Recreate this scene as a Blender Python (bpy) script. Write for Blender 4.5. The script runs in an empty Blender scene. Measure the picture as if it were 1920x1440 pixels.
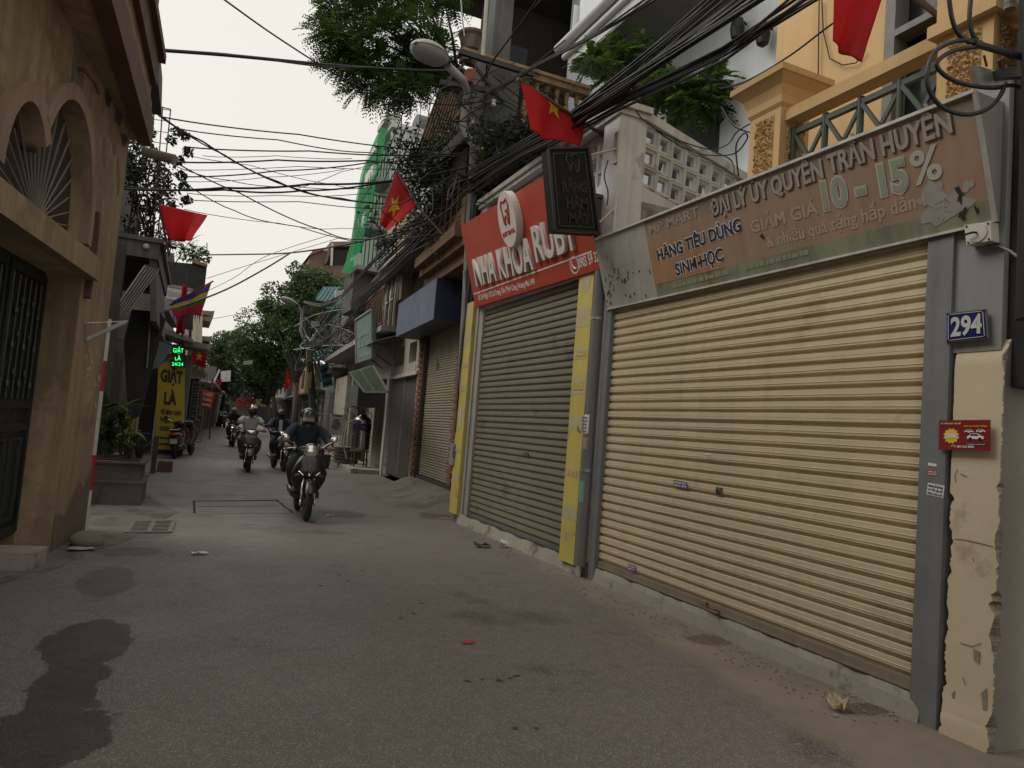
import bpy, bmesh, math, random
import numpy as np
from mathutils import Vector, Matrix
random.seed(7); np.random.seed(7)
S = bpy.context.scene; COL = S.collection
V = Vector; R = math.radians

# ---------------------------------------------------------------- camera, sky, sun, exposure
F = 1340.0; CX, CY = 960.0, 720.0; EYE = V((0, 0, 1.45))
_y = V((360-CX, 766-CY, F)).normalized(); _up = V((2522-CX, -19760, F)).normalized()
_y = (_y-_up*_y.dot(_up)).normalized(); _x = _y.cross(_up)
W2C = Matrix((_x, _y, _up)).transposed()          # world -> camera (x right, y down, z ahead)
cam = bpy.data.objects.new('camera', bpy.data.cameras.new('camera')); COL.objects.link(cam)
cam.data.sensor_width = 36; cam.data.lens = 36*F/1920; cam.data.clip_end = 1500; cam.data.clip_start = 0.05
r_, d_, f_ = W2C[0], W2C[1], W2C[2]
cam.matrix_world = Matrix(((r_[0], -d_[0], -f_[0], EYE[0]), (r_[1], -d_[1], -f_[1], EYE[1]), (r_[2], -d_[2], -f_[2], EYE[2]), (0, 0, 0, 1)))
S.camera = cam

w = bpy.data.worlds.new("World"); S.world = w; w.use_nodes = True
nt = w.node_tree; nt.nodes.clear()
sky = nt.nodes.new('ShaderNodeTexSky'); sky.sky_type = 'NISHITA'; sky.sun_disc = False
sky.sun_elevation = R(48); sky.sun_rotation = R(-62); sky.air_density = 1.5; sky.dust_density = 4.0
hs = nt.nodes.new('ShaderNodeHueSaturation'); hs.inputs['Saturation'].default_value = .10
mx = nt.nodes.new('ShaderNodeMix'); mx.data_type = 'RGBA'; mx.inputs[0].default_value = .86
mx.inputs[7].default_value = (8.55, 8.28, 7.62, 1)
bg = nt.nodes.new('ShaderNodeBackground'); bg.inputs['Strength'].default_value = .105
ow = nt.nodes.new('ShaderNodeOutputWorld')
nt.links.new(sky.outputs[0], hs.inputs['Color']); nt.links.new(hs.outputs[0], mx.inputs[6])
nt.links.new(mx.outputs[2], bg.inputs[0]); nt.links.new(bg.outputs[0], ow.inputs[0])

sl = bpy.data.lights.new('sun', 'SUN'); sl.energy = 1.4; sl.angle = R(35); sl.color = (1, .95, .86)
sun = bpy.data.objects.new('sun', sl); COL.objects.link(sun)
_sd = V((math.sin(R(-62))*math.cos(R(48)), math.cos(R(-62))*math.cos(R(48)), math.sin(R(48))))
sun.rotation_euler = _sd.to_track_quat('Z', 'Y').to_euler(); sun.location = (0, 0, 30)
S.view_settings.view_transform = 'Standard'; S.view_settings.look = 'None'
S.view_settings.exposure = 0.08; S.view_settings.gamma = 1; S.view_settings.use_curve_mapping = False
S.render.engine = 'CYCLES'
S.cycles.max_bounces = 6; S.cycles.diffuse_bounces = 3; S.cycles.transparent_max_bounces = 8

# ---------------------------------------------------------------- survey: rays through photo points onto real planes
def ray(u, v): return (W2C.transposed() @ V(((u-CX)/F, (v-CY)/F, 1)))
def P(u, v, x=None, y=None, z=None):
    d = ray(u, v)
    t = x/d.x if x is not None else (y/d.y if y is not None else (z-EYE.z)/d.z)
    return EYE+d*t
def onplane(u, v, pl):
    d = ray(u, v); return EYE+d*((pl[0]-EYE).dot(pl[1])/d.dot(pl[1]))
class Frame:
    """a vertical facade: s metres along, n metres out of the wall, z up"""
    def __init__(f, p0, d, out):
        f.p = V((p0[0], p0[1], 0)); f.d = V((d[0], d[1], 0)).normalized(); f.n = V((-f.d.y, f.d.x, 0))
        if f.n.x*out < 0: f.n = -f.n
    def __call__(f, s, n, z): return f.p+f.d*s+f.n*n+V((0, 0, z))
    def plane(f, n=0): return (f.p+f.n*n, f.n)
    def px(f, u, v, n=0):
        q = onplane(u, v, f.plane(n))-f.p; return (q.dot(f.d), q.z)
    def mat(f, s, n, z):
        """matrix: local x along, y out, z up"""
        q = f(s, n, z); m = Matrix.Identity(4)
        for i in range(3): m[i][0] = f.d[i]; m[i][1] = f.n[i]; m[i][2] = (0, 0, 1)[i]; m[i][3] = q[i]
        return m

# ---------------------------------------------------------------- mesh helpers
class MB:
    def __init__(m): m.v = []; m.f = []
    def add(m, vs, fs):
        o = len(m.v); m.v += [tuple(x) for x in vs]; m.f += [tuple(i+o for i in f) for f in fs]; return m
    def box(m, a, b):
        x0, x1 = sorted((a[0], b[0])); y0, y1 = sorted((a[1], b[1])); z0, z1 = sorted((a[2], b[2]))
        return m.add([(x0, y0, z0), (x1, y0, z0), (x1, y1, z0), (x0, y1, z0), (x0, y0, z1), (x1, y0, z1), (x1, y1, z1), (x0, y1, z1)],
                     [(0, 3, 2, 1), (4, 5, 6, 7), (0, 1, 5, 4), (1, 2, 6, 5), (2, 3, 7, 6), (3, 0, 4, 7)])
    def fbox(m, f, s0, s1, n0, n1, z0, z1):
        q = [f(s, n, z) for z in (z0, z1) for s, n in ((s0, n0), (s1, n0), (s1, n1), (s0, n1))]
        return m.add(q, [(0, 3, 2, 1), (4, 5, 6, 7), (0, 1, 5, 4), (1, 2, 6, 5), (2, 3, 7, 6), (3, 0, 4, 7)])
    def slab(m, pts, off):
        pts = [V(p) for p in pts]; off = V(off); n = len(pts)
        return m.add(pts+[p+off for p in pts], [tuple(range(n)), tuple(range(2*n-1, n-1, -1))]+[(i, i+n, (i+1) % n+n, (i+1) % n) for i in range(n)])
    def beam(m, a, b, w, h=None, up=(0, 0, 1)):
        a, b = V(a), V(b); h = h or w; d = (b-a).normalized(); x = d.cross(V(up))
        if x.length < 1e-4: x = d.cross(V((1, 0, 0)))
        x.normalize(); z = x.cross(d); x = x*w/2; z = z*h/2
        q = [a-x-z, a+x-z, a+x+z, a-x+z, b-x-z, b+x-z, b+x+z, b-x+z]
        return m.add(q, [(0, 3, 2, 1), (4, 5, 6, 7), (0, 1, 5, 4), (1, 2, 6, 5), (2, 3, 7, 6), (3, 0, 4, 7)])
    def tube(m, pts, r, n=8, cap=True):
        pts = [V(p) for p in pts]; k = len(pts); rs = r if isinstance(r, (list, tuple)) else [r]*k
        vs = []; ref = None
        for i, p in enumerate(pts):
            d = (pts[min(i+1, k-1)]-pts[max(i-1, 0)])
            if d.length < 1e-9: d = V((0, 0, 1))
            d.normalize()
            if ref is None: ref = V((0, 0, 1)) if abs(d.z) < .9 else V((1, 0, 0))
            x = d.cross(ref); x.normalize(); ref = x.cross(d)
            vs += [p+(x*math.cos(2*math.pi*j/n)+ref*math.sin(2*math.pi*j/n))*rs[i] for j in range(n)]
        fs = [(i*n+j, i*n+(j+1) % n, (i+1)*n+(j+1) % n, (i+1)*n+j) for i in range(k-1) for j in range(n)]
        if cap: fs += [tuple(range(n-1, -1, -1)), tuple(range((k-1)*n, k*n))]
        return m.add(vs, fs)
    def lathe(m, prof, c=(0, 0, 0), n=20, mat=None, cap=True):
        vs = []; c = V(c)
        for r, z in prof:
            for j in range(n):
                p = V((r*math.cos(2*math.pi*j/n), r*math.sin(2*math.pi*j/n), z))
                vs.append((mat @ p if mat else p)+c)
        k = len(prof); fs = [(i*n+j, i*n+(j+1) % n, (i+1)*n+(j+1) % n, (i+1)*n+j) for i in range(k-1) for j in range(n)]
        if cap: fs += [tuple(range(n-1, -1, -1)), tuple(range((k-1)*n, k*n))]
        return m.add(vs, fs)
    def ell(m, c, r, n=14, k=9, mat=None):
        prof = [(max(.001, math.sin(math.pi*i/(k-1))), -math.cos(math.pi*i/(k-1))) for i in range(k)]
        sc = Matrix.Diagonal(V(r)); mm = (mat.to_3x3() @ sc) if mat else sc
        return m.lathe(prof, c, n, mm)
    def torus(m, c, R_, r, mat=None, n=24, k=8):
        vs = []; c = V(c)
        for i in range(n):
            a = 2*math.pi*i/n
            for j in range(k):
                b = 2*math.pi*j/k; p = V(((R_+r*math.cos(b))*math.cos(a), (R_+r*math.cos(b))*math.sin(a), r*math.sin(b)))
                vs.append((mat @ p if mat else p)+c)
        return m.add(vs, [(i*k+j, ((i+1) % n)*k+j, ((i+1) % n)*k+(j+1) % k, i*k+(j+1) % k) for i in range(n) for j in range(k)])
    def grid(m, fn, nu, nv, closed=False):
        vs = [fn(i/(nu-1), j/(nv-1)) for i in range(nu) for j in range(nv)]
        return m.add(vs, [(i*nv+j, (i+1)*nv+j, (i+1)*nv+j+1, i*nv+j+1) for i in range(nu-1) for j in range(nv-1)])
    def mesh(m, name, mat, smooth=False, fix=True):
        me = bpy.data.meshes.new(name); me.from_pydata(m.v, [], m.f)
        if fix and len(m.f) < 60000:
            b = bmesh.new(); b.from_mesh(me); bmesh.ops.recalc_face_normals(b, faces=b.faces); b.to_mesh(me); b.free()
        if mat: me.materials.append(mat)
        if smooth:
            me.shade_smooth()
            if smooth != 'all':
                try: me.set_sharp_from_angle(angle=R(40))
                except Exception: pass
        return me
    def build(m, name, mat, parent=None, smooth=False, fix=True): return link(name, m.mesh(name, mat, smooth, fix), parent)

def link(name, data, parent=None, mat=None, local=False):
    o = bpy.data.objects.new(name, data); COL.objects.link(o)
    if parent:
        o.parent = parent
        if not local: o.matrix_parent_inverse = world_of(parent).inverted()
    if mat is not None: o.matrix_basis = mat
    return o
def world_of(o):
    m = o.matrix_basis.copy()
    while o.parent:
        m = o.parent.matrix_basis @ o.matrix_parent_inverse @ m if not o.parent.parent else world_of(o.parent) @ o.matrix_parent_inverse @ m
        break
    return m
def tag(o, label=None, cat=None, group=None, kind=None):
    if label: o['label'] = label
    if cat: o['category'] = cat
    if group: o['group'] = group
    if kind: o['kind'] = kind
    return o
def thing(name, loc, label, cat, group=None, rz=0):
    o = bpy.data.objects.new(name, None); COL.objects.link(o); o.location = loc; o.rotation_euler = (0, 0, rz)
    o.empty_display_size = .1
    return tag(o, label, cat, group)
def copy_tree(o, parent=None):
    c = o.copy(); COL.objects.link(c)
    if parent: c.parent = parent; c.matrix_parent_inverse = o.matrix_parent_inverse.copy()
    for ch in list(o.children): copy_tree(ch, c)
    return c
def plate(outline, holes, depth, mtx, name, mat, parent=None, bevel=0):
    """flat plate with holes: 2-D (x,y) outline in metres, thickness along local +z, placed by a matrix"""
    cu = bpy.data.curves.new(name, 'CURVE'); cu.dimensions = '2D'; cu.fill_mode = 'BOTH'; cu.extrude = depth/2
    for ring in [outline]+holes:
        sp = cu.splines.new('POLY'); sp.points.add(len(ring)-1); sp.use_cyclic_u = True
        for pt, q in zip(sp.points, ring): pt.co = (q[0], q[1], 0, 1)
    o = bpy.data.objects.new(name, cu); me = bpy.data.meshes.new_from_object(o); bpy.data.objects.remove(o)
    me.transform(mtx @ Matrix.Translation((0, 0, depth/2))); me.materials.clear(); me.materials.append(mat)
    return link(name, me, parent)
def fmat(f, n=0):
    """matrix for plate(): x = s along the frame, y = up, z = out"""
    m = Matrix.Identity(4)
    for i in range(3): m[i][0] = f.d[i]; m[i][1] = (0, 0, 1)[i]; m[i][2] = f.n[i]; m[i][3] = (f.p+f.n*n)[i]
    return m
def text_mesh(s, bold=0.0, depth=.01, sx=1.0):
    cu = bpy.data.curves.new('lettering', 'FONT'); cu.body = s; cu.extrude = depth; cu.offset = bold; cu.resolution_u = 3; cu.size = 1
    o = bpy.data.objects.new('lettering', cu); me = bpy.data.meshes.new_from_object(o); bpy.data.objects.remove(o)
    return me
def lettering(s, a, b, up, mat, parent=None, bold=.0, depth=.004, off=.002, name='lettering', nrm=None):
    """text with its baseline from a to b and cap height vector up"""
    a, b, up = V(a), V(b), V(up); me = text_mesh(s, bold, 1.0)
    n = len(me.vertices); co = np.empty(n*3, np.float32); me.vertices.foreach_get('co', co); co = co.reshape(-1, 3)
    x0, x1 = co[:, 0].min(), co[:, 0].max(); rt = b-a; nn = rt.cross(up).normalized()
    if nrm is not None and nn.dot(V(nrm)) < 0: nn = -nn
    X = (co[:, 0]-x0)/(x1-x0); Y = co[:, 1]/.70; Z = (co[:, 2]+1)/2*depth+off
    w_ = np.outer(X, np.array(rt))+np.outer(Y, np.array(up))+np.outer(Z, np.array(nn))+np.array(a)
    me.vertices.foreach_set('co', w_.astype(np.float32).ravel()); me.materials.clear(); me.materials.append(mat); me.update()
    return link(name, me, parent)
def lerp(a, b, t): return a+(b-a)*t
def print_row(a, b, up, m, parent, nrm, n=5, seed=1):
    """a row of print too blurred to read: short uneven strokes"""
    rnd = random.Random(seed); a, b, up, nrm = V(a), V(b), V(up), V(nrm); x = 0; mb = MB()
    while x < .97:
        w_ = min(rnd.uniform(.4, 1.1)/n, 1-x); h = rnd.uniform(.75, 1); p, q = a.lerp(b, x)+nrm*.003, a.lerp(b, x+w_*.8)+nrm*.003; mb.slab([p, q, q+up*h, p+up*h], nrm*.003); x += w_
    o = mb.build('blurred_print', m, parent); o['kind'] = 'stuff'; return o

# ---------------------------------------------------------------- materials
MATS = {}
def lin(h):
    h = h.lstrip('#'); c = [int(h[i:i+2], 16)/255 for i in (0, 2, 4)]
    return tuple((x/12.92 if x <= .04045 else ((x+.055)/1.055)**2.4) for x in c)
def mat(name, col, rough=.7, var=.18, scale=3.0, bump=0.0, bscale=60, streak=0.0, dirt=None, damt=0.0, dscale=1.5, metal=0.0, spec=.5,
        coat=0.0, emit=None, estr=1.0, speck=None, trans=0, obj=False, fine=0.0):
    if name in MATS: return MATS[name]
    m = bpy.data.materials.new(name); m.use_nodes = True; t = m.node_tree; b = t.nodes['Principled BSDF']; L = t.links.new
    if isinstance(col, str): col = lin(col)
    N = t.nodes.new
    geo = N('ShaderNodeNewGeometry'); pos = geo.outputs['Position']
    if obj: tc = N('ShaderNodeTexCoord'); pos = tc.outputs['Object']
    def noise(sc, det=5, vec=None, rough_=.6):
        n = N('ShaderNodeTexNoise'); n.inputs['Scale'].default_value = sc; n.inputs['Detail'].default_value = det; n.inputs['Roughness'].default_value = rough_
        L(vec or pos, n.inputs['Vector']); return n.outputs['Fac']
    def maprange(x, a, b_, c, d):
        n = N('ShaderNodeMapRange'); L(x, n.inputs[0])
        for i, q in enumerate((a, b_, c, d)): n.inputs[i+1].default_value = q
        return n.outputs[0]
    def mult(cs, fs):
        n = N('ShaderNodeMix'); n.data_type = 'RGBA'; n.blend_type = 'MULTIPLY'; n.inputs[0].default_value = 1
        L(cs, n.inputs[6]); L(fs, n.inputs[7]); return n.outputs[2]
    rgb = N('ShaderNodeRGB'); rgb.outputs[0].default_value = (*col, 1); c = rgb.outputs[0]
    if var: c = mult(c, maprange(noise(scale), .25, .75, 1-var, 1+var))
    if fine: c = mult(c, maprange(noise(scale*18, 3), .25, .75, 1-fine, 1+fine))
    if streak:
        mp = N('ShaderNodeMapping'); mp.inputs['Scale'].default_value = (9, 9, .45); L(pos, mp.inputs[0])
        c = mult(c, maprange(noise(1.0, 6, mp.outputs[0]), .42, .75, 1, 1-streak))
    if dirt is not None:
        if isinstance(dirt, str): dirt = lin(dirt)
        mm = N('ShaderNodeMix'); mm.data_type = 'RGBA'; L(c, mm.inputs[6]); mm.inputs[7].default_value = (*dirt, 1)
        L(maprange(noise(dscale, 9, None, .68), .62-damt*.35, .68-damt*.3, 0, 1), mm.inputs[0]); c = mm.outputs[2]
    if speck is not None:
        vo = N('ShaderNodeTexVoronoi'); vo.inputs['Scale'].default_value = speck[0]; L(pos, vo.inputs['Vector'])
        mm = N('ShaderNodeMix'); mm.data_type = 'RGBA'; L(c, mm.inputs[6]); mm.inputs[7].default_value = (*speck[1], 1)
        sp = N('ShaderNodeSeparateColor'); L(vo.outputs['Color'], sp.inputs[0])
        L(maprange(sp.outputs[0], 1-speck[2], 1-speck[2]*.6, 0, speck[3]), mm.inputs[0]); c = mm.outputs[2]
    L(c, b.inputs['Base Color'])
    b.inputs['Metallic'].default_value = metal; b.inputs['Specular IOR Level'].default_value = spec
    L(maprange(noise(scale*2.3, 4), .3, .7, max(.03, rough-.1), min(1, rough+.1)), b.inputs['Roughness'])
    if coat: b.inputs['Coat Weight'].default_value = coat; b.inputs['Coat Roughness'].default_value = .08
    if emit is not None: b.inputs['Emission Color'].default_value = (*emit, 1); b.inputs['Emission Strength'].default_value = estr
    if trans: b.inputs['Transmission Weight'].default_value = trans
    if bump:
        bp = N('ShaderNodeBump'); bp.inputs['Strength'].default_value = min(1, bump); bp.inputs['Distance'].default_value = .006 if bump <= 1 else .006*bump
        L(noise(bscale, 6), bp.inputs['Height']); L(bp.outputs[0], b.inputs['Normal'])
    MATS[name] = m; return m
def leaf_mat(name, col, var=.4, trans=.35):
    if name in MATS: return MATS[name]
    m = bpy.data.materials.new(name); m.use_nodes = True; t = m.node_tree; b = t.nodes['Principled BSDF']; L = t.links.new; N = t.nodes.new
    geo = N('ShaderNodeNewGeometry'); mp = N('ShaderNodeMapRange'); L(geo.outputs['Random Per Island'], mp.inputs[0])
    mp.inputs[3].default_value = 1-var; mp.inputs[4].default_value = 1+var
    nz = N('ShaderNodeTexNoise'); nz.inputs['Scale'].default_value = 1.2; L(geo.outputs['Position'], nz.inputs['Vector'])
    mr = N('ShaderNodeMapRange'); L(nz.outputs['Fac'], mr.inputs[0]); mr.inputs[1].default_value = .3; mr.inputs[2].default_value = .7; mr.inputs[3].default_value = .65; mr.inputs[4].default_value = 1.4
    mu = N('ShaderNodeMath'); mu.operation = 'MULTIPLY'; L(mp.outputs[0], mu.inputs[0]); L(mr.outputs[0], mu.inputs[1])
    mm = N('ShaderNodeMix'); mm.data_type = 'RGBA'; mm.blend_type = 'MULTIPLY'; mm.inputs[0].default_value = 1; mm.inputs[6].default_value = (*col, 1); L(mu.outputs[0], mm.inputs[7])
    L(mm.outputs[2], b.inputs['Base Color']); b.inputs['Roughness'].default_value = .5
    tr = N('ShaderNodeBsdfTranslucent'); mx_ = N('ShaderNodeMixShader'); mx_.inputs[0].default_value = trans
    L(mm.outputs[2], tr.inputs[0]); L(b.outputs[0], mx_.inputs[1]); L(tr.outputs[0], mx_.inputs[2]); L(mx_.outputs[0], t.nodes['Material Output'].inputs[0])
    MATS[name] = m; return m
def cloth_mat(name, col, trans=.3):
    m = leaf_mat(name, col, .03, trans); m.node_tree.nodes['Principled BSDF'].inputs['Roughness'].default_value = .8
    return m
# common surfaces
blackp = mat('black_plastic', (.012, .012, .013), .45, .1)
cable_m = mat('cable_rubber', (.012, .012, .013), .55, .2)
steel = mat('painted_grey_steel', (.17, .18, .18), .5, .14, 4, streak=.25, bump=.08, fine=.05)
galv = mat('galvanised_steel', (.42, .42, .41), .42, .15, 5, metal=.7, streak=.2)
chrome = mat('chrome', (.75, .75, .75), .12, .03, metal=1)
white_p = mat('white_plaster', (.63, .63, .625), .85, .10, 1.5, bump=.15, streak=.20, dirt=(.40, .39, .37), damt=.03, fine=.04)
grey_p = mat('grey_plaster', (.33, .32, .30), .9, .15, 1.5, bump=.2, streak=.25, dirt=(.16, .15, .13), damt=.25)
dark_p = mat('dark_weathered_wall', (.10, .095, .088), .9, .25, 1.2, bump=.25, streak=.35, dirt=(.04, .038, .035), damt=.4)
conc = mat('rough_concrete', (.30, .285, .255), .9, .14, 2.0, bump=.35, bscale=45, dirt=(.14, .13, .115), damt=.22, dscale=2.5, fine=.08)
ochre = mat('ochre_paint', (.60, .395, .185), .8, .08, 1.2, bump=.06, streak=.10, fine=.02)
dark_in = mat('dark_interior', (.012, .012, .013), .8, .2)
glass_d = mat('dark_window_glass', (.02, .024, .028), .12, .1, spec=.6)
wood_d = mat('dark_timber', (.09, .055, .035), .7, .3, 6, bump=.2, streak=.3)
rust = mat('rusty_iron', (.11, .055, .035), .75, .35, 8, bump=.3)
red_cloth = cloth_mat('red_flag_cloth', (.52, .012, .018), .4)
star_m = cloth_mat('yellow_star_cloth', (.75, .50, .03), .35)
# ================================================================ SETTING: ground, road, aprons, wet patches
def asphalt():
    m = mat('asphalt', (.142, .124, .114), .58, .10, .7, bump=.5, bscale=170, dirt=(.082, .071, .066), damt=.16, dscale=.6, spec=.4,
            speck=(170, (.38, .335, .30), .16, .65), fine=.14)
    return m
asph = asphalt()
def road_stains(m):
    """damp patches and the dusty concrete margin, worked into the asphalt itself so the edges stay ragged"""
    t = m.node_tree; N = t.nodes.new; L = t.links.new; b = t.nodes['Principled BSDF']; src = b.inputs['Base Color'].links[0].from_socket; rs_ = b.inputs['Roughness'].links[0].from_socket
    geo = N('ShaderNodeNewGeometry'); sx = N('ShaderNodeSeparateXYZ'); L(geo.outputs['Position'], sx.inputs[0])
    def mth(op, x, y=None, c=None):
        n = N('ShaderNodeMath'); n.operation = op
        for i, q in enumerate((x, y, c)):
            if q is None: continue
            if isinstance(q, (int, float)): n.inputs[i].default_value = q
            else: L(q, n.inputs[i])
        return n.outputs[0]
    def nz(sc, det):
        n = N('ShaderNodeTexNoise'); n.inputs['Scale'].default_value = sc; n.inputs['Detail'].default_value = det; n.inputs['Roughness'].default_value = .65; L(geo.outputs['Position'], n.inputs['Vector']); return n.outputs['Fac']
    n1, n2 = nz(2.2, 8), nz(14, 6)
    wob = mth('ADD', mth('MULTIPLY', mth('SUBTRACT', n1, .5), 1.5), mth('MULTIPLY', mth('SUBTRACT', n2, .5), .45))
    def mask(items, soft):
        best = None
        for (u, v, du, dv) in items:
            c = P(u, v, z=0); rx = abs(P(u+du, v, z=0).x-P(u-du, v, z=0).x)/2; ry = abs(P(u, v-dv, z=0).y-P(u, v+dv, z=0).y)/2
            ex = mth('DIVIDE', mth('SUBTRACT', sx.outputs[0], c.x), rx); ey = mth('DIVIDE', mth('SUBTRACT', sx.outputs[1], c.y), ry)
            d = mth('SQRT', mth('ADD', mth('MULTIPLY', ex, ex), mth('MULTIPLY', ey, ey))); best = d if best is None else mth('MINIMUM', best, d)
        mr = N('ShaderNodeMapRange'); L(mth('ADD', best, wob), mr.inputs[0]); mr.inputs[1].default_value = 1-soft; mr.inputs[2].default_value = 1+soft; mr.inputs[3].default_value = 1; mr.inputs[4].default_value = 0; return mr.outputs[0]
    wet = mask([(160, 1205, 85, 46), (130, 1285, 70, 60), (70, 1385, 130, 62), (0, 1420, 140, 60)], .035)
    damp = mask([(200, 1092, 52, 30), (235, 1034, 70, 8), (262, 992, 66, 15), (645, 964, 40, 7), (820, 968, 30, 6), (1330, 1200, 40, 12), (1620, 1330, 50, 12)], .10)
    def mixc(f, a, col, mode='MIX'):
        n = N('ShaderNodeMix'); n.data_type = 'RGBA'; n.blend_type = mode; L(f, n.inputs[0]); L(a, n.inputs[6]); n.inputs[7].default_value = (*col, 1); return n.outputs[2]
    # concrete margin along the right kerbs: a straight line with a ragged edge
    p0, p1 = P(945, 1022, z=0), P(1440, 1330, z=0); k = (p1.x-p0.x)/(p1.y-p0.y)
    ln = mth('SUBTRACT', sx.outputs[0], mth('ADD', mth('MULTIPLY', sx.outputs[1], k), p0.x-k*p0.y))
    mr = N('ShaderNodeMapRange'); L(mth('ADD', ln, mth('MULTIPLY', wob, .28)), mr.inputs[0]); mr.inputs[1].default_value = -.06; mr.inputs[2].default_value = .10
    mr2 = N('ShaderNodeMapRange'); L(sx.outputs[1], mr2.inputs[0]); mr2.inputs[1].default_value = 11.5; mr2.inputs[2].default_value = 10.0
    edge = mth('MULTIPLY', mr.outputs[0], mr2.outputs[0])
    dust = N('ShaderNodeRGB'); dust.outputs[0].default_value = (.215, .178, .14, 1)
    dv = N('ShaderNodeMix'); dv.data_type = 'RGBA'; dv.blend_type = 'MULTIPLY'; dv.inputs[0].default_value = 1; L(dust.outputs[0], dv.inputs[6])
    mq = N('ShaderNodeMapRange'); L(nz(1.6, 9), mq.inputs[0]); mq.inputs[1].default_value = .3; mq.inputs[2].default_value = .7; mq.inputs[3].default_value = .72; mq.inputs[4].default_value = 1.18; L(mq.outputs[0], dv.inputs[7])
    n = N('ShaderNodeMix'); n.data_type = 'RGBA'; L(mth('MULTIPLY', edge, .9), n.inputs[0]); L(src, n.inputs[6]); L(dv.outputs[2], n.inputs[7])
    c = mixc(damp, n.outputs[2], (.60, .55, .50), 'MULTIPLY'); c = mixc(wet, c, (.30, .30, .25), 'MULTIPLY')
    L(c, b.inputs['Base Color']); L(mth('ADD', rs_, mth('MULTIPLY', edge, .2)), b.inputs['Roughness'])
road_stains(asph)

mb = MB(); mb.box((-90, -12, -.6), (90, 420, -.012)); tag(mb.build('ground', mat('packed_ground', (.16, .145, .125), .95, .2, .5, bump=.3)), kind='structure')
mb = MB(); mb.grid(lambda a, b: V((-4+16*b+3.0*a*a, -8+150*a, 0)), 40, 6); tag(mb.build('road', asph), kind='structure')
def sheet(name, pix, z, m, jag=.0, kind='structure', seed=1, sub=6):
    rnd = random.Random(seed); pts = [P(u, v, z=z) for u, v in pix]; out = []
    for i, p in enumerate(pts):
        q = pts[(i+1) % len(pts)]; k = max(1, min(sub, int((q-p).length/.12)))
        for j in range(k):
            t = j/k; e = p.lerp(q, t)
            if jag: e = e+V((rnd.uniform(-jag, jag), rnd.uniform(-jag, jag), 0))
            out.append((e.x, e.y))
    me = plate(out, [], .002, Matrix.Translation((0, 0, z-.002)), name, m)
    return tag(me, kind=kind)
apron_m = mat('dusty_concrete_edge', (.175, .15, .125), .9, .16, 1.1, bump=.3, bscale=70, dirt=(.11, .10, .09), damt=.3, dscale=1.3, fine=.10)
sheet('pavement', [(-60, 1150), (0, 1095), (60, 1075), (120, 1060), (170, 1035), (250, 1010), (330, 960), (275, 925), (262, 900), (160, 960), (150, 1003), (40, 1028), (-200, 1060)], .004,
      mat('old_concrete', (.15, .13, .115), .9, .2, 1.2, bump=.3, dirt=(.09, .08, .07), damt=.35, fine=.1), .03, seed=5)
# trench patch with sunken dark edges in the middle of the road
patch_m = mat('patched_asphalt', (.14, .12, .108), .62, .12, 1, bump=.4, bscale=170, speck=(170, (.33, .29, .26), .14, .6), fine=.12)
tr = sheet('road_patch', [(366, 940), (520, 939), (548, 962), (372, 964)], .004, patch_m, .015, seed=21)
gap_m = mat('tar_gap', (.016, .014, .013), .9, .1)
for k, (a, b, wd) in enumerate([((363, 940), (522, 938), .07), ((363, 939), (365, 962), .035), ((518, 938), (548, 961), .035), ((372, 950), (520, 949), .02)]):
    A, B = P(*a, z=.003), P(*b, z=.003); q = []; rnd = random.Random(k); n = 16; dd = (B-A).normalized(); sd = V((-dd.y, dd.x, 0))
    for i in range(n+1): q.append(A.lerp(B, i/n)+sd*wd*rnd.uniform(.3, .6))
    for i in range(n, -1, -1): q.append(A.lerp(B, i/n)-sd*wd*rnd.uniform(.3, .6))
    tag(plate([(p.x, p.y) for p in q], [], .002, Matrix.Translation((0, 0, .0055)), 'road_crack', gap_m), kind='structure')
# small stones and dust at the kerb
mb = MB(); rnd = random.Random(4)
for i in range(420):
    t = rnd.random(); a = P(1112, 1100, z=0).lerp(P(1713, 1350, z=0), t) if i % 3 else P(885, 990, z=0).lerp(P(1100, 1085, z=0), t)
    p = a+V((-abs(rnd.gauss(0, .18))-.02, 0, .006)); r = rnd.uniform(.003, .011)
    mb.ell(p, (r, r*rnd.uniform(.7, 1.3), r*.6), 5, 4)
tag(mb.build('gravel', mat('grit', (.25, .23, .2), .95, .3, 40)), kind='stuff')
# drain grate
ga, gb, gc, gd = [P(u, v, z=.006) for u, v in ((250, 979), (326, 977), (318, 998), (238, 999))]
g = thing('drain_grate', (ga+gc)/2, 'rusty slotted drain grate set in the concrete near the yellow wall', 'drain grate')
gm = mat('worn_grate', (.13, .118, .105), .6, .25, 6, bump=.3)
mb = MB()
for a, b in ((ga, gb), (gb, gc), (gc, gd), (gd, ga), ((ga+gb)/2, (gc+gd)/2)): mb.beam(a, b, .05, .02)
mb.build('frame', gm, g)
mb = MB(); mb.slab([ga, gb, gc, gd], (0, 0, -.003)); mb.build('pit', dark_in, g)
for half in (0, 1):
    for i in range(1, 8):
        t = i/8; l, r = ga.lerp(gd, t), gb.lerp(gc, t); mid = (l+r)/2
        mb = MB(); mb.beam(*( (l, mid) if half == 0 else (mid, r)), .045, .016); mb.build('bar', gm, g)

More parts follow.
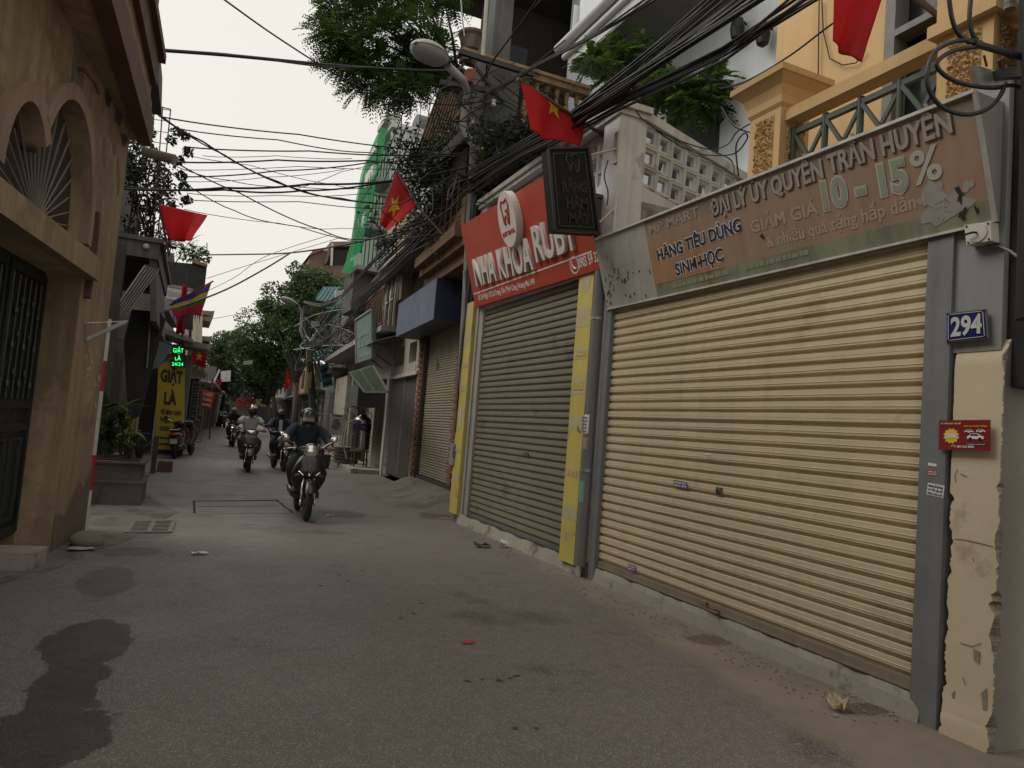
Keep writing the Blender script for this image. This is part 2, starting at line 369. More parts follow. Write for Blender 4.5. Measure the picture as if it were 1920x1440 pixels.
# old tar spots and oil drips on the asphalt
rnd = random.Random(77); spot_m = mat('tar_spot', (.045, .038, .034), .7, .2)
for (u, v, k, sp) in ((770, 1030, 8, 40), (640, 1070, 7, 40), (780, 1140, 4, 22), (915, 1275, 6, 26), (985, 1370, 2, 20), (700, 1000, 5, 60)):
    for i in range(k):
        c = P(u+rnd.gauss(0, sp), v+rnd.gauss(0, sp*.35), z=.003); r = rnd.uniform(.006, .018); el = rnd.uniform(1, 2.2); an = rnd.uniform(0, 3.14)
        pts = [(c.x+r*el*math.cos(a)*math.cos(an)*q-r*math.sin(a)*math.sin(an)*q, c.y+r*el*math.cos(a)*math.sin(an)*q+r*math.sin(a)*math.cos(an)*q) for a, q in [(j*.5236, rnd.uniform(.6, 1.1)) for j in range(12)]]
        tag(plate(pts, [], .001, Matrix.Translation((0, 0, .0018)), 'tar_spot', spot_m), kind='structure')
# ================================================================ LEFT: yellow house with arched fanlight and green gate
FL = Frame((-.94, 9.0), (.1215, 1), 1)
lh_col = mat('stained_ochre_plaster', (.30, .222, .135), .88, .18, 1.0, bump=.35, bscale=22, streak=.38, dirt=(.19, .14, .09), damt=.30, dscale=1.3, fine=.05)
mould = mat('black_mould', (.05, .046, .04), .95, .3, 4, bump=.3, streak=.3)
lh = thing('yellow_house', FL(-2, 0, 0), 'old ochre plastered house with arched fanlight, green gate and brown eaves', 'house')
S0, TOP = -12.0, 5.25; D = .42
sR, zL = -1.13, 2.60
def arc(cx, cz, rx, rz, a0, a1, n=14): return [(cx+rx*math.cos(R(a0+(a1-a0)*i/n)), cz+rz*math.sin(R(a0+(a1-a0)*i/n))) for i in range(n+1)]
arch_r = arc(-2.02, 3.02, .70, .92, 0, 156)+arc(-2.98, 2.95, .40, .58, 34, 180)
arch_hole = [(-1.32, 2.835)]+arch_r+[(-3.38, 2.835)]
door_hole = [(sR, -.01), (sR, zL), (-4.9, zL), (-4.9, -.01)]
plate([(S0, 0), (0, 0), (0, TOP), (S0, TOP)], [door_hole, arch_hole], .30, fmat(FL, -.30), 'wall', lh_col, lh)
# body of the house behind: side wall only (front stays open behind the recesses)
mb = MB(); mb.fbox(FL, -.25, 0, -7, -.302, 0, TOP); mb.fbox(FL, S0, sR+.25, -.80, -.72, 0, TOP); mb.build('wall', lh_col, lh)
mb = MB(); mb.fbox(FL, sR, sR+.22, -.415, -.303, .0, zL); mb.fbox(FL, -4.9, sR, -.41, -.303, zL, zL+.20); mb.build('door_reveal', lh_col, lh)
mb = MB(); mb.fbox(FL, -5.2, -1.02, .002, .115, zL, zL+.215); mb.build('lintel', lh_col, lh)
# arch mouldings
trim = mat('faded_pink_trim', (.28, .19, .135), .85, .15, 2, bump=.2, streak=.25)
def band(path, wd, name='arch_moulding', n0=-.02, n1=.06, m=trim):
    mb = MB(); k = len(path)
    for i in range(k-1):
        (a, b), (c, d) = path[i], path[i+1]
        def nr(j):
            p, q = path[max(0, j-1)], path[min(k-1, j+1)]; dx, dz = q[0]-p[0], q[1]-p[1]; l = math.hypot(dx, dz); return (dz/l*wd, -dx/l*wd)
        na, nb = nr(i), nr(i+1)
        mb.slab([FL(a, n0, b), FL(c, n0, d), FL(c+nb[0], n0, d+nb[1]), FL(a+na[0], n0, b+na[1])], FL.n*(n1-n0))
    return mb.build(name, m, lh)
band(arc(-2.02, 3.02, .70, .92, -8, 150), .13)
band(arc(-2.98, 2.95, .40, .58, 40, 180), .13)
band([(-1.02, 3.28), (-.99, 3.18), (-.965, 3.0), (-.955, 2.8), (-.97, 2.55), (-1.0, 2.42)], .05, 'scroll_moulding', m=wood_d)
mb = MB(); mb.slab([FL(*q) for q in ((-2.12, -.01, 4.0), (-1.90, -.01, 4.0), (-1.84, -.01, 4.5), (-1.45, -.01, 4.95), (-2.45, -.01, 4.95), (-2.16, -.01, 4.5))], FL.n*.03)
mb.build('keystone_strip', mat('weathered_strip', (.17, .15, .125), .9, .25, 2, bump=.3, streak=.4), lh)
# fan grille
fg = MB(); fg.fbox(FL, -3.45, -1.25, -.15, -.12, 2.82, 4.0); fg.build('fanlight_panel', mat('old_shutter_board', (.05, .04, .032), .8, .3, 3, streak=.4), lh)
for i in range(17):
    a = R(12+i*156/16); f0 = (-2.25, 2.86); ln = 1.0 if 2 < i < 13 else .75
    mb = MB(); mb.tube([FL(f0[0]+.05*math.cos(a), -.085, f0[1]), FL(f0[0]+ln*math.cos(a)*1.15, -.085, f0[1]+ln*math.sin(a)*1.0)], .009, 5); mb.build('fan_bar', mat('grey_iron', (.16, .14, .125), .6, .2), lh)
# green gate, recessed
gate_m = mat('dark_green_gate', (.011, .015, .013), .42, .25, 3, bump=.05)
gate_l = mat('gate_relief', (.016, .022, .019), .4, .2, 3)
gt = MB(); gt.fbox(FL, -4.9, sR-.002, -.36, -.30, .16, zL); gate = gt.build('gate', gate_m, lh)
for leaf in range(3):
    a = sR-.06-leaf*.95; b = a-.88
    mb = MB()
    for q in ((a, a-.05, .2, 2.55), (b+.05, b, .2, 2.55)): mb.fbox(FL, q[0], q[1], -.30, -.265, q[2], q[3])
    for z in (.2, 1.12, 1.32, 2.48): mb.fbox(FL, a-.05, b+.05, -.30, -.27, z, z+.07)
    mb.build('gate_frame', gate_m, gate)
    for (x0, x1) in ((a-.12, a-.39), (a-.49, b+.12)):
        mb = MB(); o = [(x0, .34), (x1, .34), (x1, 1.05), (x0, 1.05)]
        for i in range(4):
            p, q = o[i], o[(i+1) % 4]; mb.beam(FL(p[0], -.29, p[1]), FL(q[0], -.29, q[1]), .028, .03)
        mb.build('gate_panel', gate_l, gate)
    for k in range(6):
        x = a-.10-k*.135; mb = MB(); mb.tube([FL(x, -.28, 1.4), FL(x, -.28, 2.46)], .012, 6)
        for z in (1.62, 1.95, 2.25):
            if k % 2: mb.torus(FL(x, -.28, z), .035, .008, FL.mat(0, 0, 0).to_3x3().to_4x4() @ Matrix.Rotation(R(90), 4, 'X'), 12, 5)
            else: mb.ell(FL(x, -.28, z-.1), (.022, .022, .05), 8, 6)
        mb.build('gate_bar', gate_l, gate)
# step, plinth
sa_, sb2 = FL.px(64, 1054, .12)[0], FL.px(89, 1033, .12)[0]; mb = MB(); mb.fbox(FL, sa_, sb2, -.55, .12, 0, .15); mb.fbox(FL, -5, sb2, -.36, -.26, 0, .158); mb.build('door_step', conc, lh)
mb = MB(); mb.slab([FL(s, .002, z) for s, z in ((0, 0), (0, .75), (-.2, .5), (-.45, .62), (-.8, .3), (-1.1, .35), (-1.1, 0))], FL.n*.012)
mb.build('damp_plinth', mat('damp_plaster', (.15, .115, .085), .9, .25, 3, bump=.5, bscale=30, streak=.3), lh)
# brown eaves, two stepped fascias; the upper parapet behind
eave = mat('red_brown_fascia', (.105, .05, .037), .75, .2, 2, bump=.15, streak=.3)
s_, ZE = FL.px(284, 275, .17); c0 = FL(s_, .17, 0); FE = Frame((c0.x, c0.y), (.036, 1), 1)      # the eaves line runs a little off the facade
mb = MB(); mb.fbox(FE, -12, 0, -.15, 0, ZE, ZE+.30); mb.build('eaves_fascia', eave, lh)
mb = MB(); mb.fbox(FE, -12, -.02, -.9, -.151, ZE+.03, ZE+.30); mb.build('eaves_soffit', lh_col, lh)
mb = MB(); mb.fbox(FE, -12, -.04, -.7, -.04, ZE+.302, ZE+.50); mb.fbox(FE, -12, -.02, -.7, -.07, ZE+.502, ZE+.70); mb.build('eaves_moulding', mat('ochre_ledge', (.20, .13, .08), .85, .25, 2, bump=.2, streak=.4), lh)
mb = MB(); mb.fbox(FE, -12, -.06, -.8, -.01, ZE+.702, ZE+1.0); mb.fbox(FE, -12, -.02, -.8, .05, ZE+1.002, ZE+1.10); mb.build('roof_fascia', eave, lh)
mb = MB(); mb.fbox(FE, -12, -.6, -.8, -.02, ZE+1.102, ZE+1.9); mb.build('parapet', mat('brown_parapet', (.17, .10, .07), .85, .25, 2, streak=.4), lh)
rnd = random.Random(2)
def wall_blot(u, v, ru, rv, m, name='mould_patch', k=36):
    pts = []; ph = [rnd.uniform(0, 6.28) for _ in range(4)]
    for i in range(k):
        a_ = 2*math.pi*i/k; r_ = .78+.16*math.sin(2*a_+ph[0])+.12*math.sin(3*a_+ph[1])+.09*math.sin(5*a_+ph[2])+rnd.uniform(-.07, .07); s_, z_ = FL.px(u+ru*r_*math.cos(a_), v+rv*r_*math.sin(a_)); pts.append((min(s_, -.01), z_))
    return plate(pts, [], .003, fmat(FL, .0005), name, m, lh)
for (u, v, ru, rv) in ((150, 25, 16, 40), (196, 120, 11, 22), (206, 170, 12, 32), (222, 215, 9, 22), (232, 262, 6, 18), (160, 62, 8, 26), (185, 95, 8, 14)): wall_blot(u, v, ru, rv, mould)
tanm = mat('brown_water_stain', (.22, .145, .085), .9, .3, 4, streak=.3)
for (u, v, ru, rv) in ((214, 260, 7, 40), (196, 285, 5, 30), (222, 330, 5, 36)): wall_blot(u, v, ru, rv, tanm, 'water_stain')
peel = mat('peeled_plaster', (.40, .33, .24), .95, .3, 14, bump=.5)
for i in range(26): wall_blot(rnd.uniform(158, 188), rnd.uniform(655, 760), rnd.uniform(1, 3.5), rnd.uniform(2, 9), peel, 'peeled_patch', 9)
q = [P(u, v, y=10.2) for u, v in ((262, 62), (298, 74), (296, 150), (264, 150))]; mb = MB(); mb.slab(q, (0, 1.2, 0)); mb.build('roof_box', mat('dark_roof_box', (.045, .042, .042), .8, .2), lh)
mb = MB(); mb.tube([P(272, 285, y=8.9), P(327, 299, y=8.75)], .055, 14); mb.build('drain_spout', mat('old_pipe', (.22, .19, .16), .7, .2, 4, streak=.2), lh)
p = FL.px(140, 140); mb = MB(); mb.tube([FL(p[0], 0, p[1]+.06), FL(p[0], .08, p[1]+.05), FL(p[0]+.1, .14, p[1]), FL(p[0]+.16, .16, p[1]-.06)], .02, 8); mb.build('wall_hook', rust, lh)
b0 = FL.px(158, 640); b1 = FL.px(158, 605)
br = thing('wall_bracket', FL(b0[0], 0, b0[1]), 'small grey metal strut bracket fixed to the yellow pier', 'bracket')
mb = MB(); mb.beam(FL(b0[0], .02, b0[1]), FL(b1[0], .02, b1[1]), .02); mb.beam(FL(b0[0], .02, b0[1]+.02), FL(b0[0]+.02, .34, b0[1]+.24), .05, .035); mb.build('strut', galv, br)
mb = MB(); mb.beam(FL(b1[0], .02, b1[1]), FL(b0[0]+.02, .36, b0[1]+.25), .008); mb.build('tie', galv, br)
# striped corner pole
A, B = P(157, 1000, y=9.15), P(203, 598, y=9.15); sp = thing('striped_pole', A, 'thin red and white striped pole at the corner of the yellow house', 'pole')
redp = mat('red_enamel', (.34, .012, .018), .5, .1); whp = mat('white_enamel', (.55, .54, .51), .55, .12, 8, streak=.2)
for i, (t0, t1) in enumerate(((0, .2), (.2, .36), (.36, .53), (.53, .66), (.66, .80), (.80, 1))):
    mb = MB(); mb.tube([A.lerp(B, t0+.001), A.lerp(B, t1-.001)], .035, 12); mb.build('stripe', (whp, redp, whp, redp, redp, whp)[i] if i != 3 else whp, sp)
# boulder, scraps
c = P(160, 1022, z=.0); rnd = random.Random(5); mb = MB(); mb.ell((0, 0, 0), (.70, .62, .60), 16, 10)
o = mb.v; mb.v = [tuple(V(q)*(1+.12*math.sin(3*q[0]+5*q[1])+.1*math.cos(4*q[2]+2*q[0])) * .2+V((0, 0, 0))) for q in o]; mb.v = [(q[0]*1.05+c.x, q[1]*.8+c.y, max(-.02, q[2]*.85+.045)) for q in mb.v]
tag(mb.build('boulder', mat('grey_boulder', (.17, .155, .135), .9, .2, 5, bump=.5, bscale=25), smooth=True), 'round grey boulder at the foot of the yellow house corner', 'boulder')
def scrap(name, label, cat, u, v, sx, sy, m, rot=0, fold=.02, z=.014):
    c = P(u, v, z=z); rnd = random.Random(int(u)); mm = Matrix.Rotation(R(rot), 3, 'Z')
    mb = MB(); mb.grid(lambda a, b: c+mm @ V(((a-.5)*sx, (b-.5)*sy, fold*abs(math.sin(a*4+b*2+u))*(.4+.6*rnd.random()))), 6, 5)
    o = mb.build(name, m); sm = o.modifiers.new('thick', 'SOLIDIFY'); sm.thickness = .003; return tag(o, label, cat)
paper = mat('litter_paper', (.62, .60, .57), .8, .1, 20)
scrap('paper_scrap', 'flat grey folded paper lying beside the round boulder', 'litter', 152, 1030, .22, .12, mat('grey_card', (.3, .28, .26), .8, .1), 20)
scrap('paper_scrap', 'small white scrap lying alone in the left of the road', 'litter', 374, 1037, .15, .07, paper, 10)
scrap('paper_scrap', 'crumpled white paper cup at the kerb under the green shutter', 'litter', 943, 1024, .10, .10, paper, 30, .10)
scrap('dark_rag', 'dark brown flattened rag at the kerb beside the white scrap', 'litter', 904, 1024, .20, .12, mat('brown_rag', (.05, .03, .028), .9, .2), 0, .05)
scrap('red_scrap', 'small red scrap lying in the middle of the road', 'litter', 879, 1203, .09, .035, mat('red_litter', (.5, .02, .03), .6, .1), 5, .01)
scrap('wrapper', 'crumpled beige food wrapper by the kerb under the cream shutter', 'litter', 1573, 1328, .11, .09, mat('beige_wrapper', (.40, .31, .20), .5, .5, 60), 15, .09)
scrap('leaf_litter', 'small pale scrap on the road right of the leading scooter', 'litter', 618, 966, .12, .05, paper, 5, .01)
# ================================================================ RIGHT: shop with cream shutter (294), ochre house over it
WA = Frame((3.95, 0), (0, 1), -1)      # s = y along the street, n = out towards the road
def wpx(u, v, n=0): return WA.px(u, v, n)
mart = thing('ochre_house', (4.4, 4.6, 0), 'ochre painted house with balcony above the cream roller shutter numbered 294', 'house')
sh_m = mat('cream_shutter_paint', (.58, .49, .33), .5, .06, 1.3, bump=.04, streak=.12, dirt=(.48, .39, .25), damt=.06, fine=.03, spec=.35)
def slat_mesh(L, pitch, m, dep=.025, seam=False):
    # profile across one corrugation: flat proud face, shadow groove below
    pr = [(0, .0), (.0, .20), (dep, .33), (dep, .50), (dep+(.004 if not seam else -.003), .53), (dep, .56), (dep, .93), (.0, .985), (0, 1.0)]
    mb = MB(); k = len(pr); nx = 7; ph = [random.uniform(0, 6.28) for _ in range(4)]; vs = []
    for i in range(nx):
        x = L*i/(nx-1); w_ = math.sin(math.pi*i/(nx-1)); dy = w_*(.0016*math.sin(3.1*x+ph[0])+.0012*math.sin(7.3*x+ph[1])); dz = w_*(.0012*math.sin(2.3*x+ph[2])+.001*math.sin(5.9*x+ph[3]))
        vs += [(x, y+dy, z*pitch+dz) for y, z in pr]
    mb.add(vs, [(i*k+j, i*k+j+1, (i+1)*k+j+1, (i+1)*k+j) for i in range(nx-1) for j in range(k-1)]); mb.f.append(tuple(range(k))); mb.f.append(tuple(range(nx*k-1, (nx-1)*k-1, -1)))
    return mb.mesh('slat', m)
def roller(fr, s0, s1, z0, z1, pitch, m, parent, n=-.02, seam_every=5, name='roller_shutter', frame=None):
    a = MB(); a.fbox(fr, s0, s1, n-.03, n-.001, z0, z1); ro = a.build(name, m, parent)
    mes = [slat_mesh(s1-s0, pitch, m) for _ in range(5)]; me2 = slat_mesh(s1-s0, pitch, m, seam=True); k = int(round((z1-z0)/pitch))
    rnd = random.Random(int(s0*100))
    for i in range(k): link('slat', me2 if i % seam_every == 2 else mes[rnd.randrange(5)], ro, fr.mat(s0, n+rnd.uniform(-.002, .003), z0+i*pitch+rnd.uniform(-.0015, .0015)) @ Matrix.Rotation(R(rnd.uniform(-.06, .06)), 4, 'Z') @ Matrix.Rotation(R(rnd.uniform(-.04, .04)), 4, 'Y'), True)
    return ro
ys0, ys1 = 2.86, 6.39
ro = roller(WA, ys0, ys1, .215, 2.95, .0853, sh_m, mart)
mb = MB(); mb.fbox(WA, ys0, ys1, -.02, .012, .145, .21); mb.fbox(WA, ys0, ys1, .013, .02, .15, .165); mb.build('bottom_rail', mat('brown_rail', (.24, .195, .15), .55, .15, 5, streak=.2), ro)
mb = MB(); hx = wpx(1340, 1140)[0]; mb.tube([WA(hx+.07, .012, .175), WA(hx+.07, .06, .19), WA(hx-.07, .06, .19), WA(hx-.07, .012, .175)], .007, 8); mb.ell(WA(hx+.075, .015, .20), (.012, .016, .016), 8, 6); mb.ell(WA(hx-.075, .015, .165), (.012, .016, .016), 8, 6)
mb.build('handle', rust, ro)
s_, z_ = wpx(1350, 921); mb = MB(); mb.fbox(WA, s_-.035, s_+.035, .003, .015, z_-.03, z_+.03); lk = mb.build('lock_plate', mat('worn_lock', (.10, .08, .06), .5, .3, 30), ro)
mb = MB(); mb.tube([WA(s_, .015, z_), WA(s_, .027, z_)], .014, 12); mb.build('lock_cylinder', chrome, lk)
# threshold kerb
kerb_m = mat('patchy_threshold', (.30, .285, .235), .9, .12, 2, bump=.4, bscale=30, dirt=(.17, .14, .11), damt=.2, dscale=3.2, fine=.08)
mb = MB(); n = 24
mb.grid(lambda a, b: WA(2.80+a*3.66, (.03+.025*(1-b)+.012*math.sin(a*37)+.01*math.sin(a*91))*(1 if b < .99 else .7), (.0+.145*b)), n*2, 4)
mb.fbox(WA, 2.80, 6.46, -.3, .0, 0, .142); mb.build('threshold_kerb', kerb_m, mart)
mb = MB(); mb.fbox(WA, 2.86, 6.39, -.02, .022, .1425, .1455); mb.build('floor_track', dark_in, mart)
# steel guides
def guide(s0, s1, z0, z1, n1, name='shutter_guide', pm=steel, parent=mart):
    mb = MB(); mb.fbox(WA, s0, s1, -.10, n1, z0, z1); return mb.build(name, pm, parent)
guide(2.70, 2.859, -.01, 3.0, .045); guide(6.391, 6.50, -.01, 3.1, .05); guide(6.501, 6.545, .0, 3.1, .02)
mb = MB(); mb.fbox(WA, 2.86, 6.39, -.25, -.022, 2.86, 3.5); mb.fbox(WA, 2.859, 6.391, -.02, .03, 2.95, 3.12); mb.build('shutter_box', mat('shutter_housing', (.10, .085, .07), .7, .2, streak=.2), mart)
# grey pillar above, cream stub pillar below
mb = MB(); mb.fbox(WA, 2.43, 2.699, -.3, .02, 2.10, 3.62); mb.build('grey_column', mat('grey_painted_column', (.25, .255, .25), .7, .10, 2, streak=.22, bump=.08), mart)
mb = MB(); mb.fbox(WA, 2.31, 2.42, -.3, -.02, 1.9, 4.4); mb.build('recess_strip', dark_in, mart)
stub = thing('plaster_pillar', (4.1, 2.55, 0), 'chipped cream plaster pillar stub below the 294 number plate', 'pillar')
cream_m = mat('cream_pillar_paint', (.58, .485, .345), .85, .07, 1.5, bump=.25, bscale=18, dirt=(.42, .34, .24), damt=.06, dscale=2.4, fine=.03)
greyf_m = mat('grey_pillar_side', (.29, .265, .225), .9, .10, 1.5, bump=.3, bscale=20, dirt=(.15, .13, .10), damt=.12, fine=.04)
_cr = random.Random(41); _cv = [[_cr.random() for _ in range(600)] for _ in range(4)]
def vnoise(k, x): i = int(math.floor(x)); t = x-i; t = t*t*(3-2*t); return _cv[k][i % 600]*(1-t)+_cv[k][(i+1) % 600]*t
def chip(z, a):  # how much of the arris is broken away at height z: a few real breaks, crumbs between
    c = 0
    for zz, h, d in ((.13, .06, .05), (.60, .12, .06), (.74, .05, .075), (.80, .03, .05), (1.07, .09, .05), (1.37, .03, .04), (2.05, .05, .03)):
        t = abs(z-zz+.02*(vnoise(0, z*40)-.5))/h
        if t < 1: c = max(c, .5*d*(1-t)**.8*(.7+.4*vnoise(1, z*25)))
    return c+.010*max(0, vnoise(2, z*30)-.45)*(1.6-z*.6)+.006*vnoise(3, z*120)
def prism(fn, z0, z1, k, name, m, parent, cap=True):
    mb = MB(); rings = [fn(lerp(z0, z1, i/(k-1))) for i in range(k)]; n = len(rings[0]); vs = [p for r in rings for p in r]
    mb.add(vs, [(i*n+j, i*n+(j+1) % n, (i+1)*n+(j+1) % n, (i+1)*n+j) for i in range(k-1) for j in range(n)])
    if cap: mb.f += [tuple(range(n)), tuple(range((k-1)*n, k*n))]
    return mb.build(name, m, parent)
ya, yb = 2.40, 2.685
def ringp(z):
    c = chip(z, 1); t = max(0, (z-2.02)/.14); rd = .05*t*t
    c2 = (.03*max(0, vnoise(1, z*22)-.35)+.012*vnoise(0, z*70))*(1 if z < 1.3 else .15)
    bul = .02*max(0, 1-z/.12)+.015*math.exp(-((z-.1)/.1)**2)
    return [WA(yb-c2, -.28, z), WA(yb-c2, -.02, z), WA(yb-c2-.008, .03+bul-rd, z), WA(ya+c+.004, .03+bul-rd, z), WA(ya+c*.4, .03-c*.5-rd, z), WA(ya, .03-c-.006-rd, z), WA(ya, -.28, z)]
po = prism(ringp, -.01, 2.16, 240, 'pillar_body', cream_m, stub)
me = po.data; me.materials.append(greyf_m); me.materials.append(mat('broken_mortar', (.25, .20, .15), .95, .4, 30, bump=.8, bscale=60))
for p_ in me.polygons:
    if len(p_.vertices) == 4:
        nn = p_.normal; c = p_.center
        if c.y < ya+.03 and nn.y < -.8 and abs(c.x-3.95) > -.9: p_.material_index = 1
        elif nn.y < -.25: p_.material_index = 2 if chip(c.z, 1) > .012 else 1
# cracks and scars in the plaster
scar_m = mat('plaster_scar', (.17, .13, .09), .95, .3, 30)
for pts in ([(1790, 1010), (1810, 1012), (1845, 1020), (1862, 1025)], [(1800, 1205), (1822, 1212), (1840, 1206)], [(1806, 1270), (1810, 1284)], [(1824, 1046), (1826, 1053)], [(1792, 905), (1790, 893), (1795, 880)], [(1800, 888), (1813, 893)]):
    mb = MB(); mb.tube([WA(*(lambda q: (q[0], .0335, q[1]))(wpx(u, v, .033))) for u, v in pts], .0016, 5); mb.build('plaster_crack', scar_m, stub)
patch2 = mat('bare_render_patch', (.26, .225, .18), .95, .2, 20, bump=.4)
for pts in ([(1826, 1216), (1838, 1222), (1836, 1245), (1826, 1236)], [(1785, 1300), (1791, 1295), (1792, 1330), (1787, 1340)], [(1812, 1340), (1820, 1335), (1816, 1360), (1808, 1362)], [(1840, 1300), (1850, 1290), (1852, 1330), (1845, 1345)], [(1795, 1352), (1806, 1350), (1803, 1368), (1793, 1366)]):
    mb = MB(); mb.slab([WA(*(lambda q: (q[0], .0325, q[1]))(wpx(u, v, .033))) for u, v in pts], (-.003, 0, 0)); mb.build('bare_patch', patch2, stub)
# rough bark-like trunk at the very edge and the dark pole over it
mb = MB(); rnd = random.Random(3)
mb.grid(lambda a, b: V((3.93+.16*math.cos(math.pi*2*a)*(1+.08*math.sin(b*40+a*19)), 2.06+.16*math.sin(math.pi*2*a)*(1+.08*math.sin(b*53+a*31)), 2.2*b)), 25, 60)
tag(mb.build('tree_trunk', mat('mottled_bark', (.085, .07, .05), .95, .5, 14, bump=1.0, bscale=22, fine=.3), smooth='all'), 'dark mottled trunk at the right edge beside the cream pillar', 'tree trunk')
# number plate
pl0 = WA.plane(.05)
def quad_thing(name, label, cat, pix, pl, th, m, group=None):
    q = [onplane(u, v, pl) for u, v in pix]; c = sum(q, V((0, 0, 0)))/4
    t = thing(name, c, label, cat, group); n = (q[1]-q[0]).cross(q[2]-q[0]).normalized()
    if n.dot(EYE-c) < 0: n = -n
    mb = MB(); mb.slab(q, n*-th); b = mb.build('plate', m, t); return t, q, n, b
blue_e = mat('blue_enamel', (.012, .022, .105), .3, .06, spec=.5)
npx = [(1774, 587), (1849, 579), (1853, 634), (1774, 643)]
num, q, n, b = quad_thing('number_plate', 'blue enamel house number plate reading 294 above the cream pillar', 'number plate', npx, WA.plane(.055), .012, mat('plate_backing', (.13, .13, .125), .5, .1))
def ins(q, t, off): c = sum(q, V((0, 0, 0)))/4; return [c+(p-c)*t+off for p in q]
mb = MB(); mb.slab(ins(q, .93, n*.003), n*-.002); mb.build('enamel_field', blue_e, num)
fr = ins(q, .86, n*.005); mb = MB()
for i in range(4): mb.beam(fr[i].lerp(fr[(i+1) % 4], .03), fr[i].lerp(fr[(i+1) % 4], .97), .003, .003, n)
mb.build('white_border', whp, num)
d0 = q[3].lerp(q[2], .13)+(q[0]-q[3])*.20+n*.003; d1 = q[3].lerp(q[2], .87)+(q[0]-q[3])*.20+n*.003
lettering('294', d0, d1, (q[0]-q[3])*.60, whp, num, .03, .003, .001, 'numerals', n)
for t in range(4): mb = MB(); mb.ell(q[t].lerp(q[(t+2) % 4], .045)+n*.004, (.005,)*3, 8, 5); mb.build('rivet', dark_in, num)
# red trade card stuck over guide and pillar
cardm = mat('red_card', (.20, .012, .015), .5, .08); yel = mat('card_yellow', (.72, .50, .04), .5, .05); wh = mat('print_white', (.72, .71, .68), .6, .04); blk = mat('print_black', (.015, .015, .015), .5, .05)
card, q, n, b = quad_thing('trade_card', 'red and yellow trade card with white cars stuck on the cream pillar', 'sticker', [(1761, 788), (1857, 787), (1857, 846), (1760, 843)], WA.plane(.065), .003, cardm)
def cp(a, b_): return q[3].lerp(q[2], a)+(q[0]-q[3])*b_+n*.001
star = [cp(.255+.165*(1 if i % 2 else .80)*math.cos(R(i*15)), .47+.27*(1 if i % 2 else .80)*math.sin(R(i*15))) for i in range(24)]
mb = MB(); mb.slab(star, n*.001); mb.build('burst', yel, card)
lettering('200K', cp(.14, .40), cp(.38, .40), (q[0]-q[3])*.15, wh, card, .03, .001, .002, nrm=n)
lettering('XE TÂN DAY GIÁ RẺ', cp(.04, .86), cp(.44, .86), (q[0]-q[3])*.05, wh, card, .01, .001, .001, nrm=n)
lettering('TÂN HOI TOÀN THẮNG', cp(.5, .77), cp(.94, .77), (q[0]-q[3])*.05, yel, card, .01, .001, .001, nrm=n)
lettering('ĐT: 084 255 8898', cp(.26, .09), cp(.70, .09), (q[0]-q[3])*.07, wh, card, .02, .001, .001, nrm=n)
mb = MB(); mb.slab([cp(.53, .17), cp(.93, .17), cp(.93, .25), cp(.53, .25)], n*.001); mb.build('black_strip', blk, card)
lettering('XE ĐỜI MỚI LÁI XE THÂN THIỆN', cp(.55, .19), cp(.91, .19), (q[0]-q[3])*.03, wh, card, .0, .001, .002, nrm=n)
for (x, y, s) in ((.72, .43, 1.0), (.60, .62, .55), (.82, .63, .55)):
    car = [(-.15, -.05), (.15, -.05), (.16, .03), (.10, .06), (.05, .13), (-.08, .13), (-.13, .05), (-.16, .03)]
    mb = MB(); mb.slab([cp(x+a*s, y+b_*s) for a, b_ in car], n*.001); mb.build('printed_car', wh, card)
    mb = MB(); mb.slab([cp(x+a*s, y+b_*s)+n*.001 for a, b_ in ((-.10, .055), (.07, .055), (.04, .11), (-.07, .11))], n*.001)
    for wx in (-.09, .09): mb.slab([cp(x+(wx+.035*math.cos(R(k*45)))*s, y+(-.05+.055*math.sin(R(k*45)))*s)+n*.001 for k in range(8)], n*.001)
    mb.build('printed_glass', blk, card)
# small stickers
pur = mat('sticker_blue', (.10, .09, .22), .6, .1); grn = mat('sticker_green', (.16, .34, .25), .6, .1)
def sticker(label, pix, pl, m, rows, tm, big=None):
    t, q, n, b = quad_thing('sticker', label, 'sticker', pix, pl, .0015, m)
    up = q[0]-q[3]
    for k, s in enumerate(rows):
        z = 1-(k+1)/(len(rows)+.25); lettering(s, q[3].lerp(q[2], .06)+up*z, q[3].lerp(q[2], .94)+up*z, up*(.55/len(rows)), tm, t, .02, .0008, .0006, nrm=n)
    return t
sticker('white phone number sticker on the grey guide under the red one', [(1740, 905), (1771, 911), (1768, 934), (1737, 927)], WA.plane(.047), wh, ['KHOAN CẮT BÊ TÔNG', 'UY TÍN GIÁ RẺ', '0925.4655.89'], blk)
sticker('little red and white sticker on the grey guide beside the cream shutter', [(1739, 881), (1757, 882), (1757, 892), (1738, 890)], WA.plane(.047), mat('sticker_red', (.42, .02, .03), .6, .1), ['THÔNG TẮC', 'GỌI'], wh)
mb = MB(); mb.slab([onplane(u, v, WA.plane(.048)) for u, v in ((1740, 867), (1755, 870), (1756, 875), (1740, 873))], (.002, 0, 0)); tag(mb.build('torn_tape', wh), 'torn white tape remnant at the top of the stickers on the grey guide', 'sticker')
sticker('blue strip sticker on the cream shutter left of the lock', [(1263, 900), (1288, 904), (1288, 916), (1263, 912)], WA.plane(.0145), pur, ['KHOAN CẮT', '0912 334'], wh)
sticker('blue strip sticker near the foot of the cream shutter', [(1177, 1058), (1192, 1061), (1191, 1071), (1177, 1068)], WA.plane(.0145), pur, ['KHOAN', '0912'], wh)
sticker('tiny white and red sticker high on the cream shutter', [(1322, 851), (1332, 852), (1332, 861), (1322, 860)], WA.plane(.0145), wh, ['GỌI', '24H'], mat('print_red', (.45, .02, .03), .6, .1))
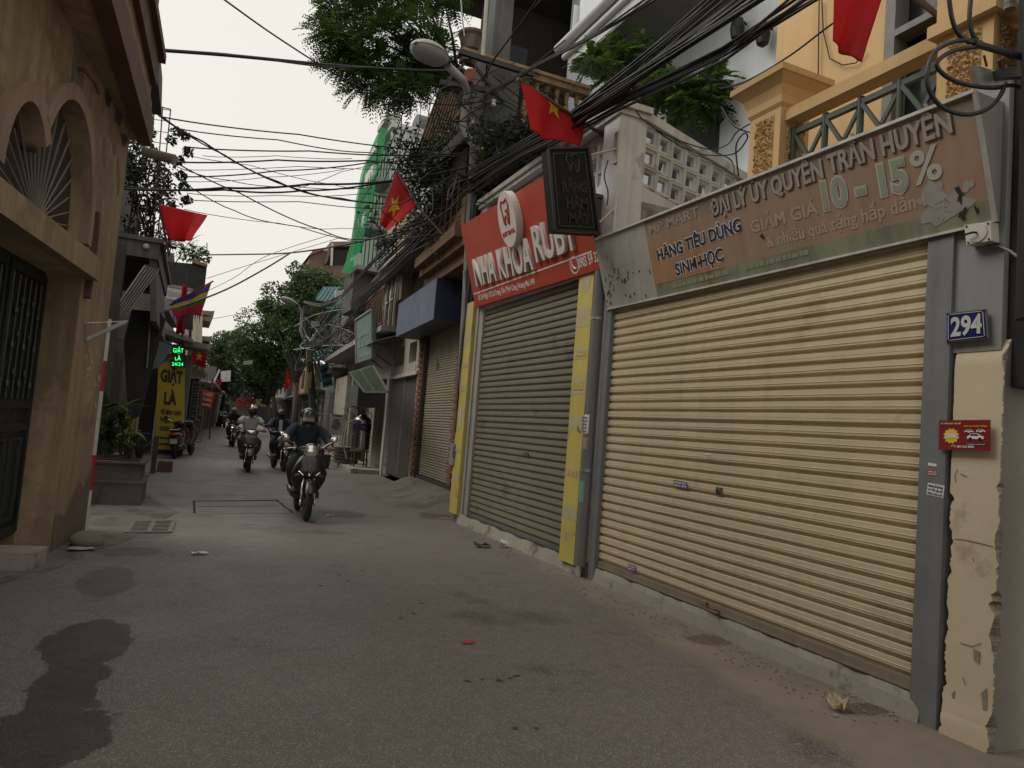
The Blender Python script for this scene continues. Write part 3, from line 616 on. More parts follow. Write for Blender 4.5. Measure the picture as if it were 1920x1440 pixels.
# socket box with its wire
sb_ = thing('junction_box', WA(2.6, .02, 2.7), 'white square junction box under the corner of the faded sign', 'junction box')
q = [onplane(u, v, WA.plane(.09)) for u, v in ((1808, 422), (1857, 415), (1859, 451), (1812, 459))]; mb = MB(); mb.slab(q, (.07, 0, 0)); mb.build('box', mat('aged_white_plastic', (.52, .49, .43), .5, .08, 10), sb_)
c = sum(q, V((0, 0, 0)))/4; mb = MB(); mb.tube([c, c+V((-.006, 0, 0))], .052, 20); mb.build('cover', mat('aged_white_plastic', ()), sb_)
for p_ in q: mb = MB(); mb.ell(p_.lerp(c, .18)+V((-.003, 0, 0)), (.006,)*3, 8, 5); mb.build('screw', rust, sb_)
mb = MB(); mb.tube([c+V((-.01, 0, 0)), c+V((-.03, .01, .0)), c+V((-.035, .05, -.005))], .006, 6); mb.build('plug', dark_in, sb_)
mb = MB(); mb.tube([onplane(u, v, WA.plane(.03)) for u, v in ((1835, 452), (1850, 461), (1875, 463), (1893, 470), (1912, 485), (1925, 500))], .007, 8); tag(mb.build('wire', mat('grey_wire', (.2, .2, .2), .5)), 'short grey wire running from the white junction box to the right edge', 'wire')

# ---------------------------------------------------------------- the faded mart sign
faded = mat('faded_sign_print', (.35, .235, .16), .62, .10, .9, streak=.2, dirt=(.32, .25, .20), damt=.14, dscale=.8, fine=.03)
top_f = mat('faded_sign_top', (.31, .24, .19), .62, .10, 1.2, streak=.2)
gfoot = mat('faded_sign_green', (.25, .265, .17), .62, .16, 2.5, streak=.35, dirt=(.13, .13, .10), damt=.2)
wpan = mat('blank_vinyl', (.44, .42, .385), .65, .10, 2, streak=.25, dirt=(.22, .2, .18), damt=.1)
sBL, sBR = P(1140, 580, x=3.90), P(1868, 415, x=3.90)
sTL, sTR = P(1115, 450, y=sBL.y), P(1830, 170, y=sBR.y)
sn = (sBR-sBL).cross(sTL-sBL).normalized(); sn = -sn if sn.dot(EYE-sBL) < 0 else sn
ms = thing('shop_sign', (sBL+sBR)/2, 'long faded orange shop sign leaning out over the cream shutter', 'sign')
def sp_(a, b, o=0): return sBL.lerp(sBR, a).lerp(sTL.lerp(sTR, a), b)+sn*o
mb = MB(); mb.slab([sBL, sBR, sTR, sTL], V((.25, 0, 0)) - sn*.0); mb.build('sign_box', mat('sign_sheet_back', (.22, .20, .18), .7, .1), ms)
def spanel(pts, m, name, o=.002, th=.0015):
    mb = MB(); mb.slab([sp_(a, b, o) for a, b in pts], sn*th); return mb.build(name, m, ms)
SPL = (sBL, sn)
def sab(u, v):
    q = onplane(u, v, SPL); e1 = sBR-sBL; e2 = sTL-sBL; A = np.array([[e1.dot(e1), e1.dot(e2)], [e1.dot(e2), e2.dot(e2)]]); r = np.linalg.solve(A, np.array([(q-sBL).dot(e1), (q-sBL).dot(e2)])); return float(r[0]), float(r[1])
xl = .5*(sab(1212, 440)[0]+sab(1232, 552)[0])
spanel([(0, 0), (xl, 0), (xl, 1), (0, 1)], wpan, 'blank_panel')
spanel([(xl, .17), (1, .17), (1, .80), (xl, .80)], faded, 'printed_panel')
spanel([(xl, .80), (1, .80), (1, 1), (xl, 1)], top_f, 'printed_panel')
spanel([(xl, 0), (1, 0), (1, .17), (xl, .17)], gfoot, 'green_band')
orp = spanel([(xl, .17), (xl+.24, .17), (xl+.21, .62), (xl, .66)], mat('faded_orange', (.40, .225, .12), .62, .1, 2, streak=.2), 'orange_fade', .004)
mb = MB(); mb.beam(sp_(0, 1.0, .012), sp_(1, 1.0, .012), .02, .02); mb.beam(sp_(1, 0, .012), sp_(1, 1, .012), .02, .02); mb.beam(sp_(0, 0.0, .012), sp_(1, 0.0, .012), .015, .015); mb.build('edge_trim', mat('sign_edge', (.45, .43, .40), .55, .15, 8, streak=.3), ms)
def stext(s, u0, v0, u1, v1, h, m, bold=.02, depth=.001, off=.004, shadow=None, parent=ms, n=None):
    a, b = onplane(u0, v0, SPL), onplane(u1, v1, SPL); up = (sTL-sBL).normalized()*h
    if shadow:
        d = sn*-.001+(b-a).normalized()*.006-up.normalized()*.007; lettering(s, a+d, b+d, up, shadow, parent, bold, depth, off-.001, 'letter_shadow_edge', sn)
    return lettering(s, a, b, up, m, parent, bold, depth, off, nrm=sn)
grl = mat('sign_grey_letter', (.37, .33, .30), .6, .08, 6); grd = mat('sign_dark_letter_edge', (.075, .055, .045), .7, .1)
pale = mat('sign_pale_letter', (.42, .32, .26), .65, .1, 6); pgr = mat('sign_pale_green_figure', (.29, .33, .24), .65, .12, 6); pgo = mat('sign_figure_outline', (.44, .45, .38), .65, .1)
navy = mat('sign_navy_letter', (.025, .035, .065), .5, .1)
stext('MP MART', 1219, 440, 1312, 405, .085, pale, .012)
stext('ĐẠI LÝ ỦY QUYỀN', 1336, 405, 1546, 332, .125, grl, .028, .004, .005, grd)
stext('TRẦN HUYỀN', 1556, 326, 1788, 246, .125, grl, .028, .004, .005, grd)
for m_, bo, of in ((wh, .075, .0045), (navy, .03, .0065)):
    stext('HÀNG TIÊU DÙNG', 1236, 489, 1392, 432, .10, m_, bo, .001, of)
    stext('SINH HỌC', 1270, 516, 1358, 487, .10, m_, bo, .001, of)
stext('GIẢM GIÁ', 1410, 437, 1536, 400, .09, pale, .02)
stext('10 - 15', 1545, 393, 1708, 352, .185, pgo, .075, .001, .0045); stext('10 - 15', 1547, 392, 1706, 352, .18, pgr, .03, .001, .0065)
stext('%', 1714, 347, 1770, 330, .19, pgo, .02, .001, .0045)
stext('& nhiều quà tặng hấp dẫn !', 1440, 464, 1738, 385, .085, pale, .022)
for k_, (u0, v0, u1, v1) in enumerate(((1262, 541, 1375, 512), (1400, 506, 1520, 476))): print_row(onplane(u0, v0, SPL), onplane(u1, v1, SPL), (sTL-sBL).normalized()*.04, mat('ghost_print', (.28, .285, .195), .65, .1), ms, sn, 9, k_)
# torn vinyl, black scabs and the holes
rnd = random.Random(12); scab = mat('torn_black_scab', (.02, .02, .02), .8, .2)
def blob(a, b, rx, ry, m, name, o=.006, k=11, jag=.5):
    k = max(k, 26) if rx > .005 else k; ph = [rnd.uniform(0, 6.28) for _ in range(4)]; pts = []
    for i in range(k):
        t = 2*math.pi*i/k; r = 1-jag*.5+jag*(.28*math.sin(2*t+ph[0])+.26*math.sin(3*t+ph[1])+.2*math.sin(5*t+ph[2])+.16*math.sin(8*t+ph[3]))+rnd.uniform(-.1, .1)*jag
        pts.append((a+rx*math.cos(t)*r, b+ry*math.sin(t)*r))
    return spanel(pts, m, name, o)
torn = mat('torn_white_vinyl', (.33, .315, .29), .7, .12, 8)
for (u, v, ru, rv) in ((1752, 366, .028, .16), (1790, 385, .03, .13), (1756, 398, .03, .12), (1815, 345, .012, .05)): a, b_ = sab(u, v); blob(a, b_, ru, rv, torn, 'torn_patch', .0042, 15)
for (u, v, ru, rv) in ((1800, 362, .007, .08), (1806, 400, .010, .05), (1832, 392, .004, .05)): a, b_ = sab(u, v); blob(a, b_, ru, rv, scab, 'scab', .0062, 13, .75)
for i in range(46):
    u = rnd.gauss(1165, 24); v = rnd.choice((515, 528, 545, 560))+rnd.gauss(0, 7)-(u-1165)*.22; a, b_ = sab(u, v)
    if .004 < a < xl and .02 < b_ < .6: blob(a, b_, rnd.uniform(.0015, .0045), rnd.uniform(.01, .045), scab, 'scab', .0052, 9, .7)
for (u, v, rx, ry) in ((1302, 493, .008, .05), (1430, 441, .006, .035), (1312, 492, .005, .03)): a, b_ = sab(u, v); blob(a, b_, rx, ry, scab, 'scab', .009, 11, .7)
# ---------------------------------------------------------------- ochre balcony above the faded sign (parts of the ochre house)
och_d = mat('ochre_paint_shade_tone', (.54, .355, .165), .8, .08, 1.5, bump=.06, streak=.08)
XB = 3.98                                    # balcony front
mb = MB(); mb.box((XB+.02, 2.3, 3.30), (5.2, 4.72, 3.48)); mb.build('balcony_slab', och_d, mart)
mb = MB(); mb.box((5.2, 1.5, 3.48), (5.45, 3.20, 9)); mb.box((5.2, 4.28, 3.48), (5.45, 5.60, 9)); mb.box((5.2, 3.20, 5.9), (5.45, 4.28, 9)); mb.box((5.45, 5.45, 0), (9, 5.6, 9)); mb.build('upper_wall', ochre, mart)
mb = MB(); mb.box((4.0, 6.50, 0), (9, 6.56, 3.3)); mb.build('party_wall', grey_p, mart)
dr = MB(); dr.box((5.36, 3.20, 3.48), (5.40, 4.28, 5.9)); drp = dr.build('balcony_door', mat('dark_door_glass', (.018, .02, .026), .15, .1), mart)
gfr = mat('grey_door_frame', (.16, .15, .14), .6, .15, 4, streak=.15)
mb = MB()
for y0, y1, z0, z1 in ((3.201, 3.30, 3.481, 5.9), (4.18, 4.279, 3.481, 5.9), (3.70, 3.78, 3.481, 5.82), (3.30, 4.18, 5.82, 5.899), (3.30, 3.70, 5.1, 5.16), (3.78, 4.18, 5.1, 5.16)): mb.box((5.18, y0, z0), (5.35, y1, z1))
mb.build('door_frame', gfr, drp)
rough_r = mat('pebbledash_render', (.45, .29, .13), .95, .25, 14, bump=1.0, bscale=45, fine=.2)
def dash_panel(q0, ux, uz, nrm, name, parent, nx=26, nz=60, amp=.022):
    rnd = random.Random(int(q0[2]*50)); mb = MB()
    mb.grid(lambda a, b: V(q0)+V(ux)*a+V(uz)*b+V(nrm)*((rnd.random()**1.5)*amp if 0.02 < a < .98 and .01 < b < .99 else 0), nx, nz); return mb.build(name, rough_r, parent)
def bpillar(y0, y1, z0, zc, cap, capz):
    # shaft with raised borders and rough panels; flaring capital
    xw = .30
    mb = MB(); mb.box((XB, y0, z0), (XB+xw, y1, zc)); bp = mb.build('balcony_pillar', ochre, mart)
    e = (y1-y0)
    dash_panel((XB-.003, y0+e*.2, z0), (0, e*.6, 0), (0, 0, zc-z0-.04), (-1, 0, 0), 'rough_panel', bp)
    dash_panel((XB+.06, y0-.003, z0), (.19, 0, 0), (0, 0, zc-z0-.04), (0, -1, 0), 'rough_panel', bp)
    dash_panel((XB+.06, y1+.003, z0), (.19, 0, 0), (0, 0, zc-z0-.04), (0, 1, 0), 'rough_panel', bp)
    if cap:
        pr = [(0.0, 0), (.02, .03), (.025, .09), (.05, .16), (.11, .22), (.125, .225), (.125, .275), (.0, .30)]
        mb = MB(); vs = []
        for o, z in pr: vs += [(XB-o, y0-o, zc+z), (XB+xw+o, y0-o, zc+z), (XB+xw+o, y1+o, zc+z), (XB-o, y1+o, zc+z)]
        k = len(pr); mb.add(vs, [(i*4+j, i*4+(j+1) % 4, (i+1)*4+(j+1) % 4, (i+1)*4+j) for i in range(k-1) for j in range(4)]+[(3, 2, 1, 0), tuple(range(4*k-4, 4*k))]); mb.build('capital', ochre, bp)
    return bp
bpillar(4.20, 4.54, 3.35, 4.17, True, 0)
bpillar(2.56, 2.90, 3.35, 4.08, False, 0)
mb = MB(); mb.box((XB-.05, 2.52, 4.082), (XB+.36, 2.94, 4.16)); mb.box((XB-.02, 2.56, 4.162), (XB+.32, 2.90, 5.2)); mb.build('pillar_top', ochre, mart)
mb = MB(); mb.box((XB+.04, 2.902, 4.06), (XB+.18, 4.198, 4.15)); mb.build('balcony_rail', ochre, mart)
grn_m = mat('dark_green_iron', (.035, .062, .042), .45, .15, 6)
lat = []
ys = [2.93, 3.24, 3.55, 3.86, 4.17]; XL = XB+.12
mb = MB(); mb.beam((XL, 2.905, 3.97), (XL, 4.195, 3.97), .04, .04); mb.build('lattice_rail', grn_m, mart)
mb = MB(); mb.beam((XL, 2.905, 3.52), (XL, 4.195, 3.52), .04, .04); mb.build('lattice_rail', grn_m, mart)
for i, y in enumerate(ys):
    mb = MB(); mb.tube([(XL-.005, y, 3.48), (XL-.005, y, 4.01)], .024, 10); mb.build('lattice_post', grn_m, mart)
    if i < 4:
        y2 = ys[i+1]
        for a, b in (((y+.02, 3.95), (y2-.02, 3.54)), ((y+.02, 3.54), (y2-.02, 3.95))):
            mb = MB(); mb.beam((XL+(.012 if a[1] > b[1] else -.012), *a), (XL+(.012 if a[1] > b[1] else -.012), *b), .028, .022, (1, 0, 0)); mb.build('lattice_brace', grn_m, mart)
mb = MB(); mb.box((XL+.55, 3.9, 3.482), (XL+.75, 4.18, 3.80)); mb.build('balcony_planter', wood_d, mart)
# thin wires clipped to the ochre wall
for pts in ([(1536, 0), (1534, 150), (1533, 196)], [(1541, 0), (1544, 60), (1556, 110), (1580, 122), (1605, 118), (1622, 95)]):
    mb = MB(); mb.tube([P(u, v, x=5.17) for u, v in pts], .006, 5); mb.build('wall_wire', dark_in, mart)

# ---------------------------------------------------------------- white single-storey dental shop
ruby = thing('white_shop_house', (4.4, 8.6, 0), 'white house with breeze block roof parapet above the grey shutter and red dental sign', 'house')
gsh = mat('olive_grey_shutter', (.205, .19, .135), .5, .07, 1.2, bump=.05, streak=.14, dirt=(.14, .125, .09), damt=.08, fine=.03)
rg = roller(WA, 7.10, 10.15, .20, 3.30, .0853, gsh, ruby, n=-.03, seam_every=99)
mb = MB(); mb.fbox(WA, 7.10, 10.15, -.03, .01, .155, .198); mb.build('bottom_rail', mat('grey_rail', (.14, .13, .12), .5, .2), rg)
s_, z_ = wpx(990, 852); mb = MB(); mb.tube([WA(s_, -.02, z_), WA(s_, .01, z_)], .025, 12); mb.fbox(WA, s_+.05, s_+.14, -.02, .0, z_-.01, z_+.02); mb.build('lock', rust, rg)
gwp = mat('weathered_white_metal', (.33, .31, .28), .6, .15, 3, streak=.3)
guide(10.151, 10.30, .0, 3.4, .03, pm=gwp, parent=ruby); guide(10.31, 10.40, .15, 3.4, .05, pm=gwp, parent=ruby); guide(7.0, 7.099, .0, 3.3, .03, pm=gwp, parent=ruby)
mb = MB(); mb.grid(lambda a, b: WA(6.60+a*3.85, (.05+.03*(1-b)+.012*math.sin(a*41)), .155*b), 50, 4); mb.fbox(WA, 6.6, 10.45, -.3, .02, 0, .15); mb.build('threshold_kerb', kerb_m, ruby)
mb = MB(); mb.fbox(WA, 7.10, 10.15, -.03, .055, .1505, .154); mb.build('floor_track', dark_in, ruby)
yel_p = mat('faded_yellow_panel', (.52, .425, .10), .6, .10, 2, streak=.15, dirt=(.36, .30, .13), damt=.12)
fade_p = mat('worn_print_patch', (.44, .385, .22), .7, .12, 6, streak=.1)
def fin(y0, y1, z0, z1, n1, label):
    t = thing('pillar_panel', WA((y0+y1)/2, n1, z0), label, 'sign panel', 'yellow panels flanking the grey shutter')
    mb = MB(); mb.fbox(WA, y0, y1, .02, n1, z0, z1); mb.build('panel', yel_p, t)
    w_ = y1-y0
    for k, (za, zb) in enumerate(((.93, .97), (.79, .855), (.68, .72), (.56, .62), (.44, .485), (.28, .31), (.14, .185))):
        m_ = 'roundel' if k == 0 else 'worn_print'
        H_ = z1-z0
        if k == 0: pts = [WA((y0+y1)/2+w_*.3*math.cos(R(j*24)), n1, z0+H_*.95+w_*.42*math.sin(R(j*24))) for j in range(15)]
        else: pts = [WA(y0+w_*.06, n1, z0+H_*za), WA(y1-w_*.06, n1, z0+H_*za), WA(y1-w_*.06, n1, z0+H_*zb), WA(y0+w_*.06, n1, z0+H_*zb)]
        mb = MB(); mb.slab(pts, WA.n*.002); mb.build(m_, fade_p, t)
        if k in (1, 2, 3, 5):
            s = ('CẤY', 'RĂNG', 'NIỀNG', '', '', 'SỨ')[k-0] if k < 6 else ''
            s = {1: 'CẤY', 2: 'GHÉP', 3: 'NIỀNG', 5: 'SỨ'}[k]
            if s != 'CẤY': print_row(WA(y1-w_*.15, n1+.0005, z0+H_*(za+(zb-za)*.25)), WA(y0+w_*.15, n1+.0005, z0+H_*(za+(zb-za)*.25)), V((0, 0, H_*(zb-za)*.5)), yel_p, t, WA.n, 4, k)
            else: lettering(s, WA(y1-w_*.15, n1, z0+H_*(za+(zb-za)*.25)), WA(y0+w_*.15, n1, z0+H_*(za+(zb-za)*.25)), V((0, 0, H_*(zb-za)*.5)), yel_p, t, .01, .001, .0025, nrm=WA.n)
    return t
fin(6.72, 7.05, .10, 3.36, .10, 'wide yellow panel with faded print beside the grey drain pipe')
fin(10.42, 10.76, .13, 3.45, .10, 'narrow yellow panel with faded print beside the cable bundle')
mb = MB(); s_, z_ = wpx(1093, 796, .1)
for sg in (-1, 1): mb.tube([WA(s_+sg*.10, .101, z_-.02), WA(s_+sg*.085, .106, z_-.06), WA(s_+sg*.04, .106, z_-.085)], .008, 5)
tag(mb.build('scrape_mark', blk), 'two dark curved scrapes on the wide yellow panel', 'scrape')
dp = MB(); dp.tube([WA(6.60, .09, 3.25), WA(6.60, .09, .12)], .062, 16); pipe = tag(dp.build('drain_pipe', mat('grey_drain_pipe', (.17, .175, .17), .5, .12, 3, streak=.3), smooth=True), 'grey plastic drain pipe with stickers between the two roller shutters', 'drain pipe')
for z in (2.72, 1.1): mb = MB(); mb.tube([WA(6.60, .09, z), WA(6.60, .09, z+.03)], .067, 16); mb.build('pipe_clamp', galv, pipe)
def psticker(z0, z1, m, name):
    mb = MB(); mb.grid(lambda a, b: WA(6.60-.0635*math.sin(R(-50+100*a)), .09+.0635*math.cos(R(-50+100*a)), lerp(z0, z1, b)), 8, 2); return mb.build(name, m, pipe)
psticker(1.50, 1.70, wh, 'paper_sticker'); psticker(1.33, 1.46, mat('torn_sticker', (.3, .24, .2), .8, .4, 40), 'paper_sticker'); psticker(.78, 1.0, grn, 'paper_sticker')
for k in range(5): lettering('0912 334 5'+str(k), WA(6.655, .153, 1.51+k*.036), WA(6.56, .153, 1.51+k*.036), V((0, 0, .024)), pur, pipe, .02, .0015, 0, nrm=WA.n)
# facade above the shutter, coping, breeze blocks
mb = MB(); mb.box((3.97, 6.56, 3.3), (4.2, 10.72, 4.32)); mb.box((3.98, 10.41, 0), (4.2, 10.72, 3.3)); mb.box((3.99, 6.52, 0), (4.2, 6.99, 3.3)); mb.box((4.2, 6.60, 0), (4.3, 10.7, 4.3)); mb.build('facade_wall', white_p, ruby)
mb = MB(); mb.box((4.2, 6.56, 3.9), (9, 10.72, 4.1)); mb.build('roof_slab', grey_p, ruby)
cop_m = mat('white_coping', (.56, .555, .53), .85, .12, 1.5, bump=.15, streak=.3, dirt=(.27, .26, .23), damt=.22)
mb = MB(); mb.box((3.90, 6.50, 5.0), (4.26, 10.75, 5.06)); mb.box((3.86, 6.46, 5.062), (4.30, 10.78, 5.13)); mb.build('coping', cop_m, ruby)
mb = MB(); mb.box((3.93, 6.53, 3.3), (4.27, 6.86, 4.999)); mb.build('corner_pillar', white_p, ruby)
mb = MB(); mb.box((3.95, 10.45, 4.0), (4.2, 10.72, 4.999)); mb.build('corner_pillar', white_p, ruby)
# street-side breeze blocks
bb_m = mat('breeze_block_white', (.60, .595, .58), .85, .10, 3, bump=.2, streak=.2, dirt=(.40, .385, .35), damt=.06)
def breeze_block(wd, ht, dp_):
    o, i = (wd/2, ht/2), (wd*.27, ht*.27); vs = []; fs = []
    j = (wd*.40, ht*.40)
    def ring(a, y): return [(-a[0], y, -a[1]), (a[0], y, -a[1]), (a[0], y, a[1]), (-a[0], y, a[1])]
    rings = [ring(o, dp_/2), ring(o, 0), ring((o[0]*.93, o[1]*.93), -.006), ring(j, -.006), ring(j, .012), ring(i, .03), ring(i, dp_/2)]
    mb = MB()
    for r in rings: vs += r
    k = len(rings); mb.add(vs, [(a*4+b, a*4+(b+1) % 4, ((a+1) % k)*4+(b+1) % 4, ((a+1) % k)*4+b) for a in range(k) for b in range(4)])
    return mb.mesh('breeze_block', bb_m)
me = breeze_block(.26, .22, .16)
for r in range(3):
    for c in range(13):
        link('breeze_block', me, ruby, Matrix.Translation((4.03, 7.0+c*.265, 4.43+r*.222)) @ Matrix.Rotation(R(-90), 4, 'Z'), True).matrix_parent_inverse = world_of(ruby).inverted()
# cross wall facing the camera (terrace side): runs from the corner pillar back to the house
A = P(1165, 200, y=6.53); A = V((4.27, 6.56, 5.0)); Bq = P(1400, 268, y=6.75); B = V((5.95, 6.78, 4.72))
cw = (B-A); cw.z = 0; cl = cw.length; cd = cw.normalized()
slope = (B.z-A.z)/cl
def CW(s, n, z): return V((A.x, A.y, 0))+cd*s+V((cd.y, -cd.x, 0))*n+V((0, 0, z+slope*s))
mb = MB()
mb.add([CW(s, n, z) for z in (5.0, 5.10) for s, n in ((-.02, .05), (cl, .05), (cl, -.22), (-.02, -.22))], [(0, 1, 2, 3), (4, 7, 6, 5), (0, 4, 5, 1), (1, 5, 6, 2), (2, 6, 7, 3), (3, 7, 4, 0)])
mb.build('coping', cop_m, ruby)
mb = MB(); mb.add([CW(s, n, z) for z in (3.0, 4.28) for s, n in ((-.3, .0), (cl+1, .0), (cl+1, -.2), (-.3, -.2))], [(0, 1, 2, 3), (4, 7, 6, 5), (0, 4, 5, 1), (1, 5, 6, 2), (2, 6, 7, 3), (3, 7, 4, 0)])
mb.build('terrace_wall', white_p, ruby)
bw = cl/8.0; bh = .237
me2 = breeze_block(bw*.985, bh*.985, .16)
for r in range(3):
    for c in range(8):
        q = CW((c+.5)*bw, 0, 4.285+(r+.5)*bh); m4 = Matrix.Identity(4)
        ex = (cd+V((0, 0, slope))); ey = V((-cd.y, cd.x, 0))
        for i in range(3): m4[i][0] = ex[i]; m4[i][1] = ey[i]; m4[i][2] = (0, 0, 1)[i]; m4[i][3] = q[i]
        link('breeze_block', me2, ruby, m4, True).matrix_parent_inverse = world_of(ruby).inverted()
# row of little spikes along the top of the red sign
# ---------------------------------------------------------------- red dental sign
red_s = mat('red_sign_face', (.44, .062, .032), .45, .05, 1, streak=.04, fine=.02, spec=.4)
rBL, rBR = P(891, 576, x=3.82), P(1126, 504, x=3.82)
rTL = P(863.7, 423.7, y=rBL.y); rBRt = (rTL-rBL); rTR = rBR+rBRt
e1 = rBR-rBL; sn2 = e1.cross(rBRt).normalized(); sn2 = -sn2 if sn2.dot(EYE-rBL) < 0 else sn2
rTR = onplane(1082, 293, (rBL, sn2))
rs = thing('shop_sign', (rBL+rBR)/2, 'red dental clinic sign with raised white letters above the grey roller shutter', 'sign')
mb = MB(); mb.slab([rBL, rBR, rTR, rTL], V((.05, 0, 0))); mb.build('sign_face', red_s, rs)
mb = MB(); mb.slab([rBL+V((.155, .0, 0)), rTL+V((.155, 0, 0)), rTL+V((.155, .05, 0)), rBL+V((.155, .05, 0))], V((-.10, 0, 0))); mb.build('sign_side', gwp, rs)
SP2 = (rBL, sn2); up2 = rBRt.normalized()
def rp(u, v, o=.0): return onplane(u, v, SP2)+sn2*o
raised = mat('raised_white_letter', (.66, .64, .60), .5, .06, 4)
a, b = rp(898, 536), rp(1006, 503); lettering('NHA KHOA', a, b, up2*.40, raised, rs, .018, .045, .0, 'raised_lettering', sn2)
a, b = rp(1011, 490), rp(1090, 463); lettering('RUBY', a, b, up2*.43, raised, rs, .018, .045, .0, 'raised_lettering', sn2)
a, b = rp(888, 553), rp(1110, 473); mb = MB(); mb.slab([a, b, b+up2*.018, a+up2*.018], sn2*.003); mb.build('white_rule', wh, rs)
lettering('Số 296 Ngõ 192 Lê Trọng Tấn, Định Công, Hoàng Mai, HN', rp(898, 563), rp(1003, 532), up2*.075, wh, rs, .012, .002, .001, nrm=sn2)
lettering('0903 59 32', rp(1086, 503), rp(1124, 489), up2*.11, wh, rs, .02, .002, .001, nrm=sn2)
c = rp(1077, 497); e = e1.normalized(); ring = MB()
def ringpts(c, r0, r1, e_, u_, n=20): return [(c+(e_*math.cos(2*math.pi*i/n)+u_*math.sin(2*math.pi*i/n))*r1, c+(e_*math.cos(2*math.pi*i/n)+u_*math.sin(2*math.pi*i/n))*r0) for i in range(n)]
rr = ringpts(c, .085, .10, e, up2)
for i in range(20): ring.slab([rr[i][0], rr[(i+1) % 20][0], rr[(i+1) % 20][1], rr[i][1]], sn2*.003)
ring.tube([c+e*-.03+up2*.05+sn2*.003, c+e*-.035+sn2*.003, c+up2*-.04+sn2*.003, c+e*.04+up2*-.045+sn2*.003], .012, 6); ring.build('phone_symbol', wh, rs)
lc = rp(963, 410); LR = .36
mb = MB(); n = 36; ov = [lc+e*LR*.72*math.cos(2*math.pi*i/n)+up2*LR*1.0*math.sin(2*math.pi*i/n) for i in range(n)]; mb.slab(ov, sn2*.10); disc = mb.build('logo_disc', mat('white_acrylic', (.66, .64, .61), .45, .04), rs)
tm_ = mat('logo_red', (.45, .02, .025), .5, .05)
tooth = [(-.10, .02), (-.13, .12), (-.09, .20), (0, .17), (.09, .20), (.13, .12), (.11, .0), (.09, -.10), (.055, -.12), (.04, -.03), (.0, .0), (-.04, -.03), (-.055, -.12), (-.09, -.10)]
mb = MB(); pts = [lc+e*a*.85+up2*(b_+.05)+sn2*.102 for a, b_ in tooth]; mb.tube(pts+[pts[0]], .013, 6); mb.tube([lc+e*.0+up2*.10+sn2*.102, lc+e*.05+up2*.12+sn2*.102, lc+e*.05+up2*.04+sn2*.102, lc+e*.10+up2*.02+sn2*.102], .011, 6); mb.build('tooth_logo', tm_, disc)
lettering('RUBY DENTAL', lc-e*.19-up2*.20+sn2*.10, lc+e*.19-up2*.20+sn2*.10, up2*.055, tm_, disc, .03, .003, .001, nrm=sn2)
mb = MB()
for k in range(13):
    q = rTL.lerp(rTR, .16+k*.046)+V((.1, 0, 0)); mb.add([q+V((0, .05, 0)), q+V((0, -.05, 0)), q+V((0, .0, .09)), q+V((.05, 0, 0))], [(0, 1, 2), (0, 2, 3), (1, 3, 2), (0, 3, 1)])
mb.build('sign_top_spikes', gwp, rs)['kind'] = 'stuff'
mb = MB(); 
for i, (o, w_) in enumerate(((.10, 0), (.18, 0), (.26, 0))): mb.tube([P(882-o*20, 585, y=10.8), P(876-o*20, 508, y=10.8)], .03, 8)
tag(mb.build('sheet_edge', gwp), 'grey corrugated sheet edge left of the red dental sign', 'sheet')
# ---------------------------------------------------------------- black blade sign on its bracket
YB = 6.42; bq = [P(u, v, y=YB) for u, v in ((1041, 432), (1122, 437), (1102, 277), (1028, 279))]   # BL BR TR TL
bl = thing('blade_sign', (bq[0]+bq[1])/2, 'black projecting sign box with outlined letters hanging before the red dental sign', 'sign')
bfm = mat('black_sign_face', (.009, .009, .010), .6, .1, spec=.2); brn = mat('brown_sign_side', (.07, .035, .03), .5, .15)
mb = MB(); mb.slab(bq, V((0, .16, 0))); mb.build('sign_box', bfm, bl)
def bpx(a, b_, o=.0): return bq[0].lerp(bq[1], a).lerp(bq[3].lerp(bq[2], a), b_)+V((0, -o, 0))
mb = MB()
for A_, B_ in (((.0, 0), (1, 0)), ((1, 0), (1, 1)), ((1, 1), (0, 1)), ((0, 1), (0, 0))): mb.beam(bpx(*A_, .004), bpx(*B_, .004), .022, .03, (0, 1, 0))
mb.build('sign_frame', mat('black_frame', (.022, .021, .021), .4, .1), bl)
mb = MB()
for A_, B_ in (((.1, .06), (.9, .06)), ((.9, .06), (.9, .94)), ((.9, .94), (.1, .94)), ((.1, .94), (.1, .06))): mb.beam(bpx(*A_, .002), bpx(*B_, .002), .007, .01, (0, 1, 0))
tube_m = mat('unlit_neon_tube', (.06, .06, .06), .35, .1)
mb.build('border_tube', tube_m, bl)
mb = MB(); mb.slab([bq[1]+V((.004, 0, 0)), bq[2]+V((.004, 0, 0)), bq[2]+V((.05, .17, 0)), bq[1]+V((.05, .17, 0))], V((.03, 0, 0))); mb.build('sign_side', brn, bl)
def neon(s, a, b_, h, y0):
    bo, bi = text_mesh(s, .035, 1), None
    up = (bq[3]-bq[0]).normalized()*h
    lettering(s, bpx(a, y0), bpx(b_, y0), up, tube_m, bl, .028, .006, .001, 'outlined_lettering', (0, -1, 0))
    lettering(s, bpx(a, y0)+V((.0, 0, 0)), bpx(b_, y0), up, bfm, bl, -.004, .0065, .0014, 'letter_infill', (0, -1, 0))
hh = (bq[3]-bq[0]).length
neon('RĂNG', .24, .86, hh*.125, .475); neon('HÀM', .30, .84, hh*.125, .285); neon('MẶT', .33, .84, hh*.115, .105)
tth = [(-.09, .0), (-.13, .10), (-.10, .20), (-.03, .16), (.05, .22), (.14, .15), (.12, .02), (.09, -.12), (.05, -.16), (.045, -.02), (0, .05), (-.045, -.02), (-.05, -.14), (-.08, -.12)]
mb = MB(); pts = [bpx(.57+a*1.25, .80+b_*.62, .006) for a, b_ in tth]; mb.tube(pts+[pts[0]], .005, 6); mb.build('tooth_outline', tube_m, bl)
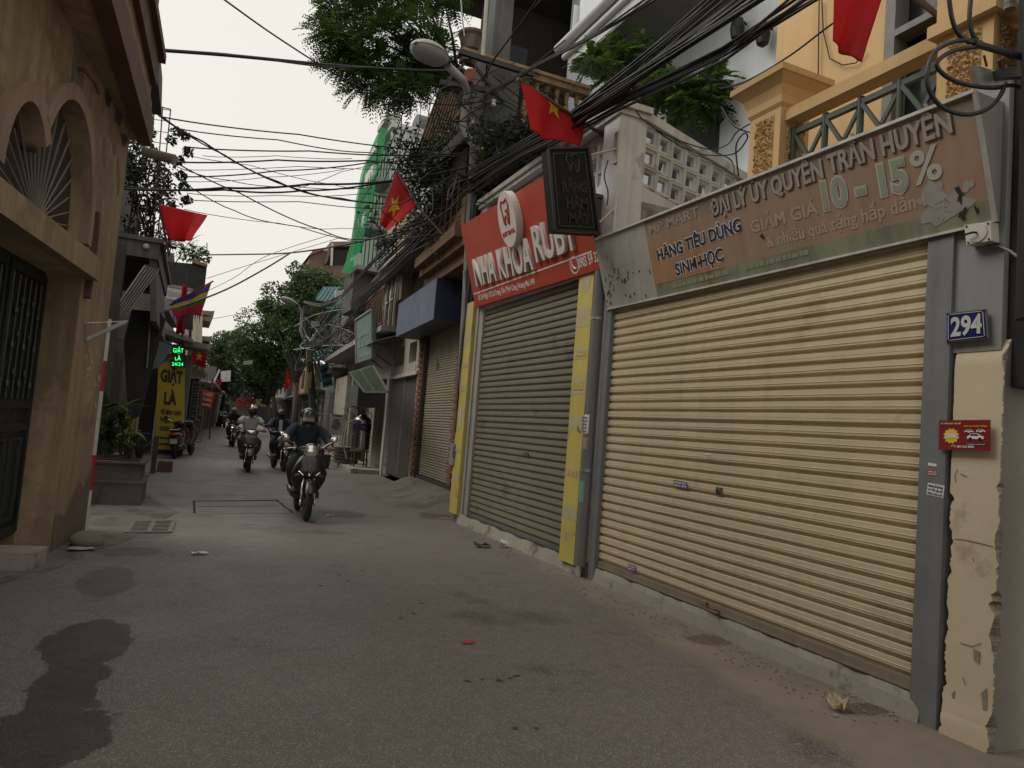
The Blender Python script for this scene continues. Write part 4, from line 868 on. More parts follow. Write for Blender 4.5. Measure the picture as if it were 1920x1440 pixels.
mb = MB(); mb.tube([bpx(1, .93, -.1), WA(6.55, 0, 4.62)], .014, 8); mb.build('bracket_arm', galv, bl); mb = MB(); mb.tube([bpx(1, .08, -.1), WA(6.55, 0, 3.95)], .014, 8); mb.build('bracket_arm', galv, bl); mb = MB(); mb.box((3.91, 6.53, 4.45), (3.929, 6.6, 4.8)); mb.build('bracket_plate', galv, bl)
mb = MB(); mb.box((3.86, 6.80, 3.75), (3.98, 7.05, 4.12)); mb.box((3.80, 6.78, 4.122), (3.98, 7.07, 4.16)); tag(mb.build('shutter_motor_box', mat('dark_grey_box', (.07, .07, .072), .6, .15, 4)), 'dark grey box on the white wall behind the black blade sign', 'box')
# ---------------------------------------------------------------- tall white house set back over the terrace
wh_p = mat('pale_blue_white_paint', (.66, .70, .73), .8, .05, .8, bump=.05, streak=.10)
wu = thing('white_upper_house', (7, 9, 4.1), 'tall pale white house with overhanging balcony set back behind the terrace plants', 'house')
WX = 5.9
WU = Frame((WX, 0), (0, 1), -1)
win = [(7.0, 4.2), (8.35, 4.2), (8.35, 6.55), (7.0, 6.55)]
plate([(5.65, 4.1), (11.9, 4.1), (11.9, 13), (5.65, 13)], [[(7.3, 4.3), (8.5, 4.3), (8.5, 6.55), (7.3, 6.55)]], .25, fmat(WU, -.25), 'wall', wh_p, wu)
mb = MB(); mb.box((WX+.26, 5.65, 4.1), (10, 5.9, 13)); mb.box((WX+.26, 11.65, 4.1), (10, 11.9, 13)); mb.build('wall', wh_p, wu)
mb = MB(); mb.box((WX+.10, 7.3, 4.3), (WX+.13, 8.5, 6.55)); wp = mb.build('window', mat('window_dim_glass', (.10, .11, .115), .12, .1), wu)
mb = MB(); mb.box((WX-.01, 7.30, 4.3), (WX+.1, 7.36, 6.55)); mb.box((WX-.01, 8.44, 4.3), (WX+.1, 8.5, 6.55)); mb.box((WX+.0, 7.36, 6.2), (WX+.1, 8.44, 6.55)); mb.build('window_frame', mat('dark_frame', (.045, .045, .048), .5, .1), wp)
lav = mat('lavender_panel', (.46, .46, .52), .75, .06)
mb = MB(); mb.box((WX-.05, 5.68, 4.1), (WX-.002, 6.25, 13)); pil = mb.build('corner_pilaster', mat('pilaster_white', (.68, .70, .73), .8, .06), wu)
for z0, z1 in ((4.3, 5.7), (5.82, 6.8), (6.92, 9)): mb = MB(); mb.box((WX-.058, 5.76, z0), (WX-.051, 6.17, z1)); mb.build('pilaster_panel', lav, pil)
# balcony: soffit, tiled edge
bx0, bz = 4.95, 7.30
mb = MB(); mb.box((bx0, 6.9, bz), (WX-.002, 9.9, bz+.12)); mb.build('balcony_soffit', mat('grey_green_soffit', (.22, .225, .205), .85, .08), wu)
mb = MB(); mb.box((bx0-.02, 6.88, bz-.02), (bx0+.0, 9.92, bz+.45)); mb.build('balcony_band', mat('balcony_white_tile', (.55, .56, .56), .5, .06), wu)
k = 0; y = 6.88
tl = MB(); tl.box((-.012, 0, 0), (0, .205, .30)); tme = tl.mesh('edge_tile', mat('balcony_white_tile', ()))
while y < 9.7: 
    o = link('edge_tile', tme, wu, Matrix.Translation((bx0-.021, y, bz+.0)), True); o.matrix_parent_inverse = world_of(wu).inverted(); y += .215
mb = MB(); mb.box((bx0+.02, 9.925, bz), (WX, 9.95, bz+1.1)); mb.box((bx0+.1, 6.9, bz+.45), (bx0+.14, 9.9, bz+1.3)); mb.build('balcony_parapet', wh_p, wu)
mb = MB(); mb.tube([(bx0-.09, 10.2, bz+.44), (bx0-.09, 5.5, bz+.44)], .075, 14); mb.tube([(bx0-.06, 10.0, bz+.22), (bx0-.06, 5.5, bz+.22)], .05, 12); mb.build('gutter_pipe', mat('pale_grey_pipe', (.55, .55, .54), .55, .1), wu)
fr2 = MB(); 
for y in (10.05, 10.6, 11.2): fr2.box((WX-.04, y, 8.2), (WX-.002, y+.06, 11.5))
for z in (8.2, 9.0, 9.8): fr2.box((WX-.035, 10.0, z), (WX-.003, 11.3, z+.06))
fr2.build('white_window_frame', mat('aged_white_frame', (.6, .57, .5), .6, .1), wu)
for (u, v) in ((1385, 55), (1433, 65)):
    q = WU.px(u, v, .12); mb = MB(); mb.lathe([(.03, .14), (.07, .12), (.09, 0), (.07, -.12), (.02, -.16)], WU(q[0], .14, q[1]), 10); mb.tube([WU(q[0], 0, q[1]+.1), WU(q[0], .14, q[1]+.16)], .015, 6)
    tag(mb.build('wall_lantern', blackp), 'black wall lantern on the white upper wall '+('right of the cable bundle' if u < 1400 else 'on the lavender pilaster'), 'lantern')
# ================================================================ foliage helpers
def quads_np(name, m, c, ax, ay, parent=None):
    """many small leaf diamonds at once: centres c, half axes ax (length) and ay (width)"""
    n = len(c); co = np.empty((n, 4, 3), np.float32); co[:, 0] = c-ax; co[:, 1] = c+ay-ax*.1; co[:, 2] = c+ax; co[:, 3] = c-ay-ax*.1
    me = bpy.data.meshes.new(name); me.vertices.add(n*4); me.vertices.foreach_set('co', co.ravel()); me.loops.add(n*4); me.loops.foreach_set('vertex_index', np.arange(n*4, dtype=np.int32))
    me.polygons.add(n); me.polygons.foreach_set('loop_start', np.arange(0, n*4, 4, dtype=np.int32)); me.polygons.foreach_set('loop_total', np.full(n, 4, np.int32)); me.update(calc_edges=True)
    me.materials.append(m); return link(name, me, parent)
def rdir(n, rs, flat=0.0):
    d = rs.normal(size=(n, 3)); d[:, 2] *= (1-flat); return d/np.linalg.norm(d, axis=1, keepdims=True)
def leafcloud(name, m, clumps, per, ln, wd, parent=None, seed=0, flat=.3, droop=.0):
    """clumps: (centre, radius triple); leaves sit mostly in the outer shell of each clump"""
    rs = np.random.RandomState(seed); C, A, B = [], [], []
    for (c, r) in clumps:
        n = max(8, int(per*rs.uniform(.7, 1.3))); d = rdir(n, rs); k = rs.uniform(.35, 1.05, size=(n, 1))**.6
        p = np.array(c)+d*k*np.array(r); a = rdir(n, rs, flat); a[:, 2] -= droop; a /= np.linalg.norm(a, axis=1, keepdims=True)
        b = np.cross(a, rdir(n, rs)); b /= np.linalg.norm(b, axis=1, keepdims=True)+1e-6; s = rs.uniform(.6, 1.3, size=(n, 1))
        C.append(p); A.append(a*ln*.5*s); B.append(b*wd*.5*s)
    return quads_np(name, m, np.concatenate(C), np.concatenate(A), np.concatenate(B), parent)
def crown_clumps(c, r, n, cr, seed):
    rs = np.random.RandomState(seed); out = []
    for i in range(n):
        d = rdir(1, rs)[0]; k = rs.uniform(.35, 1.0); q = np.array(c)+d*k*np.array(r)*np.array([1, 1, 1]); s = cr*rs.uniform(.6, 1.35)
        out.append((q, (s, s, s*.75)))
    return out
bark = mat('grey_brown_bark', (.075, .06, .048), .95, .3, 8, bump=.6, bscale=20)
lf_dark = leaf_mat('dark_leaf', (.022, .042, .014)); lf_mid = leaf_mat('mid_leaf', (.045, .085, .02)); lf_lite = leaf_mat('light_leaf', (.085, .15, .03)); lf_olive = leaf_mat('olive_leaf', (.05, .07, .025)); lf_far = leaf_mat('far_leaf', (.05, .082, .03))
def tree(name, base, top_c, r, label, group=None, n=46, per=260, cr=.9, ln=.16, m=None, seed=1, tr=.18, forks=6):
    base, top_c = V(base), V(top_c); t = thing(name, base, label, 'tree', group)
    mb = MB(); fk = base.lerp(top_c, .45); mb.tube([base, base.lerp(fk, .5)+V((.08, .05, 0)), fk], [tr, tr*.8, tr*.6], 9)
    rnd = random.Random(seed)
    for i in range(forks):
        a = 2*math.pi*i/forks+rnd.random(); e = top_c+V((math.cos(a)*r[0]*.65, math.sin(a)*r[1]*.65, rnd.uniform(-.3, .5)*r[2])); mb.tube([fk, fk.lerp(e, .5)+V((0, 0, -.1)), e], [tr*.5, tr*.3, tr*.1], 6)
    mb.build('trunk', bark, t, smooth='all')
    leafcloud('crown', m or lf_mid, crown_clumps(top_c, r, n, cr, seed), per, ln, ln*.5, t, seed)
    return t
def strap_leaf(L, w_, bend, m, key):
    k = 'strap'+key
    if k in bpy.data.meshes: return bpy.data.meshes[k]
    mb = MB(); n = 6; vs = []
    for i in range(n):
        t = i/(n-1); a = bend*t; x = L*(math.sin(a)/bend if bend else t); z = L*((1-math.cos(a))/bend if bend else 0); wd = w_*(.45+1.1*t-1.5*t*t if t < .98 else .02)
        vs += [(x, -wd/2, -z+.004*abs(wd)), (x, 0, -z-.006), (x, wd/2, -z)]
    mb.add(vs, [(i*3+j, i*3+j+1, i*3+j+4, i*3+j+3) for i in range(n-1) for j in range(2)]); me = mb.mesh(k, m, 'all'); return me
def rosette(parent, c, n, L, w_, m, key, seed, elev=(5, 75), bend=1.0, inv=True):
    rnd = random.Random(seed); mes = [strap_leaf(L*f, w_, bend*g, m, key+str(i)) for i, (f, g) in enumerate(((1, 1), (.8, .7), (.9, 1.3)))]
    for i in range(n):
        mm = Matrix.Translation(V(c)+V((0, 0, rnd.uniform(-.06, .06)*L*2))) @ Matrix.Rotation(i*2.4+rnd.uniform(-.3, .3), 4, 'Z') @ Matrix.Rotation(-R(rnd.uniform(*elev)), 4, 'Y') @ Matrix.Rotation(rnd.uniform(-.5, .5), 4, 'X')
        o = link('leaf', mes[i % 3], parent, mm, True); o.matrix_parent_inverse = world_of(parent).inverted()
pot_m = mat('terracotta_pot', (.20, .09, .05), .85, .2, 6); pot_d = mat('dark_pot', (.06, .05, .045), .8, .2, 6); soil = mat('soil', (.03, .022, .016), .95, .3, 20)
def potted(name, c, label, h, L, w_, n, m, key, seed, pot=(.16, .28), pm=None, group=None, tiers=1, bend=1.0):
    c = V(c); t = thing(name, c, label, 'potted plant', group); mb = MB(); mb.lathe([(pot[0]*.7, 0), (pot[0]*.95, pot[1]*.9), (pot[0]*1.08, pot[1]*.9), (pot[0]*1.08, pot[1]), (pot[0]*.9, pot[1]), (pot[0]*.85, pot[1]*.92)], c, 16); mb.build('pot', pm or pot_d, t)
    mb = MB(); mb.tube([c+V((0, 0, pot[1]*.8)), c+V((.02, 0, h))], .02, 6); mb.build('stem', bark, t)
    for k in range(tiers): rosette(t, c+V((0, 0, h*(1-.28*k))), n, L, w_, m, key, seed+k, bend=bend)
    return t
# ================================================================ RIGHT, further on: the facade line bends a little
FB = Frame((4.45, 12.0), (.0588, 1), -1)
def at_s(fr, u, v, s):
    q = onplane(u, v, (fr(s, 0, 0), fr.d))-fr.p; return (q.dot(fr.n), q.z)
bh_ = thing('brick_shop_house', FB(2.2, 0, 0), 'brown house with tiled eave, dark blue box sign and brick flanked roller shutter', 'house')
tan_sh = mat('taupe_shutter', (.38, .335, .245), .55, .07, 1.5, bump=.05, streak=.15, fine=.03)
brick_m = mat('red_brick', (.20, .085, .055), .85, .35, 9, bump=.3, fine=.15); mortar = mat('dark_mortar', (.055, .048, .042), .95, .2)
rb = roller(FB, .80, 3.42, .36, 3.60, .054, tan_sh, bh_, n=-.10, seam_every=99)
mb = MB(); mb.beam(FB(2.6, -.06, 2.9), FB(2.55, -.06, 2.75), .012); mb.torus(FB(2.5, -.06, 2.72), .08, .008, FB.mat(0, 0, 0).to_3x3().to_4x4() @ Matrix.Rotation(R(90), 4, 'X'), 14, 5); mb.build('pull_loop', rust, rb)
mb = MB(); mb.fbox(FB, -1.6, .79, -.4, -.03, 0, 3.7); mb.fbox(FB, 3.43, 3.95, -.4, -.03, 0, 3.7); mb.fbox(FB, .79, 3.43, -.4, -.13, 3.55, 3.9); mb.fbox(FB, .79, 3.43, -.4, -.02, -.05, .355); mb.build('wall', mortar, bh_)
bb = MB(); bb.box((-.105, -.05, -.030), (.105, .05, .030)); bme = bb.mesh('brick', brick_m)
rnd = random.Random(6); inv_ = world_of(bh_).inverted()
for (a, b, hw) in ((.40, .79, 0), (3.55, 3.95, 1)):
    for r in range(44):
        offs = (.0, .21) if r % 2 else (-.105, .105, .315)
        for o_ in offs:
            s = a+.105+o_
            if s-.105 < a-.09 or s+.105 > b+.10: continue
            mm = FB.mat(s+rnd.uniform(-.008, .008), -.02+rnd.uniform(-.004, .008), .42+r*.072); o = link('brick', bme, bh_, mm, True); o.matrix_parent_inverse = inv_
mb = MB(); mb.fbox(FB, 3.435, 3.53, -.1, .03, .3, 3.6); mb.build('timber_frame', wood_d, bh_)
def rampz(a, b):
    s, n = lerp(-1.2, 4.6, a), lerp(-.1, 2.0, b); h = .29*max(0, 1-max(0, n-.1)/1.5)**3.2; q = min(1, max(0, (s+.5)/1.1)); w_ = min(1, max(0, (4.6-s)/.8)); return FB(s, n, h*q*q*(3-2*q)*w_+.012*math.sin(s*7)*math.sin(n*9)*(1-b)-.012*b)
mb = MB(); mb.grid(rampz, 40, 16); mb.build('entrance_ramp', mat('worn_ramp_concrete', (.15, .13, .112), .9, .2, 2, bump=.5, dirt=(.09, .08, .07), damt=.3, fine=.1), bh_)
# blue box sign
s1 = .72; n1, zb = at_s(FB, 814, 599, s1); _, zt = at_s(FB, 820, 520, s1)
blue_s = mat('dusty_blue_box', (.11, .13, .205), .6, .14, 1.2, streak=.35, dirt=(.16, .16, .17), damt=.06); blue_d = mat('navy_box_side', (.028, .036, .07), .55, .1)
bx = thing('box_sign', FB(3, .4, zb), 'dusty blank blue box sign projecting over the taupe roller shutter', 'sign')
s2 = FB.px(743, 631, n1)[0]
mb = MB(); mb.fbox(FB, s1, s2, .0, n1, zb, zt); mb.build('sign_box', blue_d, bx)
mb = MB(); mb.fbox(FB, s1+.01, s2-.01, n1+.001, n1+.012, zb+.01, zt-.01); mb.build('sign_face', blue_s, bx)
# upper floor: wall, window, eaves with round tiles, cornice
up_w = mat('brown_upper_wall', (.15, .10, .065), .9, .2, 1.5, bump=.2, streak=.35); ochre_o = mat('old_ochre_trim', (.19, .115, .06), .85, .2, 2, bump=.15, streak=.3)
mb = MB(); mb.fbox(FB, -1.7, 8.4, -5, -.05, 3.9, 5.3); mb.fbox(FB, -1.7, 3.6, -5, -.9, 5.3, 6.2); mb.build('upper_wall', up_w, bh_)
for k, (z0, z1, n_) in enumerate(((4.25, 4.45, .22), (4.452, 4.6, .36), (4.602, 4.8, .50))):
    mb = MB(); mb.fbox(FB, -1.2+.1*k, 2.1-.1*k, -.05, n_+.25, z0, z1); mb.build('balcony_moulding', ochre_o, bh_)
mb = MB(); mb.fbox(FB, -1.2, 8.3, -.05, .55, 5.28, 5.36); mb.build('eave_slab', ochre_o, bh_)
tm = mat('terracotta_tile', (.16, .085, .055), .8, .4, 7, bump=.2, fine=.2)
tt = MB(); tt.tube([(0, 0, 0), (0, -.5, .30)], .052, 8); tmesh = tt.mesh('roof_tile', tm, 'all')
for i in range(52):
    mm = FB.mat(-1.2+i*.183, .60, 5.40); o = link('roof_tile', tmesh, bh_, mm, True); o.matrix_parent_inverse = inv_
mb = MB(); mb.slab([FB(-1.2, .58, 5.36), FB(8.3, .58, 5.36), FB(8.3, -.6, 6.06), FB(-1.2, -.6, 6.06)], (0, 0, .03)); mb.build('roof_pan', tm, bh_)
# caged balcony with a round ornament
for i in range(9):
    mb = MB(); s = -1.0+i*.36; mb.tube([FB(s, .74, 4.8), FB(s, .74, 5.7)], .009, 5); mb.build('cage_bar', rust, bh_)
for z in (4.95, 5.2, 5.45, 5.7): mb = MB(); mb.tube([FB(-1.0, .74, z), FB(1.9, .74, z)], .009, 5); mb.build('cage_bar', rust, bh_)
mb = MB(); mb.fbox(FB, -1.0, 1.9, .45, .60, 4.8, 5.5); mb.build('balcony_front', ochre_o, bh_)
for s in (.2, 1.2): mb = MB(); mb.lathe([(.19, 0), (.19, .04), (.12, .07), (.02, .07)], (0, 0, 0), 18, None); mb.v = [tuple(FB(s+q[0], .60+q[2], 5.15+q[1]*1.1)) for q in mb.v]; mb.build('round_ornament', rust, bh_)
# tall window beside it
mb = MB(); mb.fbox(FB, 5.6, 8.2, -.05, .25, 4.6, 6.9); mb.build('bay_wall', mat('stained_cream_wall', (.33, .27, .20), .9, .2, 1.5, streak=.35, dirt=(.18, .12, .08), damt=.2), bh_)
mb = MB(); mb.fbox(FB, 6.2, 7.4, .251, .27, 4.0, 5.3); wn = mb.build('window', mat('window_dim_glass', ()), bh_)
mb = MB()
for s in (6.15, 6.75, 7.4): mb.fbox(FB, s, s+.06, .252, .30, 3.95, 5.35)
for z in (3.95, 4.7, 5.3): mb.fbox(FB, 6.15, 7.46, .253, .295, z, z+.05)
mb.build('window_frame', mat('aged_white_frame', ()), wn)
# ---------------------------------------------------------------- folding gate bay
gb = thing('gate_house', FB(5.6, 0, 0), 'cream walled house with folding steel gate, two vent holes and red balcony grille', 'house')
crw = mat('aged_cream_wall', (.44, .40, .33), .9, .14, 1.5, bump=.15, streak=.3, dirt=(.25, .21, .16), damt=.2)
plate([(3.96, 0), (7.75, 0), (7.75, 3.75), (3.96, 3.75)], [[(4.05, -.01), (7.2, -.01), (7.2, 2.62), (4.05, 2.62)], [(4.35, 2.95), (5.15, 2.95), (5.15, 3.45), (4.35, 3.45)], [(5.75, 2.95), (6.7, 2.95), (6.7, 3.45), (5.75, 3.45)]], .25, fmat(FB, -.25), 'wall', crw, gb)
mb = MB(); mb.fbox(FB, 3.96, 7.75, -3, -.8, 0, 3.75); mb.build('dark_hall', dark_in, gb)
mb = MB(); mb.fbox(FB, 7.2, 7.36, .0, .05, 0, 2.7); mb.fbox(FB, 3.97, 7.2, .0, .05, 2.62, 2.7); mb.build('gate_frame', mat('white_gate_frame', (.5, .48, .44), .7, .12, streak=.25), gb)
gsteel = mat('gate_steel', (.24, .215, .195), .55, .2, 6, streak=.2)
gat = MB(); gat.fbox(FB, 4.06, 7.19, -.14, -.12, 2.40, 2.46); gat.fbox(FB, 4.06, 7.19, -.14, -.12, .12, .18); gat.fbox(FB, 5.6, 5.66, -.14, -.06, .12, 2.6); gate2 = gat.build('folding_gate', gsteel, gb)
for i in range(34):
    s = 4.1+i*.092; mb = MB(); mb.fbox(FB, s, s+.022, -.10, -.075, .10, 2.6); mb.build('gate_bar', gsteel, gate2)
    if i < 33:
        mb = MB()
        for k in range(4):
            z = .25+k*.58; mb.beam(FB(s+.01, -.115, z), FB(s+.10, -.115, z+.28), .012); mb.beam(FB(s+.10, -.108, z), FB(s+.01, -.108, z+.28), .012)
        mb.build('gate_lattice', gsteel, gate2)
mb = MB(); mb.fbox(FB, 4.0, 7.3, -.30, -.20, .05, 2.62); mb.build('gate_backing', mat('gate_backing', (.035, .032, .03), .7, .2), gate2)
# red balcony grille above
rgm = mat('red_brown_grille', (.15, .05, .04), .6, .25, 5)
n_r = .62; zr0 = at_s(FB, 745, 600, 7.1)[1]
mb = MB(); mb.fbox(FB, 5.9, 9.0, -.05, n_r, 3.78, 3.92); mb.build('balcony_slab', conc, gb)
for i in range(20):
    s = 5.95+i*.155; mb = MB(); mb.fbox(FB, s, s+.014, n_r-.014, n_r, 3.92, 4.95); mb.build('balcony_bar', rgm, gb)
for z in (3.95, 4.92): mb = MB(); mb.fbox(FB, 5.9, 9.05, n_r-.035, n_r+.005, z, z+.05); mb.build('balcony_rail', rgm, gb)
for i in range(5): mb = MB(); mb.fbox(FB, 5.9, 5.93, i*.12, i*.12+.03, 3.92, 4.95); mb.build('balcony_bar', rgm, gb)
mb = MB(); mb.slab([FB(5.8, 0, 3.75), FB(8.6, 0, 3.75), FB(8.6, .8, 3.45), FB(5.8, .8, 3.45)], (0, 0, .03)); mb.build('metal_canopy', mat('grey_sheet', (.2, .19, .17), .6, .2, 4, streak=.3), gb)
for s in (5.9, 7.2, 8.5): mb = MB(); mb.beam(FB(s, .02, 3.0), FB(s, .75, 3.45), .03); mb.build('canopy_strut', rust, gb)
# ---------------------------------------------------------------- white house with tank, awning, dracaena
wh2 = thing('white_low_house', FB(11, 0, 0), 'low whitish house behind the steel water tank and drooping awning', 'house')
plate([(7.76, 0), (16.5, 0), (16.5, 3.6), (7.76, 3.6)], [[(8.0, -.01), (9.6, -.01), (9.6, 2.7), (8.0, 2.7)], [(10.6, -.01), (13.4, -.01), (13.4, 2.5), (10.6, 2.5)]], .3, fmat(FB, -.35), 'wall', crw, wh2)
mb = MB(); mb.fbox(FB, 7.76, 16.5, -3, -1.0, 0, 3.6); mb.build('dark_hall', mat('dim_interior', (.05, .045, .04), .9, .3), wh2)
mb = MB(); mb.fbox(FB, 10.9, 13.3, -.34, -.30, 0, 2.5); mb.build('door', mat('green_grey_door', (.08, .085, .07), .7, .2, streak=.3), wh2)
mb = MB(); mb.fbox(FB, 8, 16.5, -.1, .9, 3.6, 3.75); mb.build('canopy_slab', conc, wh2)
mb = MB(); mb.fbox(FB, 13.4, 16.6, -.1, .35, 0, 3.0); mb.fbox(FB, 13.0, 13.38, -.05, .2, 0, 3.4); mb.build('white_pier', crw, wh2)
mb = MB(); mb.fbox(FB, 7.9, 9.7, .1, .75, 1.85, 2.45); mb.build('vent_hood', mat('dark_hood', (.06, .06, .058), .6, .2), wh2)
mb = MB(); mb.slab([FB(7.6, -.1, .0), FB(17, -.1, 0), FB(17, 1.0, 0), FB(7.6, .8, 0)], (0, 0, .12)); mb.build('raised_floor', conc, wh2)
# awning panel hanging askew
aw = [onplane(u, v, (FB(10, .9, 0), FB.n)) for u, v in ((656, 699), (700, 686))]+[onplane(u, v, (FB(8.6, 1.25, 0), FB.n)) for u, v in ((727, 735), (684, 735))]
awt = thing('sheet_awning', sum(aw, V((0, 0, 0)))/4, 'faded green sheet awning drooping over the dark vent hood', 'awning')
mb = MB(); mb.slab(aw, (0, 0, .02)); mb.build('sheet', mat('faded_green_sheet', (.05, .066, .045), .95, .15, 2.5, streak=.3, spec=.05), awt)
mb = MB()
for i in range(4): mb.beam(aw[i], aw[(i+1) % 4], .04)
mb.beam(aw[0].lerp(aw[1], .5), aw[3].lerp(aw[2], .5), .03); mb.build('frame', mat('green_frame', (.10, .115, .095), .7, .15), awt)
# water tank
tk = FB(8.75, .42, .12); tkt = thing('water_tank', tk, 'ribbed stainless water tank with blue band on an iron stand', 'water tank')
st_m = mat('stainless_steel', (.34, .31, .28), .22, .1, 5, metal=.9)
pr = [(.16, .45)]
for i in range(17): pr += [(.245+(.016 if i % 2 else 0), .50+i*.054)]
pr += [(.20, 1.42), (.10, 1.47), (.10, 1.51), (.02, 1.52)]
mb = MB(); mb.lathe(pr, tk, 24); mb.build('tank', st_m, tkt, smooth='all')
mb = MB(); mb.lathe([(.264, 1.05), (.267, 1.06), (.267, 1.24), (.264, 1.25)], tk, 24, cap=False); bdn = mb.build('blue_band', mat('tank_blue', (.015, .018, .06), .4, .05), tkt)
lettering('HÀ', tk+V((-.08, -.262, 1.11)), tk+V((.06, -.262, 1.11)), V((0, 0, .07)), mat('dim_band_print', (.2, .2, .22), .6), bdn, .02, .004, .0, nrm=(0, -1, 0))
for a in (45, 135, 225, 315):
    mb = MB(); mb.beam(tk+V((.26*math.cos(R(a)), .26*math.sin(R(a)), 0)), tk+V((.24*math.cos(R(a)), .24*math.sin(R(a)), .46)), .035); mb.build('leg', rust, tkt)
mb = MB(); mb.torus(tk+V((0, 0, .45)), .25, .02, None, 20, 6); mb.torus(tk+V((0, 0, .2)), .25, .012, None, 20, 6); mb.build('ring', rust, tkt)
mb = MB(); mb.tube([tk+V((-.3, 0, 1.3)), tk+V((-.45, -.05, 1.25)), tk+V((-.5, -.05, .6)), tk+V((-.35, 0, .2))], .025, 8); tag(mb.build('hose', mat('pale_hose', (.42, .36, .29), .6)), 'pale bent pipe hanging beside the steel water tank', 'pipe')
# basin stack and bucket
bs = FB(9.9, .75, .12); b_t = thing('washing_basins', bs, 'stack of grey basins and boards beside the water tank', 'basins')
for i in range(5): mb = MB(); mb.lathe([(.22, i*.1), (.30+.02*(i % 2), i*.1+.08), (.32+.02*(i % 2), i*.1+.095)], bs+V((.02*(i % 2), .03*i, 0)), 16); mb.build('basin', (galv, mat('grey_plastic', (.2, .19, .18), .6))[i % 2], b_t)
mb = MB(); mb.lathe([(.13, 0), (.165, .36), (.18, .36), (.18, .39), (.15, .39), (.12, .05)], FB(9.0, 1.35, .0), 16); tag(mb.build('bucket', mat('black_bucket', (.03, .03, .03), .5)), 'black plastic bucket on the road edge before the water tank', 'bucket')
potted('dracaena', V((P(668, 800, y=22.2).x, 22.2, .10)), 'tall dracaena with long drooping leaves left of the water tank', 1.75, .75, .055, 26, lf_dark, 'drac', 3, (.2, .4), tiers=2, bend=1.3)
potted('dracaena', FB(16.5, 1.0, .1), 'tall bushy dracaena behind the leading scooter rider', 2.0, .8, .06, 26, lf_dark, 'drac', 5, (.2, .4), tiers=3, bend=1.3)
potted('potted_plant', FB(13.2, 1.1, .1), 'spiky plant in a grey pot under the white poster board', .5, .5, .04, 22, lf_olive, 'spk', 8, (.22, .3), bend=.8)
potted('potted_plant', FB(14.3, 1.3, .05), 'spiky plant in a terracotta pot left of the poster board', .5, .5, .04, 22, lf_olive, 'spk', 9, (.2, .28), pm=pot_m, bend=.8)
q = [P(u, v, y=24.9) for u, v in ((617, 815), (641, 816), (645, 778), (620, 775))]
pb = thing('poster_board', q[0], 'grey poster board with a blurred figure standing before the white pier', 'board')
mb = MB(); mb.slab(q, (0, .04, 0)); mb.build('board', mat('poster_grey', (.36, .35, .36), .6, .3, 3), pb)
mb = MB(); c = sum(q, V((0, 0, 0)))/4
mb.slab([c+V((.16*math.cos(R(a))*(1+.3*math.sin(a)), -.003, .2*math.sin(R(a)))) for a in range(0, 360, 30)], (0, -.002, 0)); mb.slab([q[3].lerp(q[2], .15)+V((0, -.003, -.09)), q[3].lerp(q[2], .85)+V((0, -.003, -.09)), q[3].lerp(q[2], .85)+V((0, -.003, -.03)), q[3].lerp(q[2], .15)+V((0, -.003, -.03))], (0, -.002, 0)); mb.build('printed_figure', mat('poster_figure', (.16, .13, .14), .6, .4, 8), pb)
for x in (.1, .9): mb = MB(); mb.beam(q[0].lerp(q[1], x), V((q[0].lerp(q[1], x).x, 24.9, .05)), .03); mb.build('leg', galv, pb)
# hanging sign boards
def hang(name, label, pix, y, m, rows=(), tm=None, th=.06, frame=None):
    q = [P(u, v, y=yy) for (u, v), yy in zip(pix, y)]; t = thing(name, sum(q, V((0, 0, 0)))/4, label, 'sign'); n = (q[1]-q[0]).cross(q[3]-q[0]).normalized(); n = -n if n.dot(EYE-q[0]) < 0 else n
    mb = MB(); mb.slab(q, n*-th); mb.build('board', m, t); k = len(rows)
    for i, s in enumerate(rows):
        z = 1-(i+1)/(k+.3)
        if s: print_row(q[0].lerp(q[1], .12).lerp(q[3].lerp(q[2], .12), z), q[0].lerp(q[1], .88).lerp(q[3].lerp(q[2], .88), z), (q[3]-q[0])*(.5/(k+.3)), tm, t, n, 4, i)
        if 0: lettering(s, q[0].lerp(q[1], .12).lerp(q[3].lerp(q[2], .12), z), q[0].lerp(q[1], .88).lerp(q[3].lerp(q[2], .88), z), (q[3]-q[0])*(.55/(k+.3)), tm, t, .03, .004, .002, nrm=n)
    if frame:
        mb = MB()
        for i in range(4): mb.beam(q[i], q[(i+1) % 4], .05)
        mb.build('frame', frame, t)
    return t, q
hang('hanging_sign', 'pale green hanging sign below the red balcony grille', [(668, 680), (697, 671), (697, 580), (667, 600)], (19.6, 18.6, 18.6, 19.6), mat('pale_green_sign', (.20, .30, .26), .6, .1, 2, streak=.15), ('', 'PHỞ', 'CƠM', 'BÚN'), mat('pale_green_print', (.27, .36, .32), .6), .12, galv)
t_, q_ = hang('hanging_sign', 'light blue hanging sign tilted above the far pavement plants', [(606, 728), (625, 722), (615, 679), (598, 688)], (31, 31, 31, 31), mat('sky_blue_sign', (.13, .34, .44), .6, .1, 3), ('BIA', 'HƠI', '24H'), navy, .08)
hang('hanging_sign', 'cream narrow hanging sign just left of the light blue one', [(588, 729), (600, 728), (597, 690), (590, 692)], (31.5, 31.5, 31.5, 31.5), mat('cream_sign', (.44, .36, .22), .6, .1, 3), ('A', 'B'), mat('cream_sign_print', (.3, .24, .15), .6), .08)
